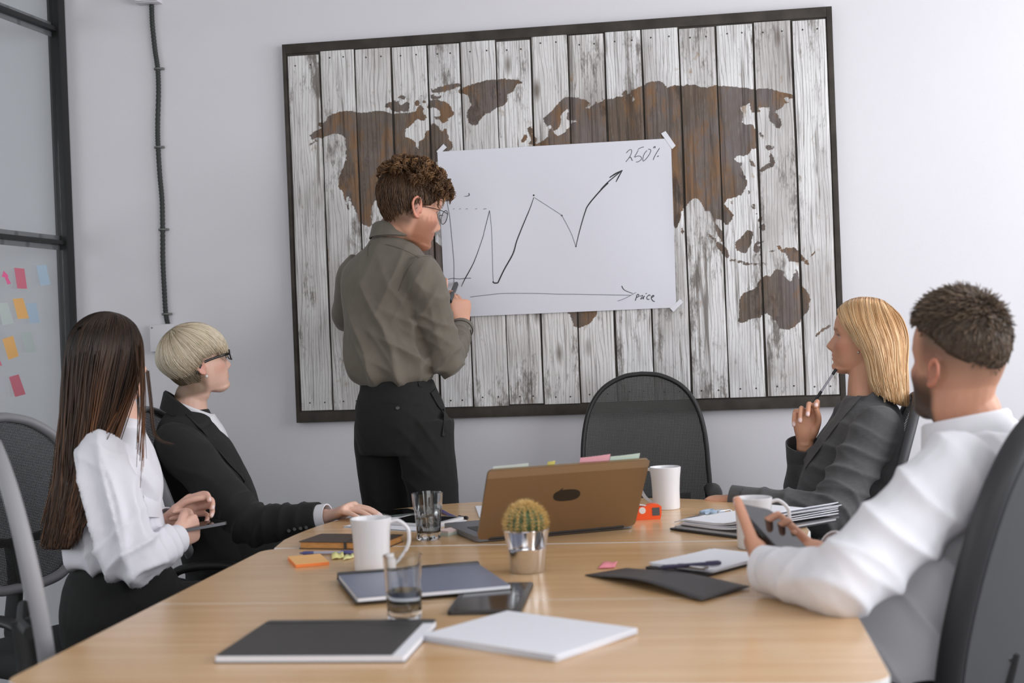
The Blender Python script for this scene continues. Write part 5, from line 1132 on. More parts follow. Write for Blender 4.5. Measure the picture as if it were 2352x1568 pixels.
make_body(wom3, geos, hm, hp, hs, (214, 158, 128), brow=(130, 92, 60), lip=(188, 96, 84), nails=nl)
def S(px, py, a, b, e=2.3, z=zc): return (W(px, py, z), r_, f_, a, b, e)
jk = [torso_geo([S(1885, 1320, .185, .15), S(1902, 1250, .175, .142), S(1925, 1165, .162, .130), S(1956, 1065, .166, .128), S(1982, 990, .160, .110), S(1995, 942, .122, .084), S(1990, 906, .068, .058)], 36)]
jk.append(limb([Ls+(nb-Ls)*.22+UP*.01, Ls, Ls*.6+Le*.4, Le*.85+Ls*.15, Le, Le*.7+Lw*.3, Le*.35+Lw*.65, Le*.06+Lw*.94], [.060, .068, .066, .062, .060, .054, .044, .037], 20, 5))
jk.append(limb([Rs+(nb-Rs)*.22+UP*.01, Rs, Rs*.5+Re*.5, Re, Re*.65+Rw*.35, Re*.3+Rw*.7], [.060, .064, .060, .058, .052, .046], 20, 5))
folds = [(Le, unit(Le-Ls)*.8+CU*.3, .050, .017, .09), (Ls*.55+Le*.45, CR*.35+CU*.93, .058, .015, .12), (Le*.5+Lw*.5, unit(Lw-Le), .055, .011, .09), (W(1960, 1060, 3.75), CR*.4+CU*.9, .07, .010, .12)]
jacket = garment(wom3, 'jacket', jk, m_grey_wool, .006, folds, .0012, 6, 11)
bv = bvh_of(jacket); zz = 3.8
child(wom3, 'lapel', MB().add(*strip_on(bv, [(1964, 884), (1930, 920), (1895, 965), (1862, 1010), (1842, 1045)], [(1978, 900), (1955, 940), (1918, 985), (1885, 1030), (1852, 1075)], .006, .004, 4, zz)), m_grey_wool)
mb = MB(); mb.add(*collar_geo(nb-UP*.034-f_*.004, r_, f_, unit(UP*.95+f_*.10), .072, .066, .040, .010, 40, .9, .06, front_h=.3)); child(wom3, 'jacket_collar', mb, m_grey_wool)
mb = MB(); mb.add(*torso_geo([(nb-UP*.05+f_*.03, r_, f_, .05, .03, 2), (nb-UP*.13+f_*.08, r_, f_, .06, .04, 2), (nb-UP*.26+f_*.115, r_, f_, .06, .035, 2)], 20, 4)); child(wom3, 'black_top', mb, m_black_wool)
ax_ = unit(Lw-Le); mb = MB(); mb.add(*cuff_geo(Lw-ax_*.045, Lw+ax_*.016, .040, .038, ref=UP)); child(wom3, 'sleeve_end', mb, m_grey_wool)
ax_ = unit(Rw-Re); mb = MB(); mb.add(*cuff_geo(Rw-ax_*.085, Rw-ax_*.010, .050, .056, ref=f_)); child(wom3, 'sleeve_end', mb, m_grey_wool)
mb = MB(); mb.add(*ball(to_world([(-.0775, -.006, -.040)], hm, hp, hs)[0], .0035)); child(wom3, 'earring', mb, mat('silver', rgb(200, 198, 196), .2, metal=1.0))
m_hair4 = hair_material('golden_blonde', rgb(120, 82, 48), rgb(250, 224, 184), .42, .45, rgb(212, 166, 116))
# guides in head space for her left (near) side, front to back; mirrored for the far side
G = np.array([[(.004, .086, .088), (.040, .080, .082), (.068, .058, .050), (.079, .022, .010), (.080, -.022, -.042), (.074, -.040, -.095), (.066, -.052, -.138)],
              [(.004, .070, .108), (.048, .062, .096), (.080, .036, .056), (.090, -.002, .000), (.088, -.034, -.055), (.084, -.050, -.110), (.074, -.066, -.156)],
              [(.004, .040, .124), (.055, .030, .108), (.090, .006, .060), (.099, -.030, .000), (.096, -.056, -.058), (.090, -.072, -.118), (.078, -.092, -.168)],
              [(.004, .000, .130), (.056, -.014, .112), (.090, -.040, .060), (.097, -.070, .000), (.094, -.088, -.058), (.086, -.102, -.120), (.072, -.118, -.180)],
              [(.004, -.040, .126), (.048, -.062, .104), (.068, -.094, .054), (.066, -.116, .000), (.060, -.124, -.058), (.054, -.134, -.122), (.044, -.146, -.190)],
              [(-.006, -.070, .110), (-.006, -.106, .080), (-.006, -.128, .040), (-.006, -.137, .000), (-.006, -.140, -.058), (-.006, -.146, -.122), (-.006, -.158, -.194)]])
def guide_grid(G, k=6, n=5):
    rows = np.array([smooth_path(g, n) for g in G]); return np.array([smooth_path(rows[:, j], k) for j in range(rows.shape[1])]).transpose(1, 0, 2)
def guide_hair(G, K, seed, thick, jit, tone_fn, r0=.0013, r1=.0005, shell_t=.010, tip=.10):
    GG = guide_grid(G); m_, n_, _ = GG.shape; r9 = np.random.default_rng(seed); out = []
    for sx in (1, -1):
        Q = GG*np.array([sx, 1, 1])
        du = np.gradient(Q, axis=0); dv = np.gradient(Q, axis=1); Nn = np.cross(du, dv); Nn /= np.linalg.norm(Nn, axis=2, keepdims=True)+1e-9
        cen = np.array([0, -.01, .0]); flip = np.sign(((Q-cen)*Nn).sum(2)); Nn = Nn*flip[..., None]
        A, Bq = Q-Nn*.0015, Q-Nn*shell_t; idx = np.arange(m_*n_).reshape(m_, n_); o = m_*n_; F = []
        for i in range(m_-1):
            for j in range(n_-1): F += [(idx[i, j], idx[i+1, j], idx[i+1, j+1], idx[i, j+1]), (o+idx[i, j], o+idx[i, j+1], o+idx[i+1, j+1], o+idx[i+1, j])]
        for i in range(m_-1): F += [(idx[i, n_-1], idx[i+1, n_-1], o+idx[i+1, n_-1], o+idx[i, n_-1])]
        for j in range(n_-1): F += [(idx[0, j], idx[0, j+1], o+idx[0, j+1], o+idx[0, j]), (idx[m_-1, j], o+idx[m_-1, j], o+idx[m_-1, j+1], idx[m_-1, j+1])]
        out.append((np.concatenate([A.reshape(-1, 3), Bq.reshape(-1, 3)]), F, .30))
        S_ = np.empty((K, n_, 3)); hv = np.empty((K, n_)); t = np.linspace(0, 1, n_)
        for k in range(K):
            u = r9.uniform(0, m_-1.001); i = int(u); w = u-i; P = Q[i]*(1-w)+Q[i+1]*w; N1 = Nn[i]; d = r9.uniform(-thick, .0025); e1 = np.cross(N1, np.gradient(P, axis=0)); e1 /= np.linalg.norm(e1, axis=1, keepdims=True)+1e-9
            P = P + N1*d + e1*(r9.normal()*jit*t[:, None]); L_ = 1-abs(r9.normal())*tip; tt = np.linspace(0, L_, n_)*(n_-1); S_[k] = np.stack([np.interp(tt, np.arange(n_), P[:, q]) for q in range(3)], 1)
            hv[k] = tone_fn(u/(m_-1), t, r9)
        out.append((S_, hv))
    return out
def tone4(u, t, r9): return np.clip(.52+.17*math.sin(u*46+2*math.sin(u*17))+r9.normal()*.13+.12*t-.20*(t < .1), 0, 1)
pieces = []
for q in guide_hair(G, 1200, 31, .008, .0085, tone4, tip=.13):
    if len(q) == 3: pieces.append((to_world(q[0], hm, hp, hs), q[1], q[2]))
    else:
        V, F, h = strand_geo(to_world(q[0].reshape(-1, 3), hm, hp, hs).reshape(q[0].shape), .0014, .0006, q[1]); pieces.append((V, F, h))
hair_object(wom3, pieces, m_hair4)
seated(wom3, W(1895, 1310, zc), f_, r_, m_trouser, seat=.50)
# the pen at her chin
a, b = W(1921, 847, 3.83), W(1864, 932, 3.845); ax_ = unit(b-a); L_ = np.linalg.norm(b-a)
pen = thing('pen', 'clear ballpoint pen with black cap held to the chin', 'pen', b)
mb = MB(); mb.lathe([(.0036, 0), (.0044, .001), (.0044, .018), (.0036, .019)], 14, a, ax_); child(pen, 'end_plug', mb, mat('pen_black', rgb(32, 31, 34), .35))
mb = MB(); mb.lathe([(.0034, .017), (.0034, L_*.62)], 14, a, ax_); child(pen, 'barrel', mb, mat('clear_barrel', rgb(150, 146, 154), .15))
mb = MB(); mb.lathe([(.0044, L_*.60), (.0046, L_*.64), (.0042, L_*.70), (.0042, L_*.95), (.0022, L_*1.02), (.0008, L_*1.06)], 14, a, ax_); child(pen, 'grip', mb, MATS['pen_black'])
# ================================================================ 5. bearded man in the white shirt
zc = 2.50; r_, f_ = frame_of(R(-58))
man2 = person('bearded man in white shirt holding a black phone, elbow on the table', W(2150, 1500, zc))
hm = hf(R(-34), R(12), R(0)); hp = W(2199, 843, 2.52); hs = 0.96
Ls, Le, Lw = W(2190, 1105, 2.32), W(1935, 1340, 2.235), W(1752, 1306, 2.42)
Rs, Re, Rw = W(2290, 1050, 2.70), W(2010, 1290, 2.80), W(1912, 1266, 2.71)
nb = W(2226, 985, 2.52)
V0, F0 = head_geo(1.0, 1.03, 1.05); geos = [(to_world(V0, hm, hp, hs), F0)] + [(to_world(v, hm, hp, hs), f) for s in (-1, 1) for v, f in ear_geo(s, .76)]
geos.append(limb([to_world([(0, -.02, -.01)], hm, hp, hs)[0], to_world([(0, -.018, -.065)], hm, hp, hs)[0], nb+UP*.02, nb-UP*.07], [.060, .060, .062, .066], 20, 5))
geos.append(torso_geo([(nb-UP*.05, r_, f_, .075, .055, 2), (nb-UP*.12, r_, f_, .14, .08, 2), (nb-UP*.24, r_, f_, .13, .09, 2.2)]))
nl = []
for a, b, c in ((Rs, Re, Rw), (Ls, Le, Lw)): geos.append(limb([a, a*.5+b*.5, b, b*.5+c*.5, c], [.042, .038, .032, .032, .026], 12, 4))
g, _ = hand_geo(Lw, unit(np.array([-.08, .97, .12])), unit(np.array([.85, .10, .50])), -1, [(.55, .75, .4), (.6, .8, .4), (.65, .8, .4), (.7, .8, .4)], (-.05, .0, .0), (.42, .88, .22), .06, 1.0, nl); geos += g
g, _ = hand_geo(Rw, unit(W(1840, 1304, 2.60)-Rw), unit(np.array([-.05, -.35, .93])), 1, [(.10, .25, .2), (.10, .25, .2), (.12, .3, .2), (.15, .3, .2)], (-.1, .0, .0), (.50, .50, .72), .06, 1.0, nl); geos += g
fd = [(lambda x, y, z: ss(z, -.055, .060)*ss(-y, -.050, -.012)*.85*(1-((np.abs(x) > .080) & (np.abs(z) < .05) & (y > -.05))), (96, 78, 62))]
make_body(man2, geos, hm, hp, hs, (206, 150, 122), beard=((44, 32, 23), .95, -.008), fade=fd, brow=(62, 46, 36), nails=nl)
def S(px, py, a, b, e=2.3, z=zc): return (W(px, py, z), r_, f_, a, b, e)
sh = [torso_geo([S(2110, 1545, .165, .13), S(2112, 1500, .182, .145), S(2125, 1430, .178, .142), S(2165, 1320, .180, .138), S(2215, 1200, .188, .136), S(2252, 1110, .182, .118), S(2262, 1060, .145, .092), S(2250, 1010, .085, .070), S(2242, 985, .072, .064)], 40)]
sh.append(limb([Ls+(nb-Ls)*.25+UP*.01, Ls, Ls*.6+Le*.4, Le*.85+Ls*.15, Le, Le*.72+Lw*.28, Le*.35+Lw*.65, Le*.10+Lw*.90], [.068, .078, .074, .068, .062, .056, .048, .040], 22, 5))
sh.append(limb([Rs+(nb-Rs)*.25+UP*.01, Rs, Rs*.5+Re*.5, Re, Re*.5+Rw*.5, Re*.1+Rw*.9], [.068, .072, .068, .060, .052, .040], 20, 5))
folds = [(Le, unit(Le-Ls)*.7+CR*.3, .070, .012, .09), (Ls*.5+Le*.5, CR*.6+CU*.8, .085, .014, .14), (Le*.5+Lw*.5, unit(Lw-Le)*.8+CU*.5, .060, .006, .07), (W(2110, 1420, 2.4), CR*.7+CU*.6, .09, .020, .16), (W(2260, 1150, 2.35), CR*.8+CU*.5, .10, .014, .15)]
shirt = garment(man2, 'shirt', sh, m_white_cot, .0055, folds, .0016, 6, 13)
mb = MB(); mb.add(*collar_geo(nb-UP*.014+f_*.002, r_, f_, unit(UP*.97+f_*.12), .076, .072, .050, .016, 22, .95, .03)); child(man2, 'collar', mb, m_white_cot)
ax_ = unit(Lw-Le); mb = MB(); mb.add(*cuff_geo(Lw-ax_*.055, Lw-ax_*.002, .044, .043, ref=UP)); child(man2, 'cuff', mb, m_white_cot)
ax_ = unit(Rw-Re); mb = MB(); mb.add(*cuff_geo(Rw-ax_*.055, Rw-ax_*.002, .044, .043, ref=UP)); child(man2, 'cuff', mb, m_white_cot)
m_hair5 = hair_material('short_brown', rgb(40, 32, 26), rgb(150, 126, 102), .5, .4, rgb(86, 70, 56))
def zend5(az): a = abs(az); return np.interp(a, [0, 30, 50, 70, 95, 130, 180], [.080, .078, .076, .072, .062, .036, .020])
c0, axs, pole = (0, .002, .038), (.087, .114, .118), (0, -.30, .95)
def tuck5(P): P = P.copy(); k = ss(-P[:, 2], -.085, -.01); P[:, 0] *= 1-.10*k; P[:, 1] = np.where(P[:, 1] < 0, P[:, 1]*(1-.09*k), P[:, 1]); return P
Vs, Fs = cap_shell(c0, axs, pole, zend5, 18, 80, .84, .975, tuck5); pieces = [(to_world(Vs, hm, hp, hs), Fs, .32)]
K, n = 3000, 6; r9 = np.random.default_rng(41); base = cap_paths(c0, axs, pole, zend5, K, 60, 42, (.965, .985), .006, tuck=tuck5); S_ = np.empty((K, n, 3)); t = np.linspace(0, 1, n)
for i in range(K):
    j = int(r9.uniform(.02, .97)*59); root_ = base[i, j]; nrm = unit((root_-np.array(c0))/np.array(axs)**2); fl = unit(base[i, min(59, j+3)]-base[i, max(0, j-3)])
    fr_ = float(ss(np.array(root_[1]), -.02, .09)); top = float(ss(np.array(root_[2]), .06, .12)); d_ = unit(np.array([r9.normal()*.3, .55*fr_+.15, .1])*top + fl*(1-top*.6) + r9.normal(size=3)*.14 + nrm*.15*top)
    S_[i] = root_ + np.outer(t*(.008+.012*top)*r9.uniform(.7, 1.2), d_)
hv = np.clip(r9.normal(.42, .16, K)[:, None]+.12*t[None], 0, 1); V, F, h = strand_geo(to_world(S_.reshape(-1, 3), hm, hp, hs).reshape(S_.shape), .0014, .0006, hv); pieces.append((V, F, h))
hair_object(man2, pieces, m_hair5)
seated(man2, W(2105, 1510, zc), f_, r_, m_trouser, seat=.50, wide=.18)
# the phone in his hands
tc_ = W(1785, 1226, 2.50); tb = thing('smartphone', 'large black phone with glossy screen held by the bearded man', 'phone', tc_)
xa = unit(W(1830, 1288, 2.45)-W(1725, 1176, 2.58)); ya = W(1861, 1282, 2.51)-W(1804, 1292, 2.44); ya = unit(ya-xa*np.dot(xa, ya)); za = np.cross(xa, ya)
if za[2] < 0: ya, za = -ya, -za
mb = MB(); mb.prism(rrect(.180, .092, .010), -.004, .003, (tc_, xa, ya, za)); child(tb, 'casing', mb, mat('black_casing', rgb(24, 24, 26), .35))
mb = MB(); mb.prism(rrect(.174, .086, .007), .003, .0036, (tc_, xa, ya, za)); child(tb, 'screen', mb, mat('dark_screen', rgb(16, 17, 19), .08))
# ================================================================ office chairs
def mesh_fabric(name, col, period, open_, rough=.7):
    m = bpy.data.materials.new(name); m.use_nodes = True; nt, N, L = nodes_of(m); b = N['Principled BSDF']; b.inputs['Base Color'].default_value = col; b.inputs['Roughness'].default_value = rough
    uv = N.new('ShaderNodeAttribute'); uv.attribute_name = 'weave'; sx = N.new('ShaderNodeSeparateXYZ'); L.new(uv.outputs['Vector'], sx.inputs[0]); out = []
    for k in (0, 1):
        a = N.new('ShaderNodeMath'); a.operation = 'MULTIPLY'; a.inputs[1].default_value = 2*math.pi/period; L.new(sx.outputs[k], a.inputs[0])
        s = N.new('ShaderNodeMath'); s.operation = 'SINE'; L.new(a.outputs[0], s.inputs[0]); g = N.new('ShaderNodeMath'); g.operation = 'GREATER_THAN'; g.inputs[1].default_value = 0.15; L.new(s.outputs[0], g.inputs[0]); out.append(g.outputs[0])
    h = N.new('ShaderNodeMath'); h.operation = 'MULTIPLY'; L.new(out[0], h.inputs[0]); L.new(out[1], h.inputs[1])
    h2 = N.new('ShaderNodeMath'); h2.operation = 'MULTIPLY'; h2.inputs[1].default_value = open_; L.new(h.outputs[0], h2.inputs[0])
    t = N.new('ShaderNodeBsdfTransparent'); mx = N.new('ShaderNodeMixShader'); L.new(h2.outputs[0], mx.inputs[0]); L.new(b.outputs[0], mx.inputs[1]); L.new(t.outputs[0], mx.inputs[2]); L.new(mx.outputs[0], N['Material Output'].inputs[0])
    return m
m_mesh_c = mesh_fabric('black_mesh', rgb(58, 58, 56), .0046, .42)
m_mesh_g = mesh_fabric('dark_mesh', rgb(40, 40, 40), .0042, .75)
m_greyfr = mat('grey_plastic', rgb(150, 149, 152), .5, bump=.0001, bscale=500)
m_blackpl = mat('black_plastic', rgb(40, 40, 40), .45)
m_cush = mat('black_seat_fabric', rgb(44, 44, 44), .9, bump=.0006, bscale=700)
def office_chair(label, loc, psi, prof, frame_r, m_frame, m_mesh, back_y, group=None, arms=True, armh=.66, thick=None, seat_h=.46, arm_y=.0, wrap=.30, arm_x=.275):
    """prof: (z, half width) of the backrest from bottom to top; back_y(z) its distance behind the seat centre"""
    t = thing('office_chair', label, 'chair', (loc[0], loc[1], 0), -psi, group)
    zs = np.array([p[0] for p in prof]); ws = np.array([p[1] for p in prof])
    def bp(x, z): return np.array([x, back_y(z)+wrap*x*x, z])
    half = smooth_path([(w, 0, z) for z, w in prof], 8); loop = [(p[0], p[2]) for p in half] + [(-p[0], p[2]) for p in half[::-1]]
    loop = [loop[0]] + [q for a, q in zip(loop, loop[1:]) if math.hypot(a[0]-q[0], a[1]-q[1]) > 1e-4]
    P = np.array([bp(x, z) for x, z in loop]); n = len(P); T = np.array([unit(P[(i+1) % n]-P[i-1]) for i in range(n)]); ny = np.array([0, 1.0, 0]); V = []; m = 12
    for i in range(n):
        A = unit(np.cross(T[i], ny)); B = unit(np.cross(A, T[i]))
        for j in range(m): a = 2*math.pi*j/m; V.append(P[i]+A*frame_r[0]*math.cos(a)+B*frame_r[1]*math.sin(a))
    F = [(i*m+j, i*m+(j+1) % m, ((i+1) % n)*m+(j+1) % m, ((i+1) % n)*m+j) for i in range(n) for j in range(m)]
    link_mesh('back_frame', V, F, m_frame, t)
    hz = half[:, 2]; hw = half[:, 0]; o_ = np.argsort(hz); nz_, nx_ = 40, 16; V, F, UV = [], [], []
    for z in np.linspace(hz.min()+.002, hz.max()-.002, nz_+1):
        w = np.interp(z, hz[o_], hw[o_])
        for i in range(nx_+1): x = w*(2*i/nx_-1); V.append(bp(x, z)+np.array([0, .004, 0])); UV.append((x, z, 0))
    for j in range(nz_):
        for i in range(nx_): a = j*(nx_+1)+i; F.append((a, a+1, a+nx_+2, a+nx_+1))
    if thick:
        k = len(V); V += [v-np.array([0, thick, 0]) for v in V]; UV += UV; F += [tuple(i+k for i in f[::-1]) for f in F]
    mo = link_mesh('mesh_back', V, F, m_mesh, t); at = mo.data.attributes.new('weave', 'FLOAT_VECTOR', 'POINT'); at.data.foreach_set('vector', np.array(UV, dtype=np.float32).ravel())
    mb = MB(); zl = prof[0][0]
    mb.add(*limb([(0, -.10, seat_h-.04), (0, back_y(zl)-.03, seat_h-.03), (0, back_y(zl)-.02, zl+.02), (0, back_y(zl+.12)-.015, zl+.13)], [.03, .032, .028, .022], 12, 4, rb=[.02, .016, .014, .010]))
    mb.tube([bp(-.14, zl+.13)-np.array([0, .012, 0]), bp(0, zl+.12)-np.array([0, .016, 0]), bp(.14, zl+.13)-np.array([0, .012, 0])], .012, 8); mb.build('back_support', m_blackpl, t)
    sV, sF = box_geo((.49, .47, .07), .03); link_mesh('seat', np.array(sV)+np.array([0, .03, seat_h-.005]), sF, m_cush, t)
    if arms:
        for s in (-1, 1):
            x = arm_x*s; Q = smooth_path([(s*min(.20, arm_x-.03), -.02+arm_y, seat_h-.03), (x, -.03+arm_y, seat_h-.01), (x, -.06+arm_y, armh-.07), (x, -.04+arm_y, armh-.015), (x, .06+arm_y, armh), (x, .15+arm_y, armh-.01), (x, .175+arm_y, armh-.05)], 6)
            V, F = tube_geo(Q, np.interp(np.linspace(0, 1, len(Q)), [0, .3, .55, .8, 1], [.014, .014, .022, .024, .016]), 12, True, (1, 0, 0), np.interp(np.linspace(0, 1, len(Q)), [0, .3, .55, 1], [.012, .012, .013, .012])); link_mesh('armrest', V, F, m_blackpl, t)
    mb = MB(); mb.lathe([(.028, .09), (.028, .26), (.018, .27), (.018, seat_h-.05), (.07, seat_h-.045), (.07, seat_h-.03)], 18); mb.build('gas_column', m_blackpl, t)
    for k in range(5):
        a = 2*math.pi*k/5+.3; d = np.array([math.cos(a), math.sin(a), 0]); mb = MB(); mb.add(*limb([(0, 0, .11), d*.15+UP*.10, d*.28+UP*.065], [.024, .020, .014], 10, 3, rb=[.018, .014, .010])); mb.build('base_arm', m_blackpl, t)
        c = d*.285; sd = np.array([-d[1], d[0], 0]); mb = MB()
        for s in (-1, 1): mb.lathe([(.0, -.009), (.024, -.008), (.027, -.003), (.027, .003), (.024, .008), (0, .009)], 14, c+sd*s*.013+UP*.0275, sd)
        mb.tube([c+UP*.03, c+UP*.062], .008, 8); mb.build('caster', m_blackpl, t)
    return t
egg = [(.60, .000), (.602, .06), (.625, .135), (.70, .195), (.80, .222), (.90, .215), (.985, .178), (1.035, .115), (1.055, .05), (1.058, .0)]
by = lambda z: -.17-.36*(z-.6)
def under(px, py, z): p = W(px, py, z); return (p[0], p[1])
f2 = frame_of(R(70))[1]
office_chair('grey-framed mesh chair behind the short-haired woman in black', under(540, 1320, 4.12), R(86), [(z-.02, w) for z, w in egg], (.010, .018), m_greyfr, m_mesh_g, lambda z: -.105-.37*(z-.6), armh=.60, arm_y=-.05, wrap=.9)
office_chair('grey-framed mesh chair behind the long-haired woman', under(192, 1330, 3.50), R(115), [(z-.008, w*1.05) for z, w in egg], (.014, .024), m_greyfr, m_mesh_g, lambda z: -.26-.20*(z-.6), armh=.58, arm_y=-.05)
fx = frame_of(R(60))[1]; c = W(40, 1300, 2.50)+fx*.24
office_chair('empty grey-framed mesh chair at the near end of the table', (c[0], c[1]), R(60), egg, (.010, .015), m_greyfr, m_mesh_g, lambda z: -.20-.16*(z-.6), armh=.60)
cen = [(.56, .0), (.562, .06), (.59, .145), (.68, .196), (.80, .198), (.90, .190), (.98, .168), (1.04, .125), (1.075, .06), (1.083, .0)]
p = W(1491, 1100, 4.28)
office_chair('empty black mesh chair with rounded back standing at the wall behind the laptop', (p[0], p[1]-.20), R(180-3), cen, (.008, .012), m_blackpl, m_mesh_c, lambda z: -.21-.10*(z-.6), armh=.745, arm_y=-.02, arm_x=.195)
m_dkfr = mat('dark_grey_plastic', rgb(54, 54, 56), .5)
office_chair('dark mesh chair behind the blonde woman in charcoal', under(1895, 1310, 3.87), R(-86), [(z-.05, w) for z, w in egg], (.012, .014), m_dkfr, m_mesh_g, lambda z: -.155-.28*(z-.6), armh=.60, arm_y=-.1)
tall = [(.50, .0), (.503, .07), (.53, .155), (.64, .205), (.78, .225), (.92, .215), (1.01, .175), (1.06, .11), (1.08, .05), (1.083, .0)]
office_chair('dark grey padded chair behind the bearded man', under(2110, 1510, 2.50), R(-58), tall, (.014, .024), m_dkfr, mat('grey_back_fabric', rgb(70, 70, 72), .9, bump=.0005, bscale=600), lambda z: -.145-.30*(z-.6), armh=.58, thick=.03, arm_y=-.1)
# ================================================================ things on the table
TZ = TT + 0.0004
def rect_on(q, z=TZ):
    """best rectangle through four table points given as pixels: left-near, right-near, right-far, left-far"""
    P = [on_z(x, y, z) for x, y in q]; c = sum(P)/4; X = unit((P[1]-P[0])+(P[2]-P[3])); Y = np.array([-X[1], X[0], 0]); w = (np.linalg.norm(P[1]-P[0])+np.linalg.norm(P[2]-P[3]))/2; h = abs(np.dot((P[3]+P[2]-P[0]-P[1])/2, Y))
    return c, X, Y, w, h
ZA = np.array([0, 0, 1.0])
def plate(root, name, c, X, Y, w, h, z0, z1, m, r=.003, dx=0, dy=0):
    mb = MB(); o = np.array([c[0], c[1], 0])+X*dx+Y*dy; mb.prism(rrect(w, h, r, 3), z0, z1, (o, X, Y, ZA)); return child(root, name, mb, m, False)
m_pages = mat('page_white', rgb(232, 232, 238), .7)
m_cover = mat('black_cover', rgb(58, 56, 54), .5, bump=.0003, bscale=400)
def leaves(root, name, c, X, Y, w, h, z0, n, dz, m, jit, seed, curl=0.0):
    r9 = np.random.default_rng(seed)
    for k in range(n):
        a = r9.normal()*jit; Xr = X*math.cos(a)+Y*math.sin(a); Yr = -X*math.sin(a)+Y*math.cos(a); o = np.array([c[0], c[1], 0])+X*r9.normal()*jit*.06+Y*r9.normal()*jit*.06; V, F = [], []; nn = 8
        for lay in (0, 1):
            for j in range(nn+1):
                for i in range(nn+1): u, v = i/nn-.5, j/nn-.5; V.append(o+Xr*u*w+Yr*v*h+ZA*(z0+k*dz+lay*dz*.7+curl*max(0, u)**2*(1+.3*k)))
        for j in range(nn):
            for i in range(nn): a_ = j*(nn+1)+i; q = (a_, a_+1, a_+nn+2, a_+nn+1); k2 = (nn+1)**2; F += [tuple(x for x in q[::-1]), tuple(x+k2 for x in q)]
        k2 = (nn+1)**2
        for i in range(nn): F += [(i, i+1, i+1+k2, i+k2), (nn*(nn+1)+i+1, nn*(nn+1)+i, nn*(nn+1)+i+k2, nn*(nn+1)+i+1+k2), ((i+1)*(nn+1), i*(nn+1), i*(nn+1)+k2, (i+1)*(nn+1)+k2), (i*(nn+1)+nn, (i+1)*(nn+1)+nn, (i+1)*(nn+1)+nn+k2, i*(nn+1)+nn+k2)]
        keep_world(link_mesh(name, V, F, m, None, False), root)
# -- near notebook with black cover
c, X, Y, w, h = rect_on([(512, 1524), (952, 1519), (985, 1440), (592, 1440)]); nb_ = thing('notebook', 'black notebook with white page edges lying beside the white paper stack', 'notebook', (c[0], c[1], TZ))
plate(nb_, 'back_cover', c, X, Y, w, h, TZ, TZ+.0012, m_cover); plate(nb_, 'page_block', c, X, Y, w-.002, h-.004, TZ+.0012, TZ+.009, m_pages)
plate(nb_, 'front_cover', c, X, Y, w-.022, h-.008, TZ+.009, TZ+.0102, m_cover, dx=-.010, dy=.003); mb = MB(); o = np.array([c[0], c[1], TZ+.006])+Y*(h/2-.004); mb.box(o, (w-.006, .022, .0125), np.stack([X, Y, ZA], 1), .004); child(nb_, 'spine', mb, mat('black_gloss', rgb(44, 42, 42), .3))
# -- paper stack
c, X, Y, w, h = rect_on([(1261, 1522), (1458, 1460), (1174, 1411), (985, 1468)]); st = thing('paper_stack', 'stack of plain white paper lying askew by the table edge', 'paper', (c[0], c[1], TZ)); leaves(st, 'sheet', c, X, Y, w, h, TZ, 9, .0011, m_pages, .010, 3)
# -- blue booklet over a black tablet
c, X, Y, w, h = rect_on([(1024, 1413), (1196, 1410), (1226, 1343), (1075, 1346)]); tb = thing('tablet', 'black tablet lying flat half under the blue booklet', 'tablet', (c[0], c[1], TZ)); plate(tb, 'casing', c, X, Y, w, h, TZ, TZ+.006, mat('tablet_black', rgb(46, 44, 43), .4), .008); plate(tb, 'screen', c, X, Y, w-.02, h-.02, TZ+.006, TZ+.0064, mat('off_screen', rgb(30, 30, 30), .12), .004)
mb = MB(); o = np.array([c[0], c[1], 0])+X*(w/2-.018)+Y*(.0); mb.lathe([(.0035, TZ+.006), (.0035, TZ+.0068), (.002, TZ+.0068)], 12, o); child(tb, 'camera_lens', mb, m_blackpl)
c, X, Y, w, h = rect_on([(812, 1394), (1152, 1362), (1117, 1308), (786, 1334)]); bk = thing('booklet', 'blue-grey booklet with black spine behind the near glass', 'booklet', (c[0], c[1], TZ)); m_blue = mat('blue_cover', rgb(122, 128, 148), .35)
plate(bk, 'back_cover', c, X, Y, w+.008, h, TZ+.0066, TZ+.0078, m_cover); plate(bk, 'page_block', c, X, Y, w, h-.003, TZ+.0078, TZ+.0140, m_pages); plate(bk, 'front_cover', c, X, Y, w-.002, h-.002, TZ+.0140, TZ+.0150, m_blue)
mb = MB(); o = np.array([c[0], c[1], TZ+.0120])+Y*(h/2-.002); mb.box(o, (w+.004, .020, .0125), np.stack([X, Y, ZA], 1), .003); child(bk, 'spine', mb, MATS['black_gloss'])
mb = MB(); o = np.array([c[0], c[1], TZ])-X*(w*.42)+Y*h*.3; mb.prism(rrect(.02, .03, .004), 0, .0066, (o, X, Y, ZA)); child(bk, 'clasp', mb, m_cover, False)
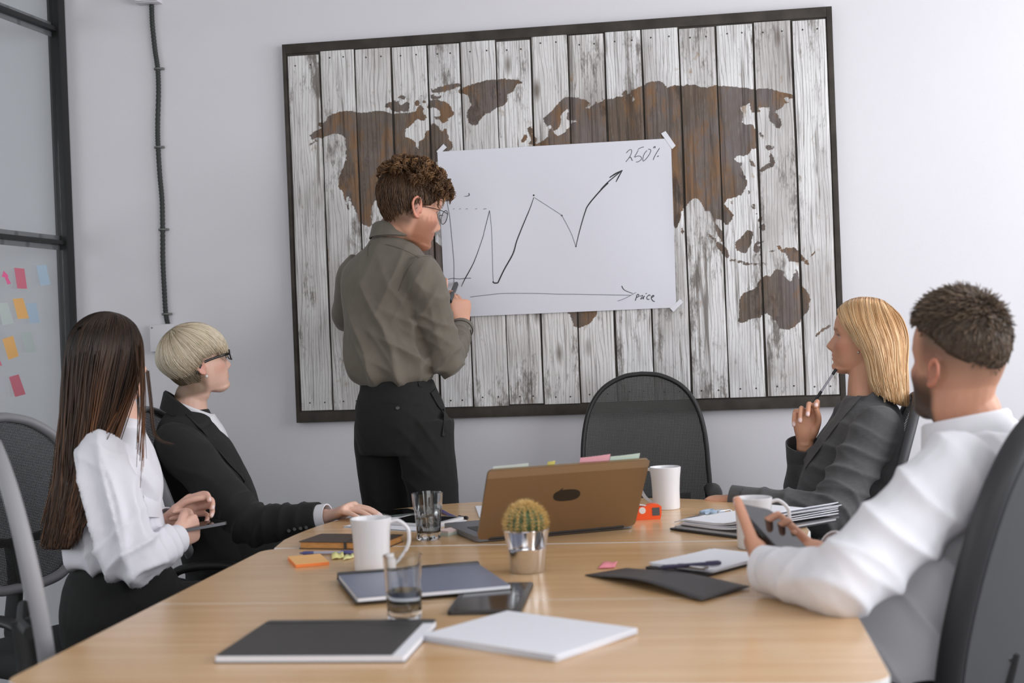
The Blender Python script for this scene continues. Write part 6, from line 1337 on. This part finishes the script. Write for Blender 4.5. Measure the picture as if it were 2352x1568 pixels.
# -- drinking glasses
m_gl = mat('clear_glass', (.98, .99, .99, 1), 0.0, trans=1.0, ior=1.46); m_wat = mat('water', (.99, 1, 1, 1), 0.0, trans=1.0, ior=1.33)
def tumbler(label, px, py, rt, rb, h, facets, lvl):
    p = on_z(px, py); g = thing('drinking_glass', label, 'glass', (p[0], p[1], TZ)); n = 48; t_ = .0028; V = []
    zs = np.array([0, .004, .012, .02, h*.3, h*.5, h*.62, h*.66, h*.72, h*.85, h-.002, h]); prof = []
    for z in zs:
        r = rb+(rt-rb)*(z/h)
        if facets and h*.05 < z < h*.64: r -= .0012
        if z == 0: r -= .002
        prof.append((r, z, facets and .004 < z < h*.64))
    inner = [(rb+(rt-rb)*(z/h)-t_, z, False) for z in (h, h*.8, h*.5, .018)] + [(.012, .014, False)]
    for r, z, fc in prof+inner:
        for j in range(n):
            a = 2*math.pi*j/n; q = r-(.0022*(.5-.5*math.cos(a*facets)) if fc else 0); V.append((q*math.cos(a), q*math.sin(a), z))
    F = ring_faces(len(prof)+len(inner), n, True); o = link_mesh('tumbler', V, F, m_gl, g); sharp(o, 40)
    ri = lambda z: rb+(rt-rb)*(z/h)-t_+.0004
    mb = MB(); mb.lathe([(.011, .0136), (ri(.018), .0176), (ri(lvl*.5), lvl*.5), (ri(lvl), lvl)], 40); mb.build('water', m_wat, g)
tumbler('plain glass of water standing behind the black notebook, beside the blue booklet', 930, 1424, .0335, .0290, .112, 0, .052)
tumbler('faceted glass of water standing beside the laptop and the phone', 985, 1238, .0375, .0292, .112, 10, .058)
# -- mugs
m_mug = mat('white_porcelain', rgb(226, 224, 226), .18)
def mug(label, px, py, r, h, ang):
    p = on_z(px, py); g = thing('mug', label, 'mug', (p[0], p[1], TZ), ang)
    pr = [(r*.82, 0), (r*.86, .002), (r*.87, .01), (r*.88, h*.45), (r*.92, h*.72), (r*.985, h*.92), (r, h-.001), (r-.001, h), (r-.003, h-.001), (r*.985-.0045, h*.92), (r*.88-.0045, h*.5), (r*.86-.005, .012), (r*.6, .007), (0, .006)]
    mb = MB(); mb.lathe(pr, 44); mb.build('cup', m_mug, g)
    Q = smooth_path([(r*.90, 0, h*.90), (r*1.30, 0, h*.93), (r*1.72, 0, h*.80), (r*1.82, 0, h*.66), (r*1.76, 0, h*.45), (r*1.42, 0, h*.24), (r*.84, 0, h*.10)], 5); V, F = tube_geo(Q, .0036, 12, True, (0, 1, 0), .0062); 
    V, F = tube_geo(Q, .0065, 12, True, (0, 1, 0), .0040, 2.6); link_mesh('handle', V, F, m_mug, g)
mug('white mug standing beside the orange sticky pad and brown notebook', 856, 1308, .0435, .109, R(8))
mug('white mug standing by the orange tape dispenser, beside the laptop screen', 1531, 1168, .0420, .113, R(158))
mug('white mug behind the phone of the bearded man', 1733, 1258, .0420, .110, R(-2))
# -- brown notebook, pen, sticky pad, flags
c, X, Y, w, h = rect_on([(690, 1260), (893, 1263), (915, 1243), (735, 1241)]); bn = thing('notebook', 'thick brown leather notebook with gilt page edges next to the mug', 'notebook', (c[0], c[1], TZ))
m_lea = mat('brown_leather', rgb(72, 56, 46), .45, bump=.0004, bscale=300); m_gilt = mat('gilt_edges', rgb(190, 136, 78), .45, var=.2, vscale=60, stretch=(1, 1, 12))
plate(bn, 'back_cover', c, X, Y, w, h, TZ, TZ+.0015, m_lea, .005); plate(bn, 'page_block', c, X, Y, w-.006, h-.006, TZ+.0015, TZ+.0155, m_gilt, .004); plate(bn, 'front_cover', c, X, Y, w, h, TZ+.0155, TZ+.0172, m_lea, .005)
plate(bn, 'elastic_band', c, X, Y, .006, h+.0012, TZ+.0006, TZ+.0180, m_cover, .001, dx=.012)
def pen_on(label, a, b, r, body, ends, z=TZ, name='pen'):
    A, B = on_z(*a, z+r), on_z(*b, z+r); A[2] = B[2] = z+r*1.02; ax_ = unit(B-A); L_ = np.linalg.norm(B-A); t = thing(name, label, 'pen', A)
    mb = MB(); mb.lathe([(r*.9, L_*.2), (r*.9, L_*.85)], 12, A, ax_); child(t, 'barrel', mb, body)
    mb = MB(); mb.lathe([(r*.3, 0), (r*.55, L_*.05), (r, L_*.09), (r, L_*.26), (r*.9, L_*.27)], 12, A, ax_); child(t, 'grip', mb, ends)
    mb = MB(); mb.lathe([(r*.9, L_*.82), (r, L_*.83), (r, L_*.97), (r*.6, L_), (0, L_)], 12, A, ax_); child(t, 'cap', mb, ends)
    mb = MB(); mb.box(A+ax_*L_*.86+ZA*r*.95, (.003, L_*.2, .0015), np.stack([np.cross(ax_, ZA), ax_, ZA], 1)); child(t, 'clip', mb, ends)
m_penb = mat('pen_blue', rgb(84, 86, 138), .35); m_pencl = mat('pen_clear', rgb(170, 170, 186), .2)
pen_on('blue ballpoint pen lying along the brown notebook', (688, 1270), (812, 1268.5), .0045, m_pencl, m_penb)
pen_on('violet pen lying behind the faceted glass', (1012, 1172), (1047, 1190), .0048, mat('pen_violet', rgb(104, 100, 150), .4), mat('pen_violet', rgb(104, 100, 150), .4))
pen_on('short black pen lying near the corner of the laptop', (1052, 1186), (1074, 1189.5), .0042, MATS['pen_black'], MATS['pen_black'])
c, X, Y, w, h = rect_on([(676, 1305), (751, 1296), (739, 1279), (666, 1283)]); sn = thing('sticky_note_pad', 'orange sticky note pad lying near the blue pen', 'sticky notes', (c[0], c[1], TZ)); m_or = mat('orange_note', rgb(246, 190, 124), .7); m_ore = mat('orange_note_edge', rgb(250, 140, 72), .6)
plate(sn, 'pad', c, X, Y, w, h, TZ, TZ+.0065, m_ore, .001); plate(sn, 'top_sheet', c, X, Y, w, h, TZ+.0065, TZ+.0070, m_or, .001)
def flag(label, q, col, col2, curl=.006, grp=None):
    P = [on_z(x, y) for x, y in q]; n = 8; V = []
    for lay in (0, 1):
        for i in range(n+1):
            t = i/n
            for s in (0, 1): p = (P[0]*(1-t)+P[1]*t)*(1-s)+(P[3]*(1-t)+P[2]*t)*s; V.append(p+ZA*(.0012+curl*abs(math.sin(t*math.pi*1.5))*(.4+.6*s)+lay*.0014))
    k = 2*(n+1); F = []
    for i in range(n): a = 2*i; F += [(a, a+1, a+3, a+2), (k+a, k+a+2, k+a+3, k+a+1), (a, a+2, k+a+2, k+a), (a+1, k+a+1, k+a+3, a+3)]
    F += [(0, k, k+1, 1), (2*n, 2*n+1, k+2*n+1, k+2*n)]
    return tag(keep_top(link_mesh('page_flag', V, F, None, None, True, [mat('flag_%d%d%d' % col, rgb(*col), .7)])), label, 'sticky flag', grp)
def keep_top(o): return o
flag('yellow page flag with curled edge lying between orange pad and mug', [(762, 1286), (790, 1283), (788, 1273), (761, 1274)], (226, 220, 148), None)
flag('small yellow page flag lying against the mug', [(788, 1288), (813, 1282), (811, 1276), (790, 1280)], (228, 224, 160), None, .004)
# -- phone, tablet and sheets by the faceted glass
def dark_phone():
    c, X, Y, w, h = rect_on([(884, 1192), (962, 1184), (948, 1172), (872, 1180)]); t = thing('smartphone', 'dark green phone lying on the table behind the faceted glass', 'phone', (c[0], c[1], TZ)); plate(t, 'casing', c, X, Y, w, h, TZ, TZ+.0085, mat('green_case', rgb(58, 68, 64), .5), .009); plate(t, 'screen', c, X, Y, w-.008, h-.008, TZ+.0085, TZ+.0090, MATS['dark_screen'], .007)
dark_phone()
c, X, Y, w, h = rect_on([(790, 1209), (960, 1222), (1070, 1196), (900, 1187)]); ps_ = thing('paper_stack', 'loose white sheets lying under the tablet by the laptop', 'paper', (c[0], c[1], TZ)); leaves(ps_, 'sheet', c, X, Y, w*.98, h, TZ, 4, .0008, m_pages, .05, 6)
c, X, Y, w, h = rect_on([(893, 1208), (1022, 1214), (1046, 1194), (918, 1189)]); t2 = thing('tablet', 'white-framed tablet with dark screen lying on loose sheets', 'tablet', (c[0], c[1], TZ+.0036)); plate(t2, 'casing', c, X, Y, w, h, TZ+.0036, TZ+.0100, mat('tablet_white', rgb(214, 212, 214), .35), .008); plate(t2, 'screen', c, X, Y, w-.028, h-.012, TZ+.0100, TZ+.0104, MATS['dark_screen'], .003)
c, X, Y, w, h = rect_on([(1010, 1230), (1040, 1232), (1062, 1222), (1032, 1219)]); s2 = thing('sticky_note_pad', 'pale green sticky note pad lying at the corner of the laptop', 'sticky notes', (c[0], c[1], TZ)); plate(s2, 'pad', c, X, Y, w, h, TZ, TZ+.008, mat('pale_green_note', rgb(204, 214, 204), .7), .001); plate(s2, 'pink_layer', c, X, Y, w*.96, h*.96, TZ+.008, TZ+.012, mat('pale_pink_note', rgb(228, 206, 200), .7), .001)
c, X, Y, w, h = rect_on([(1110, 1190), (1180, 1186), (1160, 1161), (1084, 1164)]); tag(plate(thing('paper_sheet', 'single white sheet lying behind the laptop screen', 'paper', (c[0], c[1], TZ)), 'sheet', c, X, Y, w, h, TZ, TZ+.003, m_pages, .002))
# -- laptop, seen from behind its lid
HL, HR = on_z(1096, 1247, TZ), on_z(1457, 1214, TZ); Xl = unit(HR-HL); wl_ = np.linalg.norm(HR-HL); Dl = np.array([-Xl[1], Xl[0], 0])     # deck runs away from the lid
lap_ = thing('laptop', 'grey-brown laptop with dark oval logo seen from behind, notes stuck on its lid', 'laptop', (HL+HR)/2)
dl = wl_*.68; cl = (HL+HR)/2+Dl*(dl/2+.004); m_alu = mat('laptop_grey', rgb(150, 126, 98), .30, metal=.65); m_alu2 = mat('laptop_deck', rgb(120, 120, 124), .4, metal=.5)
plate(lap_, 'base', cl, Xl, Dl, wl_, dl, TZ+.002, TZ+.014, m_alu2, .012); plate(lap_, 'keyboard', cl, Xl, Dl, wl_*.86, dl*.42, TZ+.014, TZ+.0148, m_blackpl, .004, dy=-dl*.10); plate(lap_, 'touchpad', cl, Xl, Dl, wl_*.32, dl*.27, TZ+.014, TZ+.0145, m_alu, .004, dy=dl*.31)
for s in (-1, 1):
    for k in (-1, 1): mb = MB(); mb.lathe([(.006, 0), (.006, .0022)], 10, np.array([cl[0], cl[1], TZ])+Xl*s*wl_*.42+Dl*k*dl*.42); child(lap_, 'foot', mb, m_blackpl)
best = None
for dq in np.linspace(.46, .74, 29):
    for th in np.linspace(-20, 60, 81):
        U_ = ZA*math.cos(R(th))-Dl*math.sin(R(th)); e = 0
        for base, tgt in ((HL, (1116, 1081)), (HR, (1497, 1051))):
            p = base+ZA*.010+U_*dq*wl_; d = p-CAM; z = d@CF; e += (IH/2-F_PX*(d@CU)/z-tgt[1])**2+.6*(IW/2+F_PX*(d@CR)/z-tgt[0])**2
        if best is None or e < best[0]: best = (e, th, dq)
print('laptop', best); dl = best[2]*wl_
th = best[1]; U_ = ZA*math.cos(R(th))-Dl*math.sin(R(th)); Nl = np.cross(Xl, U_); fr_l = ((HL+HR)/2+ZA*.010+U_*dl/2, Xl, U_, Nl)
mb = MB(); mb.prism(rrect(wl_, dl, .012), -.003, .004, fr_l); child(lap_, 'lid', mb, m_alu)
mb = MB(); mb.prism(rrect(wl_-.016, dl-.02, .004), -.0036, -.003, fr_l); child(lap_, 'screen', mb, MATS['dark_screen'], False)
mb = MB(); mb.prism(rrect(wl_, .020, .004), .004, .0046, (fr_l[0]+U_*(dl/2-.012), Xl, U_, Nl)); child(lap_, 'lid_top_strip', mb, mat('laptop_strip', rgb(168, 146, 120), .33, metal=.6), False)
lg = [(.034*math.copysign(abs(math.cos(t))**.75, math.cos(t)), .0165*math.copysign(abs(math.sin(t))**.85, math.sin(t))) for t in np.linspace(0, 2*math.pi, 30, endpoint=False)]
mb = MB(); o = fr_l[0]+Xl*.004+U_*.012; mb.prism(lg, .004, .0046, (o, Xl, U_, Nl)); mb.prism([(-.030, .006), (-.016, .012), (-.012, .022), (-.017, .019)], .0040, .0045, (o, Xl, U_, Nl)); child(lap_, 'logo', mb, mat('logo_black', rgb(42, 36, 30), .45), False)
mb = MB(); mb.tube([HL+Xl*.03+ZA*.010, HR-Xl*.03+ZA*.010], .006, 10); child(lap_, 'hinge', mb, m_blackpl)
for u, wd, hh, col, lab in ((-.36, .085, .006, (214, 224, 216), 'pale green sticky flag at the left corner of the laptop lid'), (-.115, .018, .008, (222, 214, 120), 'tiny yellow sticky flag on the laptop lid edge'), (.155, .075, .014, (240, 178, 192), 'pink sticky note standing up from the laptop lid edge'), (.345, .075, .011, (206, 226, 214), 'mint green sticky note standing up from the laptop lid edge')):
    o = fr_l[0]+Xl*u*wl_+U_*(dl/2)-Nl*.0041; V = []; n = 6
    for lay in (0, 1):
        for i in range(n+1):
            t = i/n-.5
            for s in (-1.2, 1): V.append(o+Xl*t*wd+U_*(hh*s*(1+.35*t if s > 0 else 1))-Nl*(lay*.0007+(.004*t*t if s > 0 else 0)))
    k = 2*(n+1); F = []
    for i in range(n): a = 2*i; F += [(a, a+2, a+3, a+1), (k+a, k+a+1, k+a+3, k+a+2), (a, k+a, k+a+2, a+2), (a+1, a+3, k+a+3, k+a+1)]
    F += [(0, 1, k+1, k), (2*n, k+2*n, k+2*n+1, 2*n+1)]
    tag(link_mesh('sticky_note', V, F, mat('lidnote%d%d' % (col[0], col[2]), rgb(*col), .7), None, False), lab, 'sticky note', 'sticky notes on the laptop lid')
# -- cactus
p = on_z(1212, 1312); ca = thing('potted_cactus', 'small round cactus with golden spines in a shiny metal pot', 'plant', (p[0], p[1], TZ))
m_pot = mat('polished_tin', rgb(226, 224, 226), .10, metal=1.0); mb = MB(); mb.lathe([(.0345, 0), (.0355, .0015), (.0405, .046), (.0412, .0475), (.0412, .0505), (.0408, .052), (.0465, .084), (.0480, .0850), (.0480, .0870), (.0462, .0875), (.0450, .085), (.036, .02), (0, .018)], 48); mb.build('pot', m_pot, ca)
mb = MB(); mb.lathe([(.0445, .076), (.03, .079), (0, .081)], 30); mb.build('soil', mat('dark_soil', rgb(60, 46, 34), .95, bump=.002, bscale=300), ca)
V = []; nr, nt_ = 17, 102; cz, rz_, rx_ = .098, .038, .0395
for i in range(1, 24):
    t = math.pi*i/24
    for j in range(nt_): a = 2*math.pi*j/nt_; q = 1-.10*(.5-.5*math.cos(a*nr)); V.append((rx_*math.sin(t)*q*math.cos(a), rx_*math.sin(t)*q*math.sin(a), cz+rz_*math.cos(t)))
link_mesh('stem', V, ring_faces(23, nt_, True), mat('cactus_green', rgb(74, 98, 62), .6, var=.25, vscale=60), ca)
V, F = [], []; r9 = np.random.default_rng(3)
for j in range(nr):
    a = 2*math.pi*j/nr
    for i in range(11):
        t = .16+i*.175; b_ = np.array([rx_*math.sin(t)*math.cos(a), rx_*math.sin(t)*math.sin(a), cz+rz_*math.cos(t)]); nn = unit(b_-np.array([0, 0, cz]))
        for k in range(15):
            d = unit(nn+r9.normal(size=3)*.60); L_ = r9.uniform(.008, .016); s = unit(np.cross(d, (.3, .5, .8)))*.00060; q = np.cross(d, s); m0 = len(V); V += [b_+s, b_-s*.5+q*.87, b_-s*.5-q*.87, b_+d*L_]; F += [(m0, m0+1, m0+3), (m0+1, m0+2, m0+3), (m0+2, m0, m0+3)]
sp = link_mesh('spines', V, F, mat('golden_spines', rgb(222, 186, 118), .5), ca, False); sp['kind'] = 'stuff'
V, F = [], []
for j in range(nr):
    a = 2*math.pi*j/nr
    for i in range(11): t = .16+i*.175; v, f = ball((rx_*1.005*math.sin(t)*math.cos(a), rx_*1.005*math.sin(t)*math.sin(a), cz+rz_*1.005*math.cos(t)), .0019, 6); k = len(V); V += v; F += [tuple(x+k for x in q) for q in f]
ar = link_mesh('wool_tufts', V, F, mat('cactus_wool', rgb(214, 190, 140), .9), ca); ar['kind'] = 'stuff'
# -- tape dispenser
p = on_z(1490, 1192); td_ = thing('tape_dispenser', 'bright orange tape dispenser with grey window beside the laptop', 'tape dispenser', (p[0], p[1], TZ), R(14)); m_to = mat('orange_plastic', rgb(250, 96, 48), .3)
o2 = [(-.042, 0), (.028, 0), (.031, .010), (.032, .032), (.024, .038), (.008, .040), (-.012, .034), (-.030, .034), (-.040, .022)]
mb = MB(); mb.prism(o2, -.012, .012, (np.array([0, 0, 0]), np.array([1.0, 0, 0]), ZA, np.array([0, -1.0, 0]))); mb.build('body', m_to, td_); mb = MB(); mb.box((.017, -.0124, .020), (.019, .0012, .020)); mb.build('side_window', mat('grey_window', rgb(86, 86, 88), .4), td_, False)
mb = MB(); mb.tube([(-.018, -.0125, .024), (-.018, .0125, .024)], .0085, 24); mb.build('tape_roll', mat('tape_roll_white', rgb(232, 226, 222), .35), td_); mb = MB(); mb.box((-.026, 0, .0385), (.040, .018, .002), np.array([[.98, 0, .17], [0, 1, 0], [-.17, 0, .98]])); mb.build('tape_tongue', mat('tape_roll_white', rgb(232, 226, 222), .35), td_, False)
# -- scissors
A, Bp = on_z(1549, 1202), on_z(1640, 1180); ax_ = unit(Bp-A); sd = np.array([-ax_[1], ax_[0], 0]); sc_ = thing('scissors', 'scissors with pale blue handles lying between mug and clipboard', 'scissors', A); L_ = np.linalg.norm(on_z(1625, 1184)-A)
for s in (-1, 1):
    q = [(0, 0), (L_*.55, .0035*s*2+.002), (L_, .0060), (L_, -.0060), (L_*.5, -.004)]; mb = MB(); mb.prism([(x, y*s) for x, y in q][::s], TZ-.0+.002+(.0016 if s > 0 else 0)-TZ, .0034+(.0016 if s > 0 else 0), (np.array([A[0], A[1], TZ]), ax_, sd, ZA)); child(sc_, 'blade', mb, mat('steel_blade', rgb(206, 206, 210), .2, metal=.8), False)
    cc = np.array([A[0], A[1], TZ+.006])+ax_*(L_+.026)+sd*s*.015; mb = MB(); mb.tube([cc+ax_*.026*math.cos(t)+sd*.011*math.sin(t) for t in np.linspace(0, 2*math.pi, 25)], .0042, 8, False); mb.tube([np.array([A[0], A[1], TZ+.005])+ax_*(L_-.012), np.array([A[0], A[1], TZ+.006])+ax_*(L_+.006)+sd*s*.008], .005, 8); child(sc_, 'handle', mb, mat('pale_blue_plastic', rgb(150, 170, 190), .4))
# -- clipboard with magazines and sheets at the far right
c, X, Y, w, h = rect_on([(1566, 1222), (1720, 1240), (1905, 1196), (1735, 1176)]); cb = thing('clipboard', 'black clipboard piled with white sheets in front of the blonde woman', 'clipboard', (c[0], c[1], TZ)); m_brd = mat('black_board', rgb(36, 34, 34), .45)
plate(cb, 'board', c, X, Y, w, h, TZ+.001, TZ+.005, m_brd, .006); plate(cb, 'magazine', c, X, Y, w*.97, h*.94, TZ+.005, TZ+.010, mat('magazine_edge', rgb(196, 194, 196), .5), .003, dx=.004); plate(cb, 'magazine', c, X, Y, w*.95, h*.92, TZ+.0104, TZ+.014, mat('magazine_dark', rgb(90, 88, 90), .5), .003, dx=.012, dy=.008)
leaves(cb, 'sheet', c+X*.02, X, Y, w*.92, h*.92, TZ+.0145, 6, .0022, m_pages, .05, 9, curl=.035)
mb = MB(); o = np.array([c[0], c[1], TZ+.017])-X*(w/2-.020); mb.box(o, (.018, .075, .006), np.stack([X, Y, ZA], 1), .002); mb.tube([o-Y*.03+ZA*.004, o-Y*.02+ZA*.012-X*.006, o+Y*.02+ZA*.012-X*.006, o+Y*.03+ZA*.004], .0022, 8); child(cb, 'metal_clip', mb, mat('clip_steel', rgb(170, 168, 168), .25, metal=.9))
# -- sheets with a pen, and the black folder, near the bearded man
c, X, Y, w, h = rect_on([(1506, 1312), (1692, 1330), (1718, 1280), (1608, 1266)]); cb2 = thing('clipboard', 'dark clipboard with white sheets lying by the pink flags', 'clipboard', (c[0], c[1], TZ)); plate(cb2, 'board', c, X, Y, w, h, TZ+.001, TZ+.005, m_brd, .006); leaves(cb2, 'sheet', c+Y*.006, X, Y, w*.96, h*.92, TZ+.0055, 5, .0012, m_pages, .03, 12)
mb = MB(); o = np.array([c[0], c[1], TZ+.014])-Y*(h/2-.012)+X*.03; mb.box(o, (.07, .016, .006), np.stack([X, Y, ZA], 1), .002); child(cb2, 'metal_clip', mb, MATS['clip_steel'])
pen_on('dark blue pen lying on the sheets of the near clipboard', (1512, 1303), (1656, 1292), .0045, mat('pen_navy', rgb(66, 64, 92), .4), mat('pen_navy', rgb(66, 64, 92), .4), TZ+.0125)
P4 = [on_z(x, y) for x, y in ((1344, 1322), (1612, 1384), (1722, 1352), (1440, 1306))]; V = []; n = 14
for lay in (0, 1):
    for j in range(7):
        for i in range(n+1):
            u, v = i/n, j/6; q = (P4[0]*(1-u)+P4[1]*u)*(1-v)+(P4[3]*(1-u)+P4[2]*u)*v; V.append(q+ZA*(.0008+lay*.0016+.012*math.sin(u*math.pi)**1.5*(1-.4*v)+.003*u))
k = 7*(n+1); F = []
for j in range(6):
    for i in range(n): a = j*(n+1)+i; q = (a, a+1, a+n+2, a+n+1); F += [q[::-1], tuple(x+k for x in q)]
for i in range(n): F += [(i, i+1, i+1+k, i+k), (6*(n+1)+i+1, 6*(n+1)+i, 6*(n+1)+i+k, 6*(n+1)+i+1+k)]
for j in range(6): F += [((j+1)*(n+1), j*(n+1), j*(n+1)+k, (j+1)*(n+1)+k), (j*(n+1)+n, (j+1)*(n+1)+n, (j+1)*(n+1)+n+k, j*(n+1)+n+k)]
tag(link_mesh('folder', V, F, mat('black_card', rgb(66, 64, 64), .5)), 'thin black folder bowed up off the table at the elbow of the bearded man', 'folder')
flag('pink page flags lying beside the black folder', [(1374, 1307), (1412, 1305), (1418, 1294), (1384, 1294)], (244, 150, 160), None, .002)
